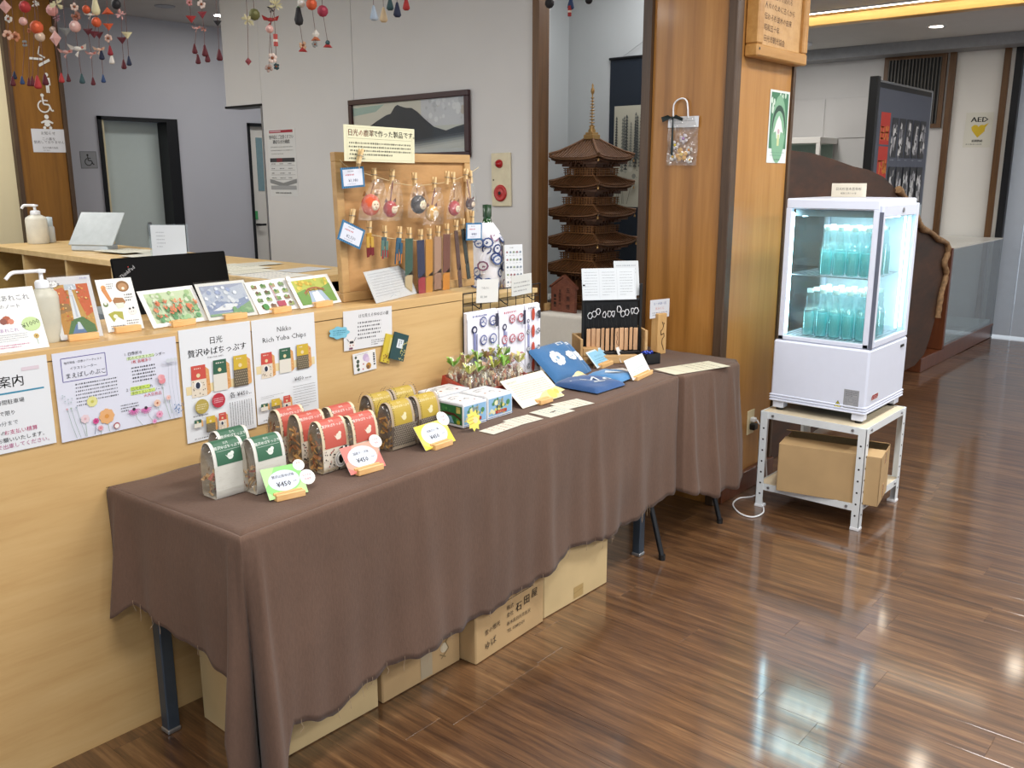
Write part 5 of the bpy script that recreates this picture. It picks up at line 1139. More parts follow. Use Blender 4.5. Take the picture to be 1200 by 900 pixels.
# ------------------------------------------------------------------ red tray of wrapped sweets
A = onz(503, 436, ZB+.06); B = onz(566, 453, ZB+.06); Cc = onz(616, 439, ZB+.06)
u = (Cc-B); u.z = 0; TL_ = u.length; ang = math.atan2(u.y, u.x); v = A-B; v.z = 0; TD = max(.12, min(.2, v.length))
tr = thing('sweet_tray', 'red cardboard tray holding the wrapped sweets by the counter', 'tray', TRM := T(2.195, 2.072, ZB+.001) @ RX(math.radians(13)))
TW, TD = .32, .165; RT = plain('red_card', '#b3402e', .5)
mb = MB(); mb.bbox(0, TW, 0, TD, 0, .004, .001); mb.build('tray_base', RT, tr)
for nm, a in (('tray_side', (0, TW, 0, .004)), ('tray_side', (0, TW, TD-.004, TD)), ('tray_end', (0, .004, .004, TD-.004)), ('tray_end', (TW-.004, TW, .004, TD-.004))):
    mb = MB(); mb.bbox(*a, .004, .066, .0015); mb.build(nm, RT, tr)
s = Sheet(TW, .055, None); s.text('ゆば', .08, .75, .028, '#e0b0a0'); s.circ(.3, .5, .03, '#d9a090'); s.line([(0, .12), (1, .12)], .003, '#d8907a'); s.build('tray_print', frame((0, -.0006, .004), (1, 0, 0), (0, 0, 1), (0, -1, 0)), tr)
s = Sheet(TD, .055, None); s.text('ゆば', .2, .7, .03, '#e0b0a0'); s.build('tray_print', frame((-.0006, TD, .004), (0, -1, 0), (0, 0, 1)), tr)
FOOD = print_mat('food_colour', .6)
sweetn = ['near the tray left end', 'second from the tray left end', 'third from the tray left end', 'in the tray middle', 'third from the tray right end', 'second from the tray right end', 'at the tray right end']
for i in range(14):
    row = i // 7; q = i % 7; rr = random.Random(60+i); x = .026+q*.044; y = (.042 if row == 0 else .118); SCL = Matrix.Scale(1.15, 4)
    t = thing('wrapped_sweet', 'bag of pale sweets with %s tuft, %s row, %s' % (('yellow-green', 'bright green', 'pinkish')[(q+row) % 3], ('front', 'rear')[row], sweetn[q]), 'bag', TRM @ T(x, y, .0045) @ RX(math.radians(-13)) @ RZ(rr.uniform(-1, 1)) @ RX(rr.uniform(-.12, .12)) @ SCL, 'wrapped sweets in the red tray')
    g = MB()
    for k in range(26):
        a = rr.uniform(0, 6.28); r = rr.uniform(0, .016); c = Vector((r*math.cos(a), r*math.sin(a), rr.uniform(.006, .075))); g.col = srgb(rr.choice(['#efe6c8', '#e6d4a8', '#f2ecd8', '#d9b48a', '#cf8a6a'])); d_ = Vector((rr.uniform(-.3, .3), rr.uniform(-.3, .3), 1)).normalized()*.014; g.cyl(c-d_*.5, c+d_*.5, .0035, n=5)
    g.build('sweets', FOOD, t, kind='stuff')
    f = MB(); prof = [(.015, 0), (.021, .01), (.022, .06), (.014, .085), (.007, .092), (.013, .105), (.022, .118)]; n = 11; vs = []
    for r, z in prof: vs += [(r*(1+rr.uniform(-.2, .25))*math.cos(6.283*k/n), r*(1+rr.uniform(-.2, .25))*math.sin(6.283*k/n), z+rr.uniform(-.003, .003)) for k in range(n)]
    f.add(vs, [(j*n+k, j*n+(k+1) % n, (j+1)*n+(k+1) % n, (j+1)*n+k) for j in range(6) for k in range(n)], False); f.build('cellophane', M_film, t)
    h = MB(); cc = (['#c8cf5a', '#b4c24a', '#e0dc90'], ['#7fbe3c', '#a4d45a', '#d9e6b0'], ['#d8c07a', '#e0b09a', '#c9cf6a'])[(q+row) % 3]
    for k in range(14):
        a = rr.uniform(0, 6.28); p0 = Vector((0, 0, .088)); p1 = Vector((.022*math.cos(a), .022*math.sin(a), .10+rr.uniform(0, .022))); w_ = Vector((-math.sin(a), math.cos(a), 0))*.006; h.col = srgb(rr.choice(cc)); h.add([p0, p1-w_, p1+w_+Vector((0, 0, .004))], [(0, 1, 2)], False)
    h.build('ribbon_tuft', FOOD, t, kind='stuff')
# two slim bags leaning at the tray's right end
for i, (px, lab) in enumerate((((592, 452), 'slim clear bag of bean sticks leaning at the tray end, left one'), ((605, 453), 'slim clear bag of bean sticks leaning at the tray end, right one'))):
    p = onz(*px, ZB); t = thing('stick_bag', lab, 'bag', T(p.x, p.y-.015, ZB) @ RZ(-.5), 'slim bean stick bags'); L = T(0, 0, .002) @ RX(math.radians(-20)); rr = random.Random(i)
    mb = MB()
    for k in range(6): mb.col = srgb(rr.choice(['#c98a6a', '#e0c8a8', '#b86a5a', '#dcd0b0'])); mb.cyl((-.012+k*.005, .004, .006), (-.012+k*.005, .004, .09), .002, n=5)
    mb.build('sticks', FOOD, t, L, 'stuff'); mb = MB(); mb.bbox(-.018, .018, 0, .009, 0, .105, .003); mb.build('film', M_film, t, L)
# beige printed packet behind
t = thing('rice_packet', 'beige packet with orange print lying behind the slim bags', 'packet', T(onz(620, 436, ZB).x, 2.16, ZB) @ RZ(-.25))
mb = MB(); mb.grid(lambda a, b: (-.11+.22*a, -.05+.10*b, .002+.03*(max(0, 1-abs(2*a-1)**4)*max(0, 1-abs(2*b-1)**3))), 14, 8); mb.grid(lambda a, b: (-.11+.22*a, -.05+.10*b, .001), 14, 8, flip=True); mb.build('packet_body', plain('beige_packet', '#d8c896', .35, var=.12, sc=12), t)

# ------------------------------------------------------------------ indigo bags
M_indigo = cloth('indigo_cloth', '#2c6394', .8, .10, (120, 120, 120), .3); M_navy = cloth('navy_cloth', '#1d4a80', .8, .12, (120, 120, 120), .3); M_sky = cloth('sky_blue_cloth', '#3f7cb0', .8, .1, (120, 120, 120), .3)
def pouch(name, lab, M, w, h, th, mat, draw, wr=.004, n=22, seed=1, notch=0):
    r = random.Random(seed); ph = [r.uniform(0, 6) for _ in range(4)]
    t = thing(name, lab, 'bag', M)
    def zf(a, b): return th*(max(0, 1-abs(2*a-1)**5)*max(0, 1-abs(2*b-1)**5))**.5+wr*math.sin(a*9+ph[0]+b*4)*math.sin(b*7+ph[1])*(1-abs(2*a-1)**3)*(1-abs(2*b-1)**3)
    mb = MB(); mb.grid(lambda a, b: (w*a, h*b, .001+zf(a, b)), n, n); mb.grid(lambda a, b: (w*a, h*b, .001), n, n, flip=True); mb.build('bag_body', mat, t)
    s = Sheet(w, h, None); s.warp = lambda x, y, z: Vector((x, y, .0012+zf(min(1, max(0, x/w)), min(1, max(0, y/h)))+z*2)); draw(s, w, h); s.build('printed_motif', None, t); return t
def motif(cx, cy, r, seed, col='#e6ecf0', el=1.0):
    def f(s):
        q = random.Random(seed)
        for k in range(9): a = 2*math.pi*k/9+q.uniform(-.2, .2); s.circ(cx+r*.7*el*math.cos(a), cy+r*.8*math.sin(a), r*.33, col, n=7)
        s.circ(cx, cy, r*.6, col, n=9); s.circ(cx+r*.1, cy, r*.22, '#7fa4c4', n=6); s.circ(cx-r*.4, cy+r*.3, r*.12, '#7fa4c4', n=5)
    return f
M, w, h = lean([(622, 411), (667, 395.5), (692, 436), (653, 449)], ZB+.002, math.radians(50))
M2, w2, h2 = lean([(640, 405), (671, 394.5), (697, 435), (668, 445)], ZB+.002, math.radians(47))
pouch('cloth_bag', 'larger indigo cloth bag behind, its edge showing at the right', M2 @ T(.02, .0, -.028), w2, h2*1.02, .018, M_indigo, lambda s, w, h: (s.rect(.72, .04, .88, .12, '#e2e8ec'), motif(.84, .48, .13, 4)(s)), seed=3)
pouch('cloth_bag', 'big indigo cloth bag with a white flower print leaning on the table', M, w*.93, h, .018, M_indigo, lambda s, w, h: (s.rect(.70, .05, .86, .14, '#e2e8ec'), motif(.42, .46, .17, 2)(s), motif(.78, .50, .12, 4)(s)), seed=2)
def onflat(pxs, dz=.0): P = [onz(*p, ZB+dz) for p in pxs]; return fit4(*P, (0, 0, 1))
M, w, h = onflat([(655, 448), (694, 440), (722, 453), (692, 466)], .004)
pouch('cloth_bag', 'dark blue cloth bag with white brush letters lying flat at the table front', M, w, h, .022, M_navy, lambda s, w, h: (s.line([(.15, .3), (.35, .42), (.3, .55)], .008, '#dfe6ec'), s.line([(.4, .35), (.55, .5), (.72, .42), (.6, .65)], .008, '#dfe6ec'), s.circ(.82, .68, .09, '#dfe6ec'), s.circ(.82, .68, .045, '#2a5488'), s.line([(.35, .7), (.6, .78)], .007, '#dfe6ec')), .006, seed=5)
M, w, h = onflat([(694, 439), (716, 433), (735, 444), (717, 455)], .008)
pouch('cloth_bag', 'light blue cloth bag with white stripe print beside the dark blue one', M @ T(0, 0, .0), w, h, .022, M_sky, lambda s, w, h: (s.poly([(.35, .4), (.6, .3), (.95, .72), (.72, .85)], '#dfe8ee'), s.scrib(.5, .45, .8, .75, 3, '#7fa4c4', .3)), .004, seed=6)
# cards further right
def wordcard(c, col='#8a8f98', big=None):
    def f(s, w, h):
        s.rect(.06, .08, .94, .92, c)
        if big: s.text(big, .5, .42, .011, col, 'c')
        s.scrib(.15, .5, .85, .85, 3, col, .4)
    return f
stand_card([(685.6, 414), (706, 407.5), (717, 426), (701, 432.5)], ZB, math.radians(42), 'sky blue card in a wooden holder behind the blue bags', wordcard('#8fc6e2', '#4f86a8', '日光てぬぐい'), '#dce8ee', name='price_card', blk=.7)
stand_card([(723, 406.6), (741.5, 401.5), (744.5, 418), (728, 426)], ZB, math.radians(22), 'small white price card left of the black trinket box', wordcard('#eef0f0', '#8a7a98', '¥550'), name='price_card', blk=.5)
stand_card([(732, 423), (754, 415), (763, 437), (742, 447)], ZB, math.radians(30), 'white price card on a wooden block nearest the table edge', wordcard('#eef2f0', '#8aa0a0', '¥330'), name='price_card', blk=.85)
flat([(726, 429.5), (740, 435), (731, 441), (713, 435)], 'folded pale paper packet between the light blue bag and the white card', sl_('#c8a090', 3), '#e6e4e0', .010)
t = thing('trinket_box', 'small black open box with shiny blue trinkets on the table', 'box', T(onz(757, 428, ZB).x, onz(757, 428, ZB).y, ZB) @ RZ(-.35))
mb = MB(); a, b, c = .075, .07, .045
mb.box(0, a, 0, b, 0, .003); mb.box(0, .003, 0, b, 0, c); mb.box(a-.003, a, 0, b, 0, c); mb.box(0, a, 0, .003, 0, c); mb.box(0, a, b-.003, b, 0, c); mb.build('box_body', M_black, t)
mb = MB(); rr = random.Random(3)
for k in range(12): mb.ball((rr.uniform(.014, .06), rr.uniform(.014, .055), .036+rr.uniform(0, .012)), .009, 7)
mb.build('trinkets', plain('blue_shine', '#2c3f9a', .15, .4, bmp=0), t, kind='stuff')
t = thing('wooden_post', 'upright square wooden post with brush writing holding a white card', 'post', T(onz(770, 416, ZB).x, onz(770, 416, ZB).y, ZB) @ RZ(-.25))
mb = MB(); mb.bbox(0, .055, 0, .045, 0, .185, .003); mb.build('post_body', wood('light_block', ['#b98d55', '#c9a068', '#d6b07a'], .5, 'Z', 8, 4), t)
s = Sheet(.055, .185, None); s.line([(.45, .2), (.6, .3), (.5, .38), (.3, .42), (.35, .52), (.65, .48), (.7, .56), (.5, .62), (.45, .72), (.6, .82), (.7, .9)], .0035, '#3a2614'); s.line([(.6, .22), (.7, .26)], .003, '#3a2614'); s.build('brush_writing', frame((0, -.0008, 0), (1, 0, 0), (0, 0, 1), (0, -1, 0)), t)
s = Sheet(.118, .082, '#e4e8f0'); s.text('お一人様一回', .5, .28, .013, '#6a7ab0', 'c'); s.text('おみくじ', .5, .55, .014, '#d2706a', 'c'); s.scrib(.12, .66, .9, .9, 2, '#8a90a8', .5); s.build('sign_card', frame((-.035, .018, .165), (1, 0, 0), (0, 0, 1), (0, -1, 0)), t)
# ================================================================== PEG BOARD ON THE COUNTER
YB = 2.36
pbx0, pbx1, pbz0, pbz1 = 1.885, 2.515, 1.091, 1.572
bd = thing('display_board', 'brown framed display board hung with charms, standing on the counter right end', 'board', T(pbx0, YB, pbz0) @ RX(math.radians(-2)))
W, H = pbx1-pbx0, pbz1-pbz0
mb = MB(); mb.box(.02, W-.02, .008, .014, .02, H-.02); mb.build('panel', M_mdf, bd)
mb = MB(); mb.bbox(0, W, -.004, .02, H-.03, H, .002); mb.bbox(0, W, -.004, .02, 0, .03, .002); mb.bbox(0, .03, -.0035, .0195, .03, H-.03, .002); mb.bbox(W-.03, W, -.0035, .0195, .03, H-.03, .002); mb.build('frame', wood('board_frame', ['#a9845a', '#b7925f', '#c4a06e'], .5, 'X', 6, 4), bd)
mb = MB(); mb.bbox(W*.3, W*.3+.02, .02, .12, 0, .012, .002); mb.bbox(W*.7, W*.7+.02, .02, .12, 0, .012, .002); mb.build('rear_foot', M_mdf, bd)
YS = YB-.014
def sag(pxs, n=14):
    P = [ony(u, v, YS) for u, v in pxs]; return smooth_path(P, n)
M_string = plain('jute_string', '#cdb98e', .8)
S1 = sag([(398, 187), (410, 197), (440, 207), (480, 217), (520, 214), (545, 206), (561, 196)]); S2 = sag([(400, 262), (420, 271), (450, 278), (480, 281.5), (510, 280), (540, 270), (556, 262)])
for S, l in ((S1, 'upper jute string across the brown display board'), (S2, 'lower jute string across the brown display board')):
    mb = MB(); mb.tube(S, .0012, 5); tag(mb.build('string', M_string), l, 'string')
M_pin = wood('clothes_peg', ['#cfa970', '#dfbf8a', '#e8cda0'], .5, 'Z', 5, 9)
def make_peg(M, lab):
    t = thing('clothes_peg', lab, 'peg', M, 'wooden clothes pegs on the display board strings')
    a = MB(); a.add([(-.004, -.007, -.018), (.004, -.007, -.018), (.004, -.002, -.018), (-.004, -.002, -.018), (-.004, -.010, .022), (.004, -.010, .022), (.004, -.006, .022), (-.004, -.006, .022)], [(0, 3, 2, 1), (4, 5, 6, 7), (0, 1, 5, 4), (1, 2, 6, 5), (2, 3, 7, 6), (3, 0, 4, 7)], False); a.build('peg_arm', M_pin, t)
    a = MB(); a.add([(-.004, -.002, -.018), (.004, -.002, -.018), (.004, .002, -.018), (-.004, .002, -.018), (-.004, .002, .022), (.004, .002, .022), (.004, .006, .022), (-.004, .006, .022)], [(0, 3, 2, 1), (4, 5, 6, 7), (0, 1, 5, 4), (1, 2, 6, 5), (2, 3, 7, 6), (3, 0, 4, 7)], False); a.build('peg_arm', M_pin, t)
    a = MB(); a.tube([(-.005, -.011, .003), (-.005, .005, .003), (.005, .005, .003), (.005, -.011, .003)], .0009, 4, True); a.build('spring', M_alu, t); return t
peg0 = None
def peg(px, lab, rot=0, dy=0, sc=1.15):
    global peg0
    p = ony(px[0], px[1], YS+dy); M = T(p) @ RY(rot) @ Matrix.Scale(sc, 4)
    if peg0 is None: peg0 = make_peg(M, lab); return peg0
    return copy_tree(peg0, M, lab)
def blob(mb, c, r, col, sx=1, sy=.55, sz=1, n=12): mb.col = srgb(col); mb.ball(c, r, n, sx, sy, sz)
CH = print_mat('charm_felt', .75)
chs = [((437.6, 206), (434.4, 240), .037, '#d9572a', 'orange round felt charm in a clear bag, first on the upper string', 0), ((458.6, 207.6), (457.5, 245), .029, '#b82f30', 'red felt charm in a clear bag, second on the upper string', .2), ((485, 211), (490.6, 239.5), .034, '#2a2326', 'black felt charm in a clear bag on the upper string', 0), ((508, 216), (506, 250), .030, '#d9a23a', 'yellow felt charm in a clear bag hanging lower than its neighbours', .1), ((530, 210), (532.4, 244), .028, '#b52a30', 'red felt charm in a clear bag towards the right end of the upper string', 0), ((545, 206), (551, 239), .022, '#4a2a28', 'dark narrow felt charm in a clear bag at the right end of the upper string', .1)]
for i, (pp, cp, r, col, lab, ro) in enumerate(chs):
    peg(pp, 'clothes peg %s of the upper string' % ['first', 'second', 'third', 'fourth', 'fifth', 'sixth'][i], ro*.6)
    p = ony(*cp, YS-.030); top = ony(pp[0], pp[1]+4, YS-.012); t = thing('felt_charm', lab, 'charm', T(p), 'felt charms in clear bags')
    g = MB(); blob(g, (0, 0, 0), r, col, 1, .5, .95, 14); g.build('charm_body', CH, t)
    g = MB(); blob(g, (.006, -r*.42, -.002), r*.5, '#efdcc0' if i != 2 else '#e6d8b8', 1, .3, .9, 10); fc = g.build('face', CH, t)
    g = MB(); g.col = srgb('#2a2020')
    for q in (-1, 1): g.ball((.006+q*r*.16, -r*.56, .002), r*.055, 6)
    g.col = srgb('#b0403a'); g.ball((.006, -r*.56, -.008), r*.06, 6); g.build('eyes', CH, fc)
    g = MB(); g.col = srgb('#6a2a2a' if i % 2 else '#8a5a2a')
    for q in (-1, 1): g.add([(q*r*.3, 0, r*.8), (q*r*.9, 0, r*.75), (q*r*.75, -.004, r*1.25)], [(0, 1, 2)], False)
    g.add([(-.003, 0, r*.8), (.003, 0, r*.8), (.003+top.x-p.x, .01, top.z-p.z), (-.003+top.x-p.x, .01, top.z-p.z)], [(0, 1, 2, 3)], False); g.build('ribbon', CH, t)
    f = MB(); rr = random.Random(i); hh = top.z-p.z; ww = r*1.65
    def fn(a, b, ww=ww, hh=hh, r=r, rr=rr, dx=top.x-p.x):
        wd = ww*(1-.72*b**2.2); x = (2*a-1)*wd+dx*b; z = -r*1.35+(hh+r*1.35)*b
        return (x, -r*.62*math.sin(math.pi*a)*(1-b)-.003-.004*rr.random(), z+.004*rr.random())
    f.grid(fn, 7, 8, False); f.build('clear_bag', M_film, t)
peg((523, 209), 'spare clothes peg near the right of the upper string', .1); peg((550.6, 208), 'tilted clothes peg at the very end of the upper string', -.2)
# tassels and leather strips
strips = [((432, 268), 'tassel', ['#b98a2a', '#c9a040'], '#7a2026', 'mustard leather tassel charm with red tips', 0, (435, 302)), ((450, 273), 'tassel', ['#44606a', '#5a7a70'], '#a8242c', 'teal leather tassel charm with red ends', 0, (451, 304)), ((467.4, 274), 'tassel', ['#34607a', '#2c5670'], '#d9822a', 'blue leather tassel charm with orange ends', 0, (467, 310)),
          ((479, 275), 'strip', '#2c5a4a', '#d2bd94', 'green and beige leather bookmark in a sleeve', .06, (480, 343)), ((492, 277), 'strip', '#1c2450', '#a82c3c', 'navy leather bookmark with a red end in a sleeve', -.04, (496, 346)), ((502.4, 276), 'strip', '#d2922c', '#d2922c', 'amber leather bookmark in a sleeve', 0, (504, 344)), ((512.5, 273), 'strip', '#b9927a', '#a8806a', 'dusty pink leather bookmark in a sleeve', 0, (514, 340)), ((523, 270), 'strip', '#7a4434', '#e0922c', 'brown leather bookmark with an orange end in a sleeve', 0, (524, 341)), ((533.6, 266), 'strip', '#5a3a34', '#6a4a40', 'narrow brown leather strap tilted in its sleeve', -.22, (541, 338)), ((541.6, 264), 'strip', '#26302c', '#2e3a34', 'dark green leather strap tilted in its sleeve', -.24, (551, 328))]
for i, (pp, kind, c1_, c2_, lab, ro, ep) in enumerate(strips):
    peg(pp, 'clothes peg holding the %s' % lab.split(' in ')[0].replace(' tilted', ''), .05*(-1)**i)
    top = ony(pp[0], pp[1]+3, YS-.007); bot = ony(*ep, YS-.014); L = (top-bot).length; t = thing('leather_'+('tassel' if kind == 'tassel' else 'bookmark'), lab, 'charm' if kind == 'tassel' else 'bookmark', T(top) @ RY(math.atan2(bot.x-top.x, top.z-bot.z)*-1), 'leather goods pegged to the lower string')
    if kind == 'tassel':
        g = MB(); g.col = srgb(c1_[0]); g.bbox(-.011, .011, -.004, .002, -L*.45, -.005, .002); g.col = srgb(c1_[1]); g.bbox(-.016, -.002, -.007, -.003, -L*.62, -L*.2, .0015); g.bbox(.002, .016, -.007, -.003, -L*.62, -L*.22, .0015); g.build('leather_top', CH, t)
        g = MB(); rr = random.Random(i)
        for k in range(6): x = -.013+k*.0052; g.col = srgb(c2_ if k % 2 else (c1_[1] if i else '#7a2026')); g.box(x-.002, x+.002, -.006, -.003, -L*(.85+.15*rr.random()), -L*.55)
        g.build('fringe', CH, t)
    else:
        w_ = .017 if i < 8 else .009; g = MB(); g.col = srgb(c1_); g.box(-w_, w_, -.003, -.001, -L*.68, -.004); g.build('leather_strip', CH, t)
        g = MB(); g.col = srgb(c2_); g.add([(-w_, -.003, -L*.98), (w_, -.003, -L*.98), (w_, -.003, -L*.60), (-w_, -.003, -L*.72), (-w_, -.001, -L*.98), (w_, -.001, -L*.98), (w_, -.001, -L*.60), (-w_, -.001, -L*.72)], [(0, 1, 2, 3), (4, 7, 6, 5), (0, 4, 5, 1), (1, 5, 6, 2), (3, 2, 6, 7), (0, 3, 7, 4)], False); g.build('end_piece', CH, t)
        f = MB(); f.box(-w_*1.25, w_*1.25, -.0052, -.0048, -L, 0); f.build('clear_sleeve', M_sleeve, t)
# blue edged price tags
def tagsheet(big):
    def f(s, w, h):
        for k in range(12): s.rect(k/12, 0, (k+.5)/12, 1, '#2c6a94')
        s.rect(.08, .10, .92, .90, '#e4e9f6'); s.scrib(.3, .16, .7, .24, 1, '#555a66'); s.scrib(.18, .30, .82, .44, 1, '#c86a70'); s.text(big, .5, .72, h*.22, '#3a4466', 'c'); s.scrib(.25, .78, .75, .85, 1, '#7a80a0')
    return f
poster([(399.5, 196), (426.5, 195.5), (427, 218), (400, 222)], 'blue edged price tag pegged at the board top left', tagsheet('¥1,980'), 'price_tag', 'tag', YS-.018, '#4a8ab8')
poster([(400.5, 257), (430, 270.5), (420, 292), (396, 280)], 'tilted blue edged price tag pegged at the board middle left', tagsheet('¥2,530'), 'price_tag', 'tag', YS-.018, '#4a8ab8')
poster([(546, 261.5), (565.5, 260.5), (564, 281.5), (546, 281.5)], 'small blue edged price tag at the board right edge', tagsheet('¥880'), 'price_tag', 'tag', YS-.022, '#4a8ab8')
peg((420, 190), 'clothes peg above the top left price tag', .3, -.010); peg((412, 254), 'clothes peg above the tilted price tag', .2, -.010); peg((552.5, 255), 'clothes peg above the small right price tag', 0, -.014)
def lsign(s, w, h):
    s.frame(.04, .06, .96, .94, .0006, '#c9c79c'); s.text('日光の鹿革', .05, .28, .0222, '#c2452c', wide=.97, bold=.0004); s.text('で作った製品です。', .392, .28, .0218, '#3a3a34', bold=.0006); s.line([(.05, .36), (.95, .36)], .0006, '#8a8a6a')
    s.scrib(.06, .44, .94, .86, 4, '#4c4c40', .5); s.scrib(.06, .88, .34, .94, 1, '#4c4c40', .8)
poster([(400, 145.5), (482.5, 151), (488.8, 191.5), (406, 188.5)], 'cream sign with red and black writing clipped to the board top', lsign, 'board_sign', 'sign', YB-.055, '#e9e6c4', th=.001)
peg((421, 184), 'clothes peg gripping the cream sign lower left', .35, -.052)
# acrylic note in front
stand_card([(427, 318.5), (476, 310.5), (489, 344), (441, 356)], 1.0905, math.radians(24), 'handwritten note in a clear acrylic stand before the display board', lambda s, w, h: (s.scrib(.06, .08, .94, .86, 9, '#8a90a0', .22), s.line([(.35, .92), (.45, .84), (.5, .92)], .0008, '#6a90b0')), '#e4e7ec', name='note_stand', cat='stand', blk=0, film=True)

# ================================================================== SAKE BOTTLE AND TOWELS
M_gglass = plain('dark_green_glass', '#14431c', .08, bmp=0, coat=.5)
sk = thing('sake_bottle', 'tall green bottle wrapped in a blue and white patterned cloth', 'bottle', T(2.745, 2.50, 1.0505))
mb = MB(); mb.lathe([(.05, 0), (.053, .006), (.053, .19), (.046, .225), (.02, .262), (.0155, .28), (.0155, .325)], 20); mb.build('bottle_glass', M_gglass, sk)
mb = MB(); mb.lathe([(.0175, .285), (.018, .332), (.0, .334)], 14); mb.build('cap', plain('dark_green_cap', '#1c3c22', .35, bmp=0), sk)
rr = random.Random(5); mb = MB(); mb.lathe([(.054, .001), (.057, .01), (.057, .10), (.0565, .19), (.050, .228), (.024, .262)], 22); cw = mb.build('cloth_wrap', plain('wrap_white', '#e4e6ee', .8), sk)
def cyl_warp(R, zmax=.19):
    def f(x, y, z): a = -math.pi*1.15+x/R; rr_ = R if y < zmax else R-(y-zmax)*.6; return Vector(((rr_+z)*math.cos(a), (rr_+z)*math.sin(a), y))
    return f
s = Sheet(.34, .24, None); s.warp = cyl_warp(.0578)
for k in range(46):
    x = rr.uniform(.05, .95); y = rr.uniform(.05, .95); c = rr.choice(['#38508c', '#2c3f7a', '#4a64a0', '#8a5a7a'])
    s.circ(x, y, .06, c, n=9); s.circ(x, y, .042, '#e4e6ee', n=9)
    for j in range(3): a = rr.uniform(0, 6.28); s.line([(x, y), (x+.03*math.cos(a), y+.03*math.sin(a))], .003, c)
s.build('cloth_print', None, cw)
g = MB(); g.tube(smooth_path([(.03, -.03, .2), (.0, -.055, .21), (-.03, -.045, .18), (-.05, -.02, .12), (-.052, -.02, .06)], 5), [.010]*21, 8); g.build('knot', plain('wrap_white', '#e4e6ee', .8), sk)
poster([(558, 328), (584, 326.5), (584, 354), (559, 355)], 'white price card hanging over the black wire grid', lambda s, w, h: (s.text('てぬぐい', .2, .42, .011, '#77777a'), s.text('¥1,100', .18, .80, .013, '#6a6a6e')), 'price_card', 'card', 2.245, '#e6e6e2', th=.001)
poster([(600, 324.5), (625, 318.5), (621, 344), (599, 347)], 'tilted clear-edged note above the patterned towels', lambda s, w, h: s.scrib(.1, .3, .9, .9, 3, '#8a8a8c', .35), 'price_card', 'card', 2.248, '#dadbd6', th=.001)
def icons(s, w, h):
    rr = random.Random(3); s.scrib(.3, .05, .7, .09, 1, '#66666a')
    for i in range(5):
        for j in range(5): x = .14+i*.18; y = .17+j*.17; s.circ(x, y, .055, rr.choice(['#7a8a9a', '#9a6a70', '#5a6a7a', '#8a9a7a']), n=7); s.scrib(x-.06, y+.06, x+.06, y+.085, 1, '#7a7a80')
stand_card([(592.5, 287.5), (613, 286), (614, 337.5), (592.5, 339)], 1.0505, math.radians(4), 'sheet of tiny picture icons standing behind the wire grid', icons, '#e6eaee', name='icon_sheet', blk=0)
# wire grid and towels
wg = thing('wire_grid', 'black wire grid panel carrying the patterned towels', 'rack', T(2.352, 2.262, ZT+.001))
mb = MB(); WG, HG = .44, .37
mb.tube([(0, 0, 0), (0, 0, HG), (WG, 0, HG), (WG, 0, 0)], .003, 6, True); mb.build('border_wire', M_dark, wg)
mb = MB()
for k in range(1, 9): mb.cyl((WG*k/9, 0, .0), (WG*k/9, 0, HG), .0015, n=5)
for k in range(1, 8): mb.cyl((0, .002, HG*k/8), (WG, .002, HG*k/8), .0015, n=5)
mb.build('mesh_wires', M_dark, wg, kind='stuff')
for x in (.05, .20, .36):
    mb = MB(); mb.tube(smooth_path([(x, .0, HG-.04), (x, -.035, HG-.055), (x, -.04, HG-.035)], 4), .002, 5); mb.build('hook', M_dark, wg)
tow = [((546, 367), (583, 362), '#3c4c96', 'white towel with purple-blue round motifs, left on the wire grid', 1), ((583.5, 362), (614, 358), '#c2505c', 'white towel with red round motifs, middle on the wire grid', 2), ((614.5, 357), (632, 352), '#5a5a60', 'white towel with grey and red motifs, right on the wire grid', 3)]
for k, (a, b, col, lab, sd) in enumerate(tow):
    p = ony(*a, 2.235); q = ony(*b, 2.235-(.0 if k < 2 else .0)); w = (q-p).length-.003; h = .30 if k == 1 else .27
    t = thing('folded_towel', lab, 'towel', frame((p.x, 2.24, p.z-h), (1, 0, 0), (0, 0, 1)), 'patterned hand towels'); rr = random.Random(sd)
    mb = MB(); mb.grid(lambda u, v: (w*u, h*v, .010+.004*math.sin(u*5+sd)*.6+(-.012*max(0, v-.93)/.07)), 10, 10); mb.grid(lambda u, v: (w*u, h*v, -.006), 4, 4, flip=True)
    mb.box(0, w, 0, h*.985, -.006, .0085); mb.build('towel_body', plain('towel_white', '#e6e6f0' if k < 2 else '#e2dede', .85, var=.02), t)
    s = Sheet(w, h, None); s.warp = lambda x, y, z: Vector((x, y, .012+.004*math.sin(x/w*5+sd)*.6+z*2))
    for i in range(3):
        for j in range(4):
            x = .2+.3*i; y = .15+.25*j
            if k == 2 and i == 1: s.circ(x, y, .1, '#c9503a', ry=.3, n=9); continue
            if j == 0 and i == 0 or k == 0 and i == 0:
                s.circ(x, .24, .09, '#2c3058', n=9); s.circ(x, .24, .05, '#e6e6f0', n=8); s.rect(x-.03, .28, x+.03, .6+.3*rr.random(), '#8f94c8'); s.rect(x+.06, .30, x+.10, .8, '#a9accf'); continue
            s.circ(x, y, .115, col, n=12); s.circ(x, y, .09, '#e6e6f0', n=12)
            for m in range(5): a = rr.uniform(0, 6.28); s.line([(x, y), (x+.08*math.cos(a), y+.05*math.sin(a))], .0022, col)
    s.rect(.86, .06, .95, .24, '#3a3a50') if k < 2 else s.rect(.75, .1, .9, .22, '#3a3a44')
    s.scrib(.08, .03, .8, .08, 1, col); s.build('towel_print', None, t)

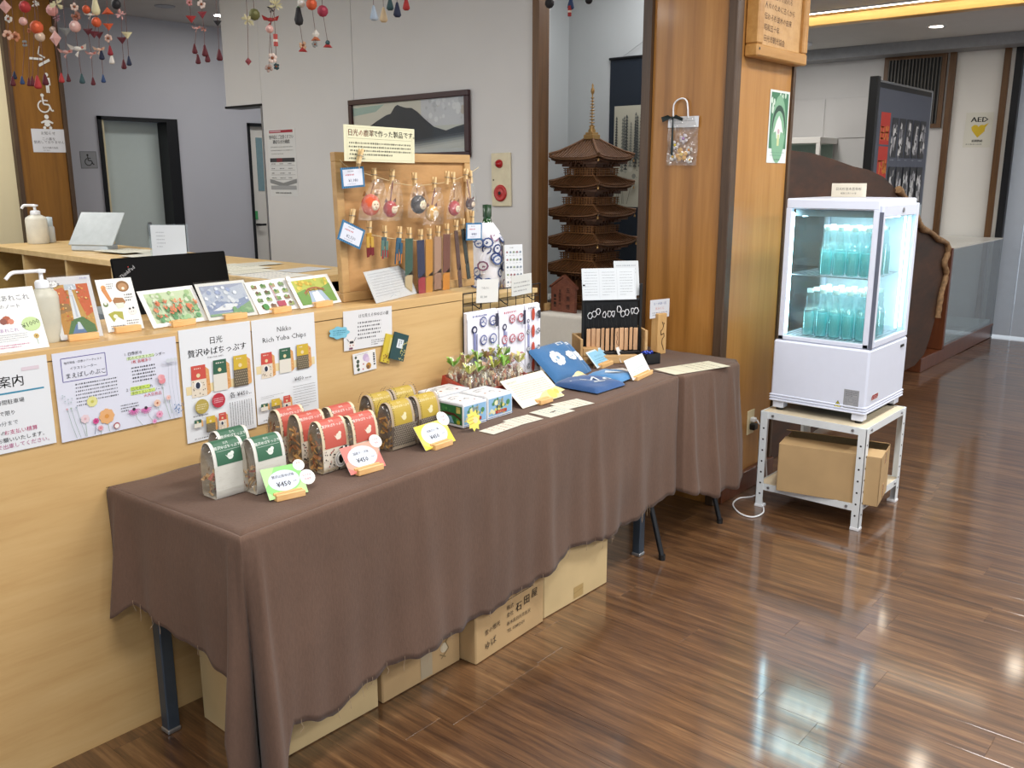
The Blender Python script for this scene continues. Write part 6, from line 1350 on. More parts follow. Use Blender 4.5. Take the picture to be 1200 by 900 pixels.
# ================================================================== CRATE, STRAP RACK, PLAQUE, NICHE STAND
RC = Vector((3.215, 2.215, ZB)); RA = math.radians(-40)
cr = thing('wooden_crate', 'pale wooden crate carrying the black strap rack on the second table', 'crate', T(RC) @ RZ(RA))
M_crate = wood('crate_wood', ['#b08a5a', '#c29c6a', '#cfae7e'], .6, 'X', 8, 4)
for nm, a in (('crate_side', (-.148, -.136, -.08, .08, 0, .11)), ('crate_side', (.136, .148, -.08, .08, 0, .14)), ('crate_back', (-.136, .136, .068, .08, 0, .11)), ('crate_base', (-.136, .136, -.08, .068, 0, .035)), ('crate_block', (-.135, -.07, -.082, -.035, .035, .07))):
    mb = MB(); mb.bbox(*a, .002); mb.build(nm, M_crate, cr)
sr = thing('strap_rack', 'black rack hung with wooden tags on black and white cords', 'rack', T(RC+Vector((0, 0, .0355))) @ RZ(RA))
for x in (-.13, .122):
    mb = MB(); mb.bbox(x, x+.012, -.03, -.018, 0, .30, .002); mb.build('post', M_black, sr)
for z, h in ((.0, .03), (.225, .012)):
    mb = MB(); mb.bbox(-.13, .134, -.028, -.018, z, z+h, .002); mb.build('crossbar', M_black, sr)
mb = MB(); mb.box(-.118, .122, -.017, -.012, .03, .225); mb.build('back_panel', M_black, sr)
mb = MB(); mb.bbox(-.118, .122, -.060, -.030, 0, .012, .002); mb.build('tag_ledge', M_black, sr)
rr = random.Random(9)
for k in range(11):
    x = -.104+k*.0208; t = thing('wooden_tag', 'small wooden tag on a black cord, %s from the left on the strap rack' % ['first', 'second', 'third', 'fourth', 'fifth', 'sixth', 'seventh', 'eighth', 'ninth', 'tenth', 'last'][k], 'tag', T(RC+Vector((0, 0, .0355))) @ RZ(RA) @ T(x, -.045, .014+(.002 if k % 2 else 0)) @ RZ(rr.uniform(-.5, .9)), 'wooden tags on the strap rack')
    mb = MB(); mb.bbox(-.0095, .0095, -.0025, .0025, 0, .098, .002); mb.build('tag_body', wood('tag_wood', ['#b58a64', '#c69c76', '#d6b08c'], .5, 'Z', 6, 12, 0, .1, .12), t)
    mb = MB(); mb.tube([(0, 0, .094), (rr.uniform(-.004, .004), .006, .13), (rr.uniform(-.006, .006), .012, .195)], .0022, 5); mb.build('cord', M_black, t)
    mb = MB(); q = Vector((rr.uniform(-.006, .006), -.002, .155+rr.uniform(0, .025))); mb.tube([q+Vector((.011*math.cos(a), rr.uniform(-.004, .004), .014*math.sin(a))) for a in (0, 1, 2, 3, 4, 5)], .0019, 5, True); mb.build('white_loop', plain('cord_white', '#d9d9dc', .5), t)
    if k == 6:
        s = Sheet(.022, .098, None); s.line([(.5, .15), (.4, .3), (.6, .45), (.35, .6), (.55, .75)], .0025, '#4a1c14'); s.build('brand_mark', frame((-.011, -.0032, 0), (1, 0, 0), (0, 0, 1), (0, -1, 0)), t)
SG = T(RC+Vector((0, 0, .0355))) @ RZ(RA) @ Matrix(((1, 0, 0, -.132), (0, .25, -.968, -.045), (0, .968, .25, .235), (0, 0, 0, 1)))
s = Sheet(.235, .135, '#dfe5ea', .002)
for k in range(3): s.scrib(.04+.33*k, .10, .28+.33*k, .9, 9, '#8a929c', .22); s.line([(.32+.33*k, .04), (.32+.33*k, .96)], .0006, '#aab0b8')
tag(s.build('rack_sign', SG), 'white three-column sign on top of the strap rack', 'sign')
s = Sheet(.11, .15, '#d5dade', .0015); s.scrib(.1, .1, .9, .5, 4, '#8a929c', .3)
tag(s.build('rack_sign', SG @ T(.15, .02, -.03)), 'pale sheet behind the strap rack sign, against the dark post', 'sign')
stand_card([(676, 403), (716, 397), (716, 406), (700, 411)], ZB, math.radians(50), 'small pale mint slip propped against the wooden crate', lambda s, w, h: s.scrib(.1, .2, .9, .8, 2, '#8ab0a4', .4), '#dbe8e2', name='price_card', blk=0) if False else None
# white covered stand in the niche
st = thing('niche_stand', 'white cloth covered stand in the niche under the wooden pagoda', 'stand', T(3.86, 2.40, 0))
mb = MB(); mb.bbox(.03, .95, 0, .74, 0, .752, .004); mb.build('stand_body', M_birch_in, st); mb = MB(); mb.bbox(.18, .95, .745, 1.2, 0, .752, .004); mb.build('stand_body', M_birch_in, st)
def drp(u, v):
    y = -.005+1.22*u
    if v < .35: x = .95-(.95-.02)*(v/.35); z = .757
    else:
        t_ = (v-.35)/.65; z = .757-.5*t_; x = .02-.012*t_-.02*t_*(.5+.5*math.sin(y*26+2*t_))-.01*math.sin(y*11+1+3*t_)*t_
    return (x if y < .745 else max(x, .175), y, z)
mb = MB(); mb.grid(drp, 90, 40); mb.build('white_cloth', M_wcloth, st)
# plaque
pc = onx(661, 371, 3.97); pq = thing('wooden_plaque', 'house-shaped reddish wooden plaque with brush characters by the pagoda', 'plaque', T(3.96, pc.y, .7585))
M_pla = wood('plaque_wood', ['#5a3020', '#6f4030', '#80503a'], .5, 'Z', 8, 5)
PL_ = Matrix(((0, 0, -1, 0), (-1, 0, 0, .085), (0, 1, 0, 0), (0, 0, 0, 1)))
mb = MB(); mb.prism([(0, 0), (.165, 0), (.165, .135), (.085, .19), (0, .135)], -.02, 0); mb.build('plaque_body', M_pla, pq, PL_)
mb = MB(); mb.prism([(-.008, .13), (.085, .193), (.173, .13), (.173, .14), (.085, .205), (-.008, .14)], -.024, .006); mb.build('plaque_roof', M_pla, pq, PL_)
s = Sheet(.165, .19, None); s.text('五', .72, .42, .030, '#1c0f0a', 'c'); s.text('重', .72, .66, .030, '#1c0f0a', 'c'); s.text('塔', .72, .90, .030, '#1c0f0a', 'c'); s.text('東照宮境内', .38, .42, .017, '#1c0f0a', 'c', vert=True); s.scrib(.10, .5, .22, .92, 1, '#1c0f0a', .8, True); s.build('brush_characters', PL_ @ T(0, 0, .0004), pq)
mb = MB(); mb.bbox(3.93, 3.99, pc.y+.10, pc.y+.17, .7585, .80, .003); tag(mb.build('wood_block', M_crate), 'small yellowish wood block left of the house-shaped plaque', 'block')

# ================================================================== PAGODA
M_pw = plain('pagoda_wood', '#5e3a20', .5, var=.2, sc=40); M_pr = plain('pagoda_roof', '#6e4a2c', .5, var=.18, sc=40); M_prail = plain('pagoda_rail', '#875a30', .5, var=.15, sc=40); M_gold = plain('pagoda_gold', '#b8935a', .3, .5, bmp=.02)
PX, PY = 4.26, 3.085
pg = thing('wooden_pagoda', 'five-storey model wooden pagoda with a ringed spire in the niche', 'pagoda', T(PX, PY, .7585))
def Zp(z): return z-.7585
eaves = [(1.588, 1.70, .170), (1.440, 1.495, .174), (1.282, 1.336, .181), (1.125, 1.180, .190), (.973, 1.028, .200)]
for i, (ze, za, hs) in enumerate(eaves):
    ze, za = Zp(ze), Zp(za); inner = .074+.004*i if i else .012; bw = .068+.004*i
    rf = None
    mb = MB(); n = 12
    def rz(a, b, ze=ze, za=za, hs=hs, inner=inner):      # a along the eave -1..1, b 0 eave .. 1 ridge
        r = hs+(inner-hs)*b; z = ze+(za-ze)*(b**1.25)+.018*(1-b)*abs(a)**3; return (a*r, r, z)
    for k in range(4):
        mb.M = RZ(k*math.pi/2)
        mb.grid(lambda u, v: Vector(rz(2*u-1, v)), 12, 6); mb.grid(lambda u, v: Vector(rz(2*u-1, v))+Vector((0, -.004, -.010)), 12, 6, flip=True)
    mb.M = None; rf = mb.build('roof', M_pr, pg)
    rb = MB()
    for k in range(4):
        rb.M = RZ(k*math.pi/2)
        for q in range(-9, 10):
            x = q/9.5*hs; b1 = 1-max(0, (abs(x)-inner)/(hs-inner)) if abs(x) > inner else 1
            P = []
            for j in range(4):
                b = b1*j/3; r = hs+(inner-hs)*b; a = max(-1, min(1, x/r)); p = rz(a, b); P.append((x, p[1]+(.004 if j == 0 else 0), p[2]+.003))
            rb.tube(P, .0042, 4)
        P = [Vector(rz(1, j/4))+Vector((.004*(j == 0), .004*(j == 0), .006)) for j in range(5)]; rb.tube(P, .0075, 5)
        e = [Vector(rz(-1+2*j/12, 0))+Vector((0, .002, -.006)) for j in range(13)]; rb.tube(e, .0055, 4)
    rb.M = None; rb.build('tile_ridges', M_pr, rf)
    rt = MB()
    for k in range(4):
        rt.M = RZ(k*math.pi/2)
        for q in range(-11, 12):
            x = q/11.5*(hs-.01); z = ze-.012+.016*abs(q/11.5)**3; rt.box(x-.0028, x+.0028, bw*.6, hs-.004, z-.010, z-.003)
        for lev in range(3):
            rr_ = bw+.020+.028*lev; z = ze-.052+.014*lev
            for q in range(-4, 5): x = q/4*(rr_-.004); rt.box(x-.006, x+.006, bw*.7, rr_, z-.006, z+.006)
            rt.box(-rr_, rr_, rr_-.010, rr_-.002, z+.006, z+.010)
    rt.M = None; rt.build('brackets', M_pw, rf)
    zb = (Zp(eaves[i+1][1]) if i < 4 else .03)-.01
    wl = MB(); wl.box(-bw, bw, -bw, bw, zb, ze-.03)
    wl.build('storey_wall', M_pw, pg)
    dt = MB()
    for k in range(4):
        dt.M = RZ(k*math.pi/2)
        for x in (-1, -.36, .36, 1): dt.cyl((x*(bw-.004), bw, zb), (x*(bw-.004), bw, ze-.03), .007, n=6)
    dt.M = None; dt.build('columns', M_prail, pg)
    rl = MB(); R = bw+.036; zr = zb+.012
    for k in range(4):
        rl.M = RZ(k*math.pi/2); rl.box(-R, R, R-.01, R+.002, zr-.004, zr+.002)
        for z in (.014, .026, .038): rl.cyl((-R-.012, R, zr+z), (R+.012, R, zr+z), .0022 if z < .03 else .003, n=5)
        for q in range(-6, 7): rl.box(q/6*R-.002, q/6*R+.002, R-.002, R+.002, zr, zr+.036)
    rl.M = None; rl.build('railing', M_prail, pg)
    for k in range(4):
        b_ = MB(); a = math.pi/4+k*math.pi/2; c = (hs*1.41*math.cos(a), hs*1.41*math.sin(a), ze+.004); b_.lathe([(.0005, 0), (.0008, -.006), (.004, -.010), (.0055, -.02)], 8, c); b_.build('wind_bell', M_gold, rf)
mb = MB(); mb.bbox(-.19, .19, -.19, .19, 0, .03, .004); mb.build('base', M_pw, pg)
zt = Zp(1.70)
mb = MB(); mb.bbox(-.034, .034, -.034, .034, zt-.008, zt+.018, .003); mb.bbox(-.026, .026, -.026, .026, zt+.018, zt+.03, .002); mb.lathe([(.020, zt+.03), (.022, zt+.04), (.012, zt+.055), (.018, zt+.062), (.006, zt+.072)], 12); sp = mb.build('spire_base', M_gold, pg)
mb = MB(); mb.cyl((0, 0, zt+.07), (0, 0, zt+.285), .0035, n=8); mb.build('spire_pole', M_gold, pg)
mb = MB()
for k in range(9): z = zt+.082+k*.0165; r = .0165-.0007*k; mb.lathe([(r*.6, z-.003), (r, z-.001), (r, z+.002), (r*.6, z+.003)], 14)
mb.build('spire_rings', M_gold, sp)
mb = MB(); mb.lathe([(.004, zt+.232), (.011, zt+.245), (.010, zt+.262), (.004, zt+.268), (.006, zt+.275), (.0055, zt+.283), (.0, zt+.293)], 10); mb.build('spire_flame', M_gold, sp)

# hanging scroll on the niche back wall
SX = 4.946
hsx = thing('hanging_scroll', 'dark blue bordered hanging scroll with an ink forest picture in the niche', 'scroll', T(SX, 3.20, 1.0))
def xsheet(w, h, y_left, z, draw, paper, x=SX-.003, th=.002): s = Sheet(w, h, paper, th); draw(s, w, h); return s, T(x-SX, y_left-3.20, z-1.0) @ Matrix(((0, 0, -1, 0), (-1, 0, 0, 0), (0, 1, 0, 0), (0, 0, 0, 1)))
s, L = xsheet(.50, 1.30, 3.445, .90, lambda s, w, h: wash(s, ['#15202e', '#121c28'], 12, 2), '#15202e'); s.build('scroll_cloth', L, hsx)
def forest(s, w, h):
    rr = random.Random(6); s.rect(0, 0, 1, 1, '#c9c4b0')
    for k in range(26):
        x = rr.uniform(.03, .97); y0 = rr.uniform(.04, .18); y1 = rr.uniform(.5, .66); g = rr.choice(['#5c5e5a', '#6e706a', '#84857c', '#4c4e4c'])
        s.line([(x, y0), (x+rr.uniform(-.01, .01), y1)], .004, g)
        for j in range(16): yy = y0+(y1-y0)*j/16; s.poly([(x-.02-.02*j/16, yy+.02), (x, yy-.01), (x+.02+.02*j/16, yy+.025)], g)
    for k in range(30): s.circ(rr.random(), rr.uniform(.62, .8), rr.uniform(.01, .04), rr.choice(['#d5d0bf', '#b0ad9e', '#8f8d82']), n=7)
    for k in range(8): x = rr.uniform(.1, .9); s.line([(x, .75), (x+rr.uniform(-.1, .1), .97)], .003, '#77756a')
s, L = xsheet(.40, .62, 3.405, 1.30, forest, '#c9c4b0', SX-.005, .001); s.build('ink_painting', L, hsx)
mb = MB(); mb.cyl((-.01, .26, -.10), (-.01, -.26, -.10), .014, n=10); mb.build('roller', M_dark, hsx); mb = MB(); mb.cyl((-.008, .25, 1.205), (-.008, -.26, 1.205), .008, n=8); mb.build('top_rod', M_dark, hsx)
mb = MB(); mb.tube([(-.012, .15, 1.21), (-.012, -.02, 1.30), (-.012, -.19, 1.21)], .0015, 4); mb.build('hanging_cord', M_alu, hsx)

# ================================================================== ON THE PICTURE WALL
xw = 3.8995
t = None
M, w, h = xq([(408.7, 117), (549.3, 106), (552, 183), (413.5, 189)], xw-.012)
pf = thing('framed_picture', 'dark framed painting of a black mountain above pale mist on the grey wall', 'picture', M)
fb = .032; mb = MB()
for a in ((0, w, h-fb, h), (0, w, 0, fb), (0, fb, fb, h-fb), (w-fb, w, fb, h-fb)): mb.bbox(a[0], a[1], a[2], a[3], -.010, .018, .003)
mb.build('frame', plain('dark_red_frame', '#35161a', .35, bmp=.02), pf)
s = Sheet(w-2*fb, h-2*fb, '#c5c9c0', .001); s.rect(0, 0, 1, .45, '#cfcdbf'); s.poly([(0, .06), (.3, .03), (.22, .16), (0, .22)], '#9fb8ae'); s.rect(.63, 0, 1, .5, '#c9ccd0')
rr = random.Random(2)
for k in range(30): s.circ(rr.uniform(.66, .98), rr.uniform(.03, .4), rr.uniform(.006, .022), rr.choice(['#b9bcc0', '#d5d8da', '#c0b8ac', '#dcdfe0']), n=7)
s.poly([(0, .42), (.06, .46), (.14, .46), (.24, .33), (.32, .24), (.36, .22), (.40, .09), (.425, .06), (.45, .09), (.50, .13), (.55, .14), (.60, .22), (.66, .36), (.74, .52), (.84, .60), (.92, .54), (1, .50), (1, .66), (.9, .68), (.7, .78), (.5, .80), (.2, .78), (0, .76)], '#1f2733')
for k, (c, y0) in enumerate((('#3c444c', .74), ('#626a6e', .78), ('#8d9494', .82), ('#aeb2ae', .86), ('#bfc2bc', .90))): s.poly([(0, y0), (.3, y0+.02), (.6, y0+.01), (.85, y0-.06), (1, y0-.10), (1, y0-.02), (.8, y0+.05), (.5, y0+.08), (0, y0+.08)], c)
s.rect(0, .93, 1, 1, '#bfc3c0'); s.build('painting', T(fb, fb, .0), pf)
mb = MB(); mb.box(fb, w-fb, fb, h-fb, .006, .007); mb.build('picture_glass', clear('picture_glass', '#ffffff', .01, .03), pf)
def nsheet(s, w, h):
    s.rect(.08, .02, .92, .06, '#a8283a'); s.rect(.10, .03, .5, .045, '#e0c0c8'); s.text('熱中症にご注意ください', .5, .145, .030, K, 'c', wide=.86, bold=.001); s.text('適切な水分補給', .5, .215, .030, K, 'c', wide=.95, bold=.001)
    s.scrib(.1, .25, .9, .40, 3, '#8a8a8a', .3); s.rect(.06, .43, .94, .49, '#3a3a3e'); s.rect(.3, .43, .5, .49, '#7a3038')
    for k in range(4): s.line([(.06, .54+.07*k), (.94, .54+.07*k)], .002, '#9a9a9a'); s.scrib(.1, .50+.07*k, .3, .53+.07*k, 1, '#4a4a4a'); s.scrib(.4, .50+.07*k, .6, .53+.07*k, 1, '#6a6a6a'); s.scrib(.7, .50+.07*k, .9, .53+.07*k, 1, '#6a6a6a')
    s.poly([(.02, .74), (.5, .80), (.98, .74), (.98, .80), (.5, .86), (.02, .80)], '#8f9090'); s.rect(.04, .84, .96, .90, '#a8a9aa'); s.scrib(.2, .93, .8, .97, 1, '#4a4a4a')
tag((lambda f: (lambda s: (nsheet(s, f[1], f[2]), s.build('wall_notice', f[0]))[1])(Sheet(f[1], f[2], '#e4e4e2')))(xq([(312.5, 151.5), (345, 150), (350, 230), (317.5, 230)], xw-.001)), 'long white notice with a dark table band on the picture wall', 'notice')
M, w, h = xq([(577.3, 179.5), (599.5, 179), (599.8, 241.5), (577.5, 242)], xw-.001)
al = thing('fire_alarm_panel', 'cream fire alarm panel with red lamp and red push button on the wall', 'alarm', M)
mb = MB(); mb.bbox(0, w, 0, h, 0, .012, .003); mb.build('plate', plain('alarm_cream', '#d3c9ab', .45, bmp=0), al)
mb = MB(); mb.lathe([(.024, .012), (.024, .018), (.016, .034), (.0, .040)], 14, (w*.45, h*.80, 0)); mb.build('red_lamp', plain('alarm_lamp', '#a8141c', .2, bmp=0, coat=.5), al)
mb = MB(); mb.lathe([(.046, .012), (.046, .018), (.038, .022), (.030, .018), (.014, .018), (.012, .021), (.0, .021)], 20, (w*.48, h*.25, 0)); bt = mb.build('push_button_ring', plain('alarm_red', '#b4302e', .35, bmp=0), al)
mb = MB(); mb.cyl((w*.48, h*.25, .018), (w*.48, h*.25, .0225), .010, n=12); mb.build('button_centre', M_dark, bt)
mb = MB(); mb.cyl((w*.12, h*.5, .012), (w*.12, h*.5, .0135), .004, n=8); mb.build('screw', M_dark, al)

# ================================================================== ON THE COLUMN
XC = 3.6295
dg = thing('dried_flower_bag', 'clear bag of flower shapes hung by a white loop and black bow on the column', 'bag', T(onx(800, 140, XC-.004)))
def cx_(u, v, d=.006): p = onx(u, v, XC-d); q = onx(800, 140, XC-.004); return p-q
P = [cx_(*p) for p in ((782, 136), (817.5, 137), (818.5, 193), (783, 195))]; M, w, h = fit4(*P, (-1, 0, 0))
s = Sheet(w, h*.22, '#dfe3ea', .001); s.scrib(.2, .3, .9, .75, 2, '#9aa4b0', .4); s.build('header_card', M @ T(0, h*.78, .004), dg)
mb = MB(); mb.grid(lambda a, b: (w*a, h*b, .002+.014*math.sin(math.pi*a)*(1-b*.5)+.003*math.sin(a*19+b*13)), 10, 12, False); mb.build('clear_bag', M_film2, dg, M)
g = MB(); rr = random.Random(8)
for (fx, fy, r, c, cc) in ((.28, .42, .017, '#ece9ec', '#d9c24a'), (.55, .55, .018, '#e6dde6', '#b08ac0'), (.5, .22, .026, '#e6b048', '#f0d060'), (.75, .32, .014, '#f0ece6', '#e09a4a'), (.22, .18, .016, '#f4f2ee', '#d9b24a'), (.78, .12, .014, '#e9e6e2', '#c9a24a')):
    for k in range(6):
        a = k*math.pi/3+rr.random(); g.col = srgb(c); g.ball((w*fx+r*.75*math.cos(a), h*fy+r*.75*math.sin(a), .006), r*.5, 7, 1, 1, .4)
    g.col = srgb(cc); g.ball((w*fx, h*fy, .009), r*.4, 7, 1, 1, .5)
g.build('flower_shapes', CH, dg, M)
mb = MB(); mb.tube(smooth_path([cx_(789, 137, .01), cx_(790, 122, .012), cx_(798, 115.5, .012), cx_(805, 119, .012), cx_(806.5, 138, .01)], 6), .0035, 6); mb.build('loop_handle', M_wplas, dg)
mb = MB(); c = cx_(788, 138, .018)
for q in (-1, 1): mb.add([c, c+Vector((0, q*.05+.0, -.018 if q > 0 else -.016)), c+Vector((-.004, q*.056, .004 if q > 0 else -.004)), c+Vector((-.006, q*.02, .012))], [(0, 1, 2, 3)], False)
mb.ball(c, .007, 7); mb.add([c, c+Vector((0, -.006, 0)), c+Vector((0, -.01, -.16)), c+Vector((0, .004, -.16))], [(0, 1, 2, 3)], False); mb.build('black_bow', plain('dark_teal_ribbon', '#0f1f20', .5), dg)
# wooden notice board high on the right face and the green poster
YR = 1.898
M, w, h = yq([(885.5, 0), (950, 2), (942.7, 77), (879.3, 66.6)], 1.872)
w = .50; h = .62; M = frame((3.70, 1.866, 1.985), (1, 0, 0), (0, 0, 1), (0, -1, 0))
nb = thing('wooden_notice_board', 'carved pale wooden notice board high on the column right face', 'board', M)
mb = MB(); mb.box(.02, w-.02, .02, h-.02, -.01, .012); mb.build('board_panel', wood('pale_board', ['#ab8350', '#b9915e', '#c29c6a'], .45, 'Z', 12, 2), nb)
mb = MB(); 
for a in ((0, w, 0, .05), (0, w, h-.05, h), (0, .05, .05, h-.05), (w-.05, w, .05, h-.05)): mb.bbox(*a, -.031, .03, .006)
mb.build('frame', wood('board_moulding', ['#9a6e36', '#a97c44', '#b68a50'], .4, 'X', 10, 2), nb)
mb = MB(); mb.cyl((.018, .03, .028), (.018, .03, .031), .006, n=8); mb.build('peg', M_dark, nb)
s = Sheet(w-.1, h-.1, None)
for k, t_ in enumerate(('日光の社寺を訪れる', '人々のために古くから', '伝わる杉並木の由来', '昭和五十年', '日光市観光協会')): s.text(t_, .08, .62+k*.085, .030, '#5a3818', rot=-.03)
s.scrib(.08, .1, .9, .55, 5, '#5a3818', .35); s.build('carved_writing', T(.05, .05, .0125), nb)
def gp(s, w, h):
    s.rect(.06, .03, .94, .80, '#3f7a58'); rr = random.Random(12)
    for k in range(14): s.circ(rr.uniform(.1, .9), rr.uniform(.05, .3), .045, '#cfe0d0', ry=.075, n=7)
    s.circ(.5, .53, .36, '#7fae8c', ry=.75, n=22); s.circ(.5, .48, .34, '#27483a', ry=.45, n=18); s.circ(.5, .56, .30, '#7fae8c', ry=.45, n=18)
    s.poly([(.5, .34), (.62, .42), (.74, .58), (.62, .56), (.58, .66), (.42, .66), (.38, .56), (.26, .58), (.38, .42)], '#e2e6e2'); s.rect(.45, .60, .56, .76, '#c9cf9a'); s.circ(.505, .56, .06, '#c9a8b0', n=8)
    s.scrib(.15, .84, .85, .92, 2, '#5a8a78', .3); s.scrib(.35, .94, .7, .965, 1, '#3a4a44')
poster([(903.3, 105), (926.4, 107.6), (919.8, 192), (898, 190)], 'narrow green poster with a pale flower emblem on the column', gp, 'green_poster', 'poster', YR, '#dfe6e2')

# ================================================================== ON THE LEFT PILLAR, GREY WALL, END WALL
YP = 6.982
IW = plain('sign_white', '#e8e6e0', .5, bmp=0)
def icon(name, lab, cpx, hgt, parts):
    c = ony(*cpx, YP); s = Sheet(hgt, hgt, None); parts(s); tag(s.build(name, frame((c.x-hgt/2, YP-.002, c.z-hgt/2), (1, 0, 0), (0, 0, 1), (0, -1, 0))), lab, 'pictogram')
WI = '#e8e6e0'
def person_i(s): s.circ(.5, .12, .09, WI); s.poly([(.36, .26), (.64, .26), (.66, .62), (.58, .62), (.58, .98), (.51, .98), (.5, .66), (.49, .98), (.42, .98), (.42, .62), (.34, .62)], WI)
def wheel(s, c=WI): s.circ(.42, .10, .09, c); s.line([(.42, .2), (.44, .55), (.72, .57), (.84, .88), (.94, .85)], .13*s.w/1.6, c); s.line([(.44, .35), (.68, .37)], .09*s.w/1.4, c); s.line([(.45+.30*math.cos(a), .66+.30*math.sin(a)) for a in [(-1.9-k*.38) for k in range(12)]], .07*s.w, c)
def baby(s): s.circ(.5, .16, .15, WI); s.poly([(.38, .36), (.62, .36), (.92, .52), (.88, .62), (.66, .54), (.70, .72), (.5, .82), (.30, .72), (.34, .54), (.12, .62), (.08, .52)], WI); s.circ(.3, .88, .10, WI); s.circ(.7, .88, .10, WI)
def arrow(s): s.line([(.02, .62), (.62, .62)], .1*s.w, WI); s.line([(.42, .92), (.95, .62)], .12*s.w, WI); s.line([(.55, .05), (.45, .4), (.75, .55)], .07*s.w, WI)
icon('person_pictogram', 'white standing person pictogram on the left wooden pillar', (55, 97), .145, person_i)
icon('wheelchair_pictogram', 'white wheelchair pictogram on the left wooden pillar', (52, 121), .135, wheel)
icon('baby_pictogram', 'white baby pictogram on the left wooden pillar', (55, 143), .105, baby)
icon('arrow_pictogram', 'white arrow pictogram high on the left wooden pillar', (46, 66), .15, arrow)
poster([(36, 150.5), (75.5, 152), (78, 178.5), (39.5, 178.5)], 'white notice sheet below the pictograms on the left wooden pillar', lambda s, w, h: (s.text('お知らせ', .5, .24, .026, K, 'c'), s.text('この裏を', .5, .48, .024, '#4a4a4e', 'c'), s.text('使用しておりません', .5, .62, .024, '#4a4a4e', 'c'), s.text('日光市観光協会', .52, .84, .016, '#5a5a5e', 'c'), s.scrib(.3, .88, .75, .95, 1, '#6a6a6e')), y=YP, paper='#dcdcdf')
def wp(s, w, h): s.h = h; s.rect(.04, .04, .96, .96, '#9ea0a4'); q = Sheet(w*.7, h*.7, None); wheel(q, '#18181a'); b = len(s.mb.v); s.mb.v += [Vector((v.x+w*.15, v.y+h*.15, v.z+.001)) for v in q.mb.v]; s.mb.f += [[b+i for i in f] for f in q.mb.f]; s.mb.mi += q.mb.mi; s.mb.c += q.mb.c; s.mb.sm += q.mb.sm
poster([(93, 177.3), (112.5, 177.3), (115, 197.5), (95.5, 197.5)], 'grey plate with a black wheelchair pictogram on the grey wall', wp, 'wheelchair_plate', 'sign', Y7-.002, '#7f8186', th=.003)
M, w, h = xq([(1132, 132), (1165, 131.5), (1160, 172.5), (1128.5, 173)], XE+.008)
s = Sheet(w, h, '#eeebdc', .002); s.text('AED', .5, .27, h*.20, '#14181c', 'c', bold=h*.012, wide=1.25); s.poly([(.5, .72), (.28, .52), (.24, .42), (.32, .36), (.42, .37), (.5, .43), (.58, .37), (.70, .36), (.86, .30), (.74, .44), (.74, .54)], '#e9c62a'); s.circ(.38, .45, .13, '#e9c62a'); s.circ(.62, .45, .13, '#e9c62a')
s.text('設置施設', .5, .84, h*.075, '#14181c', 'c', bold=.004); s.scrib(.1, .88, .9, .94, 1, '#8a8a80'); tag(s.build('aed_sign', M), 'cream AED sign with a yellow heart on the white end wall', 'sign')
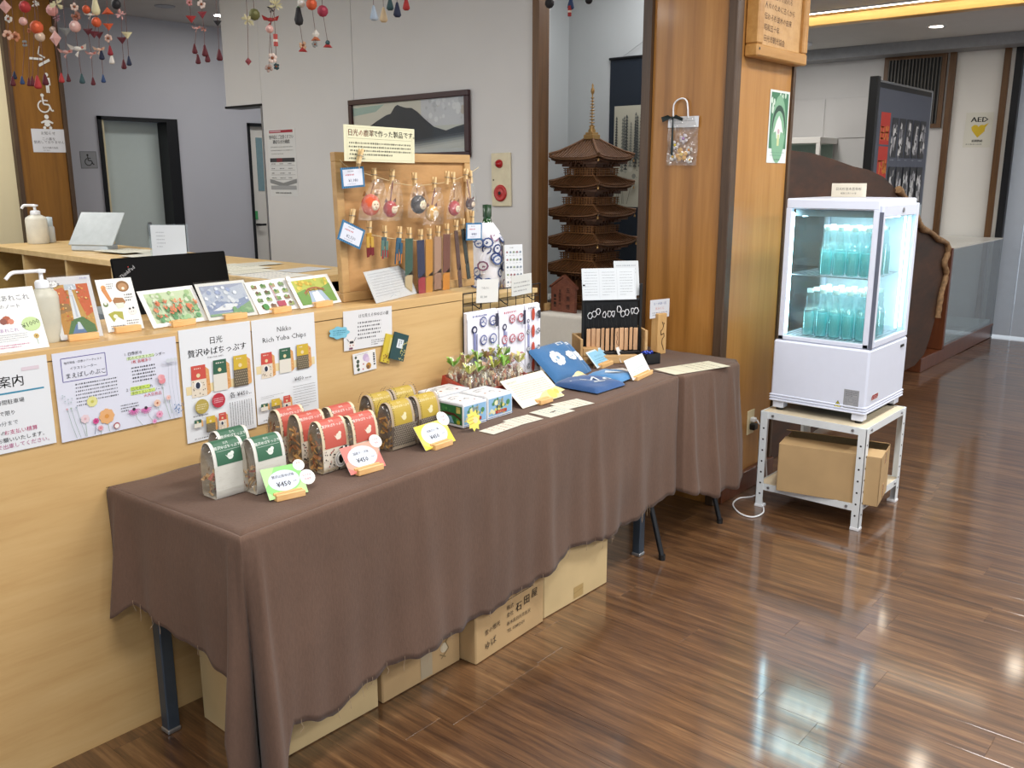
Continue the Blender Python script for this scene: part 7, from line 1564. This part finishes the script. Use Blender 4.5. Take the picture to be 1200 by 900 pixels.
# ================================================================== HANGING CLOTH ORNAMENTS
FELT = print_mat('ornament_silk', .75)
def orn(kind, col, r, seed):
    """one small stuffed-cloth ornament centred on the origin, r = half height in metres"""
    q = random.Random(seed); mb = MB(); c = srgb(col); mb.col = c
    if kind == 'tassel': mb.lathe([(.0005, r), (r*.18, r*.8), (r*.5, -r*.35), (r*.58, -r*.75), (r*.35, -r), (.0005, -r*1.02)], 9, sy=.8)
    elif kind == 'ball': mb.ball((0, 0, 0), r, 9); mb.col = tuple(min(1, x*1.6+.05) for x in c); mb.ball((r*.2, -r*.75, r*.15), r*.35, 7)
    elif kind == 'flower':
        for k in range(6): a = k*math.pi/3+q.random(); mb.ball((r*.62*math.cos(a), 0, r*.62*math.sin(a)), r*.42, 7, 1, .5, 1)
        mb.col = srgb('#8a4a2a'); mb.ball((0, -r*.2, 0), r*.32, 7)
    elif kind == 'fan': mb.add([(-r*1.3, 0, r*.7), (r*1.3, 0, r*.7), (0, 0, -r), (0, -r*.4, r*.2), (0, r*.4, r*.2)], [(0, 2, 3), (2, 1, 3), (1, 0, 3), (2, 0, 4), (1, 2, 4), (0, 1, 4)], False)
    elif kind == 'fanup': mb.add([(-r*1.5, 0, -r*.7), (r*1.5, 0, -r*.7), (0, 0, r), (0, -r*.5, -r*.3), (0, r*.5, -r*.3)], [(2, 0, 3), (1, 2, 3), (0, 1, 3), (0, 2, 4), (2, 1, 4), (1, 0, 4)], False)
    elif kind == 'bird':
        mb.ball((0, 0, 0), r*.5, 7, 1.4, .7, .7)
        for s_ in (-1, 1): mb.add([(0, 0, r*.1), (s_*r*1.5, -r*.3, r*.7), (s_*r*1.2, r*.2, -r*.1), (0, r*.1, -r*.2), (s_*r*.6, 0, r*.25)], [(0, 1, 4), (1, 2, 4), (2, 3, 4), (3, 0, 4)], False)
        mb.add([(r*.2, 0, -r*.2), (-r*.1, 0, -r*1.3), (-r*.5, 0, -r*.9), (0, -.1*r, -r*.6)], [(0, 1, 3), (1, 2, 3), (2, 0, 3)], False); mb.col = srgb('#c86a5a'); mb.ball((r*.7, 0, r*.2), r*.2, 5)
    elif kind == 'crystal': mb.add([(0, 0, r*1.2), (r, 0, 0), (0, 0, -r*1.2), (-r, 0, 0), (0, -r*.5, 0), (0, r*.5, 0)], [(0, 3, 4), (3, 2, 4), (2, 1, 4), (1, 0, 4), (3, 0, 5), (2, 3, 5), (1, 2, 5), (0, 1, 5)], False)
    elif kind == 'aubergine': mb.lathe([(.001, r), (r*.25, r*.85), (r*.35, r*.3), (r*.52, -r*.4), (r*.4, -r*.85), (.001, -r)], 10); mb.col = srgb('#3a5a34'); mb.ball((0, 0, r*.85), r*.22, 6)
    elif kind == 'tuft':
        for k in range(14): a = q.uniform(0, 6.28); b = q.uniform(-1, 1); d = Vector((math.cos(a), math.sin(a)*.6, b)).normalized()*r*q.uniform(.8, 1.15); s_ = d.orthogonal().normalized()*r*.22; mb.add([(0, 0, 0), tuple(d*.7-s_), tuple(d), tuple(d*.7+s_)], [(0, 1, 2, 3)], False)
    elif kind == 'tube': mb.cyl((0, 0, -r), (0, 0, r), r*.38, n=8); mb.col = srgb('#e6d8cc'); mb.cyl((0, 0, -r*.3), (0, 0, r*.1), r*.4, n=8)
    return mb
KN = {'tassel': 'drop_charm', 'ball': 'ball_charm', 'flower': 'flower_charm', 'fan': 'triangle_charm', 'fanup': 'triangle_charm', 'bird': 'bird_charm', 'crystal': 'lozenge_charm', 'aubergine': 'aubergine_charm', 'tuft': 'petal_charm', 'tube': 'tube_charm'}
DR, NV, BL, TE, PK, OR, CR, WH, BK, RD, GR = '#5a1420', '#1c2440', '#26406a', '#2c4a4e', '#d9a8a0', '#c9552c', '#d8cfa4', '#dcd6cc', '#1c1a1e', '#a82c2c', '#8a8c8a'
STR = [
 # depth y, label, [(px, py, kind, colour, half height px)]
 (2.95, 'strand with pink lozenge and pale flower at the far left edge', [(6, 8, 'crystal', PK, 7), (10, 22, 'flower', WH, 5), (9, 41, 'flower', '#e0b49c', 6), (15, 95, 'tassel', DR, 6)]),
 (3.1, 'far left strand ending in a navy drop', [(18, 43, 'flower', '#d9906a', 6), (17, 88, 'tassel', NV, 5)]),
 (2.85, 'strand with a red ball and pink ball over the wooden pillar', [(29, 8, 'ball', RD, 7), (27, 25, 'ball', PK, 5), (29, 51, 'flower', GR, 4), (26, 94, 'tassel', BL, 5)]),
 (3.0, 'strand of two dark red drops over the wooden pillar', [(34, 36, 'flower', '#b06a4a', 3), (34, 96, 'tassel', DR, 5)]),
 (2.9, 'strand with white petals above dark red drop over the pillar', [(41, 4, 'tuft', WH, 5), (38, 95, 'tassel', DR, 6)]),
 (2.8, 'strand with bright orange ball and cream ball over the pillar', [(43, 32, 'ball', OR, 8), (47, 43, 'ball', '#c9b09a', 6), (44, 96, 'tassel', RD, 8)]),
 (2.95, 'strand with a single dark red drop beside the white figure sign', [(53, 93, 'tassel', DR, 7)]),
 (2.9, 'strand with pink ball and mauve flower at the pillar right edge', [(61, 12, 'ball', '#e0a09c', 7), (66, 21, 'tuft', '#a8808c', 5), (62, 35, 'ball', '#b09a8c', 4), (72, 91, 'tassel', RD, 6)]),
 (2.85, 'strand with cream petals and large pink lozenge', [(66, 5, 'tuft', CR, 8), (65, 45, 'crystal', PK, 8)]),
 (3.0, 'strand with grey triangle, pink bird and dark red drop', [(77, 37, 'fan', GR, 6), (77, 61, 'bird', PK, 6), (80, 91, 'tassel', DR, 5)]),
 (2.85, 'strand with pale flower, brown flower and pink piglet ball', [(87, 8, 'flower', '#d9c0b0', 5), (89, 19, 'flower', '#9a6a5a', 6), (88, 31, 'ball', '#e0b4ac', 7), (91, 57, 'bird', WH, 8), (96, 92, 'tassel', TE, 6)]),
 (2.95, 'strand with orange ball and dark red triangle by the pillar', [(101, 11, 'ball', OR, 5), (105, 17, 'bird', WH, 5), (103, 37, 'fan', DR, 5), (107, 63, 'bird', PK, 5), (109, 95, 'tassel', DR, 5)]),
 (2.8, 'strand with cream aubergine and orange ball', [(112, 8, 'aubergine', CR, 10), (113, 26, 'ball', OR, 6), (110, 40, 'fan', DR, 5)]),
 (2.9, 'strand with dark red triangle, cream bird and navy drops', [(116, 41, 'fan', DR, 5), (116, 58, 'bird', '#e0c0a8', 5), (119, 64, 'tassel', NV, 6), (121, 92, 'tassel', BL, 5)]),
 (2.85, 'strand with orange triangles ending in red and white drops', [(126, 13, 'fanup', OR, 5), (127, 31, 'fan', OR, 5), (127, 45, 'flower', '#d9b8a8', 5), (129, 59, 'tassel', '#8a1c28', 6), (131, 69, 'tassel', WH, 6)]),
 (3.0, 'strand with black ball, pink petals and dark red drop', [(136, 5, 'ball', BK, 6), (142, 17, 'tuft', '#dca8a4', 7), (143, 47, 'fan', DR, 5), (145, 75, 'tassel', DR, 6)]),
 (2.9, 'strand with cream triangle over a navy drop, rightmost of the left cluster', [(149, 41, 'fan', CR, 5), (151, 71, 'tassel', NV, 6)]),
 (2.9, 'strand with red heart above two overlapping dark red drops, left of the second cluster', [(222, 3, 'flower', '#c98a8a', 4), (224, 22, 'fan', RD, 5), (230, 33, 'bird', PK, 4), (228, 57, 'tassel', DR, 6), (232, 69, 'tassel', DR, 6)]),
 (2.85, 'middle strand of the second cluster with pale flower and red triangle', [(236, 5, 'flower', '#e0ccc0', 5), (237, 17, 'fan', '#8a2a34', 5), (239, 34, 'tuft', '#c98a7a', 4), (240, 59, 'tassel', DR, 7), (243, 67, 'tassel', DR, 6)]),
 (2.95, 'right strand of the second cluster with black triangle and dark red drop', [(255, 27, 'fan', BK, 4), (257, 64, 'tassel', DR, 7)]),
 (2.9, 'strand with a fluffy cream bloom and tiny red charm', [(290, 24, 'tuft', CR, 9), (291, 72, 'crystal', '#8a3a40', 4)]),
 (3.05, 'strand with a green and red ball behind the cream bloom', [(298, 17, 'ball', '#6a6a3a', 7)]),
 (2.9, 'strand with black and red birds ending in blossom', [(318, 10, 'tuft', BK, 6), (317, 23, 'bird', RD, 7), (315, 80, 'flower', '#b09a90', 5)]),
 (2.8, 'strand with cream petals above white blossom', [(323, 6, 'tuft', CR, 9), (316, 34, 'ball', PK, 5), (319, 68, 'flower', '#e6d0c4', 6)]),
 (2.95, 'strand with a red tube and small teal blossom', [(323, 47, 'tube', '#b84a44', 7), (324, 78, 'flower', TE, 4)]),
 (2.9, 'strand with a long black aubergine and white ball', [(353, 4, 'ball', WH, 5), (350, 19, 'aubergine', BK, 11), (355, 53, 'flower', '#d0a888', 5), (355, 58, 'fanup', RD, 4)]),
 (2.85, 'strand with an orange ball above white and orange charm', [(365, 5, 'ball', OR, 7), (370, 40, 'crystal', WH, 5), (370, 45, 'fanup', '#b0603a', 4), (369, 52, 'flower', GR, 4)]),
 (2.95, 'strand with a crimson heart above a red and teal fan', [(378, 13, 'ball', '#a03048', 7), (384, 50, 'ball', TE, 3), (384, 53, 'fanup', RD, 4)]),
 (2.9, 'single pale blue drop, leftmost of five by the picture', [(438, 15, 'tassel', '#a9b8c8', 9)]),
 (2.95, 'single cream drop among five by the picture', [(449.5, 17, 'tassel', '#d9c09a', 9)]),
 (2.9, 'single teal drop among five by the picture', [(457, 4, 'tassel', TE, 8)]),
 (2.85, 'single navy drop among five by the picture', [(465.5, 11, 'tassel', NV, 9)]),
 (2.95, 'single red drop, rightmost of five by the picture', [(476, 4, 'tassel', RD, 8)]),
 (2.9, 'black charm before the niche top, left one', [(644, 4, 'ball', BK, 6)]),
 (2.9, 'blue and red charm before the niche top', [(669, 3, 'tassel', BL, 8), (667.5, 13, 'tube', RD, 6)]),
 (2.9, 'black charm before the niche top, right one', [(690, 0, 'ball', BK, 5)]),
]
M_thr = plain('red_thread', '#5c3a34', .8, bmp=0)
for i, (y, lab, items) in enumerate(STR):
    a = ony(items[-1][0], items[-1][1], y); t = thing('hanging_ornament', lab, 'ornament', T(a), 'hanging cloth ornament strands')
    P = []
    for j, (px, py, kind, col, r) in enumerate(items):
        p = ony(px, py, y); sc = (p-EYE).dot(RW @ Vector((0, 0, -1)))/FPX; P.append(p-a)
        orn(kind, col, r*sc*.95, i*10+j).build(KN[kind], FELT, t, T(p-a) @ RZ(math.radians(-38)+random.Random(i*7+j).uniform(-.4, .4)))
    top = Vector((P[0].x, P[0].y, 2.8-a.z)); mb = MB(); mb.tube([top]+P if len(P) > 1 or True else P, .0009, 4); mb.build('thread', M_thr, t)
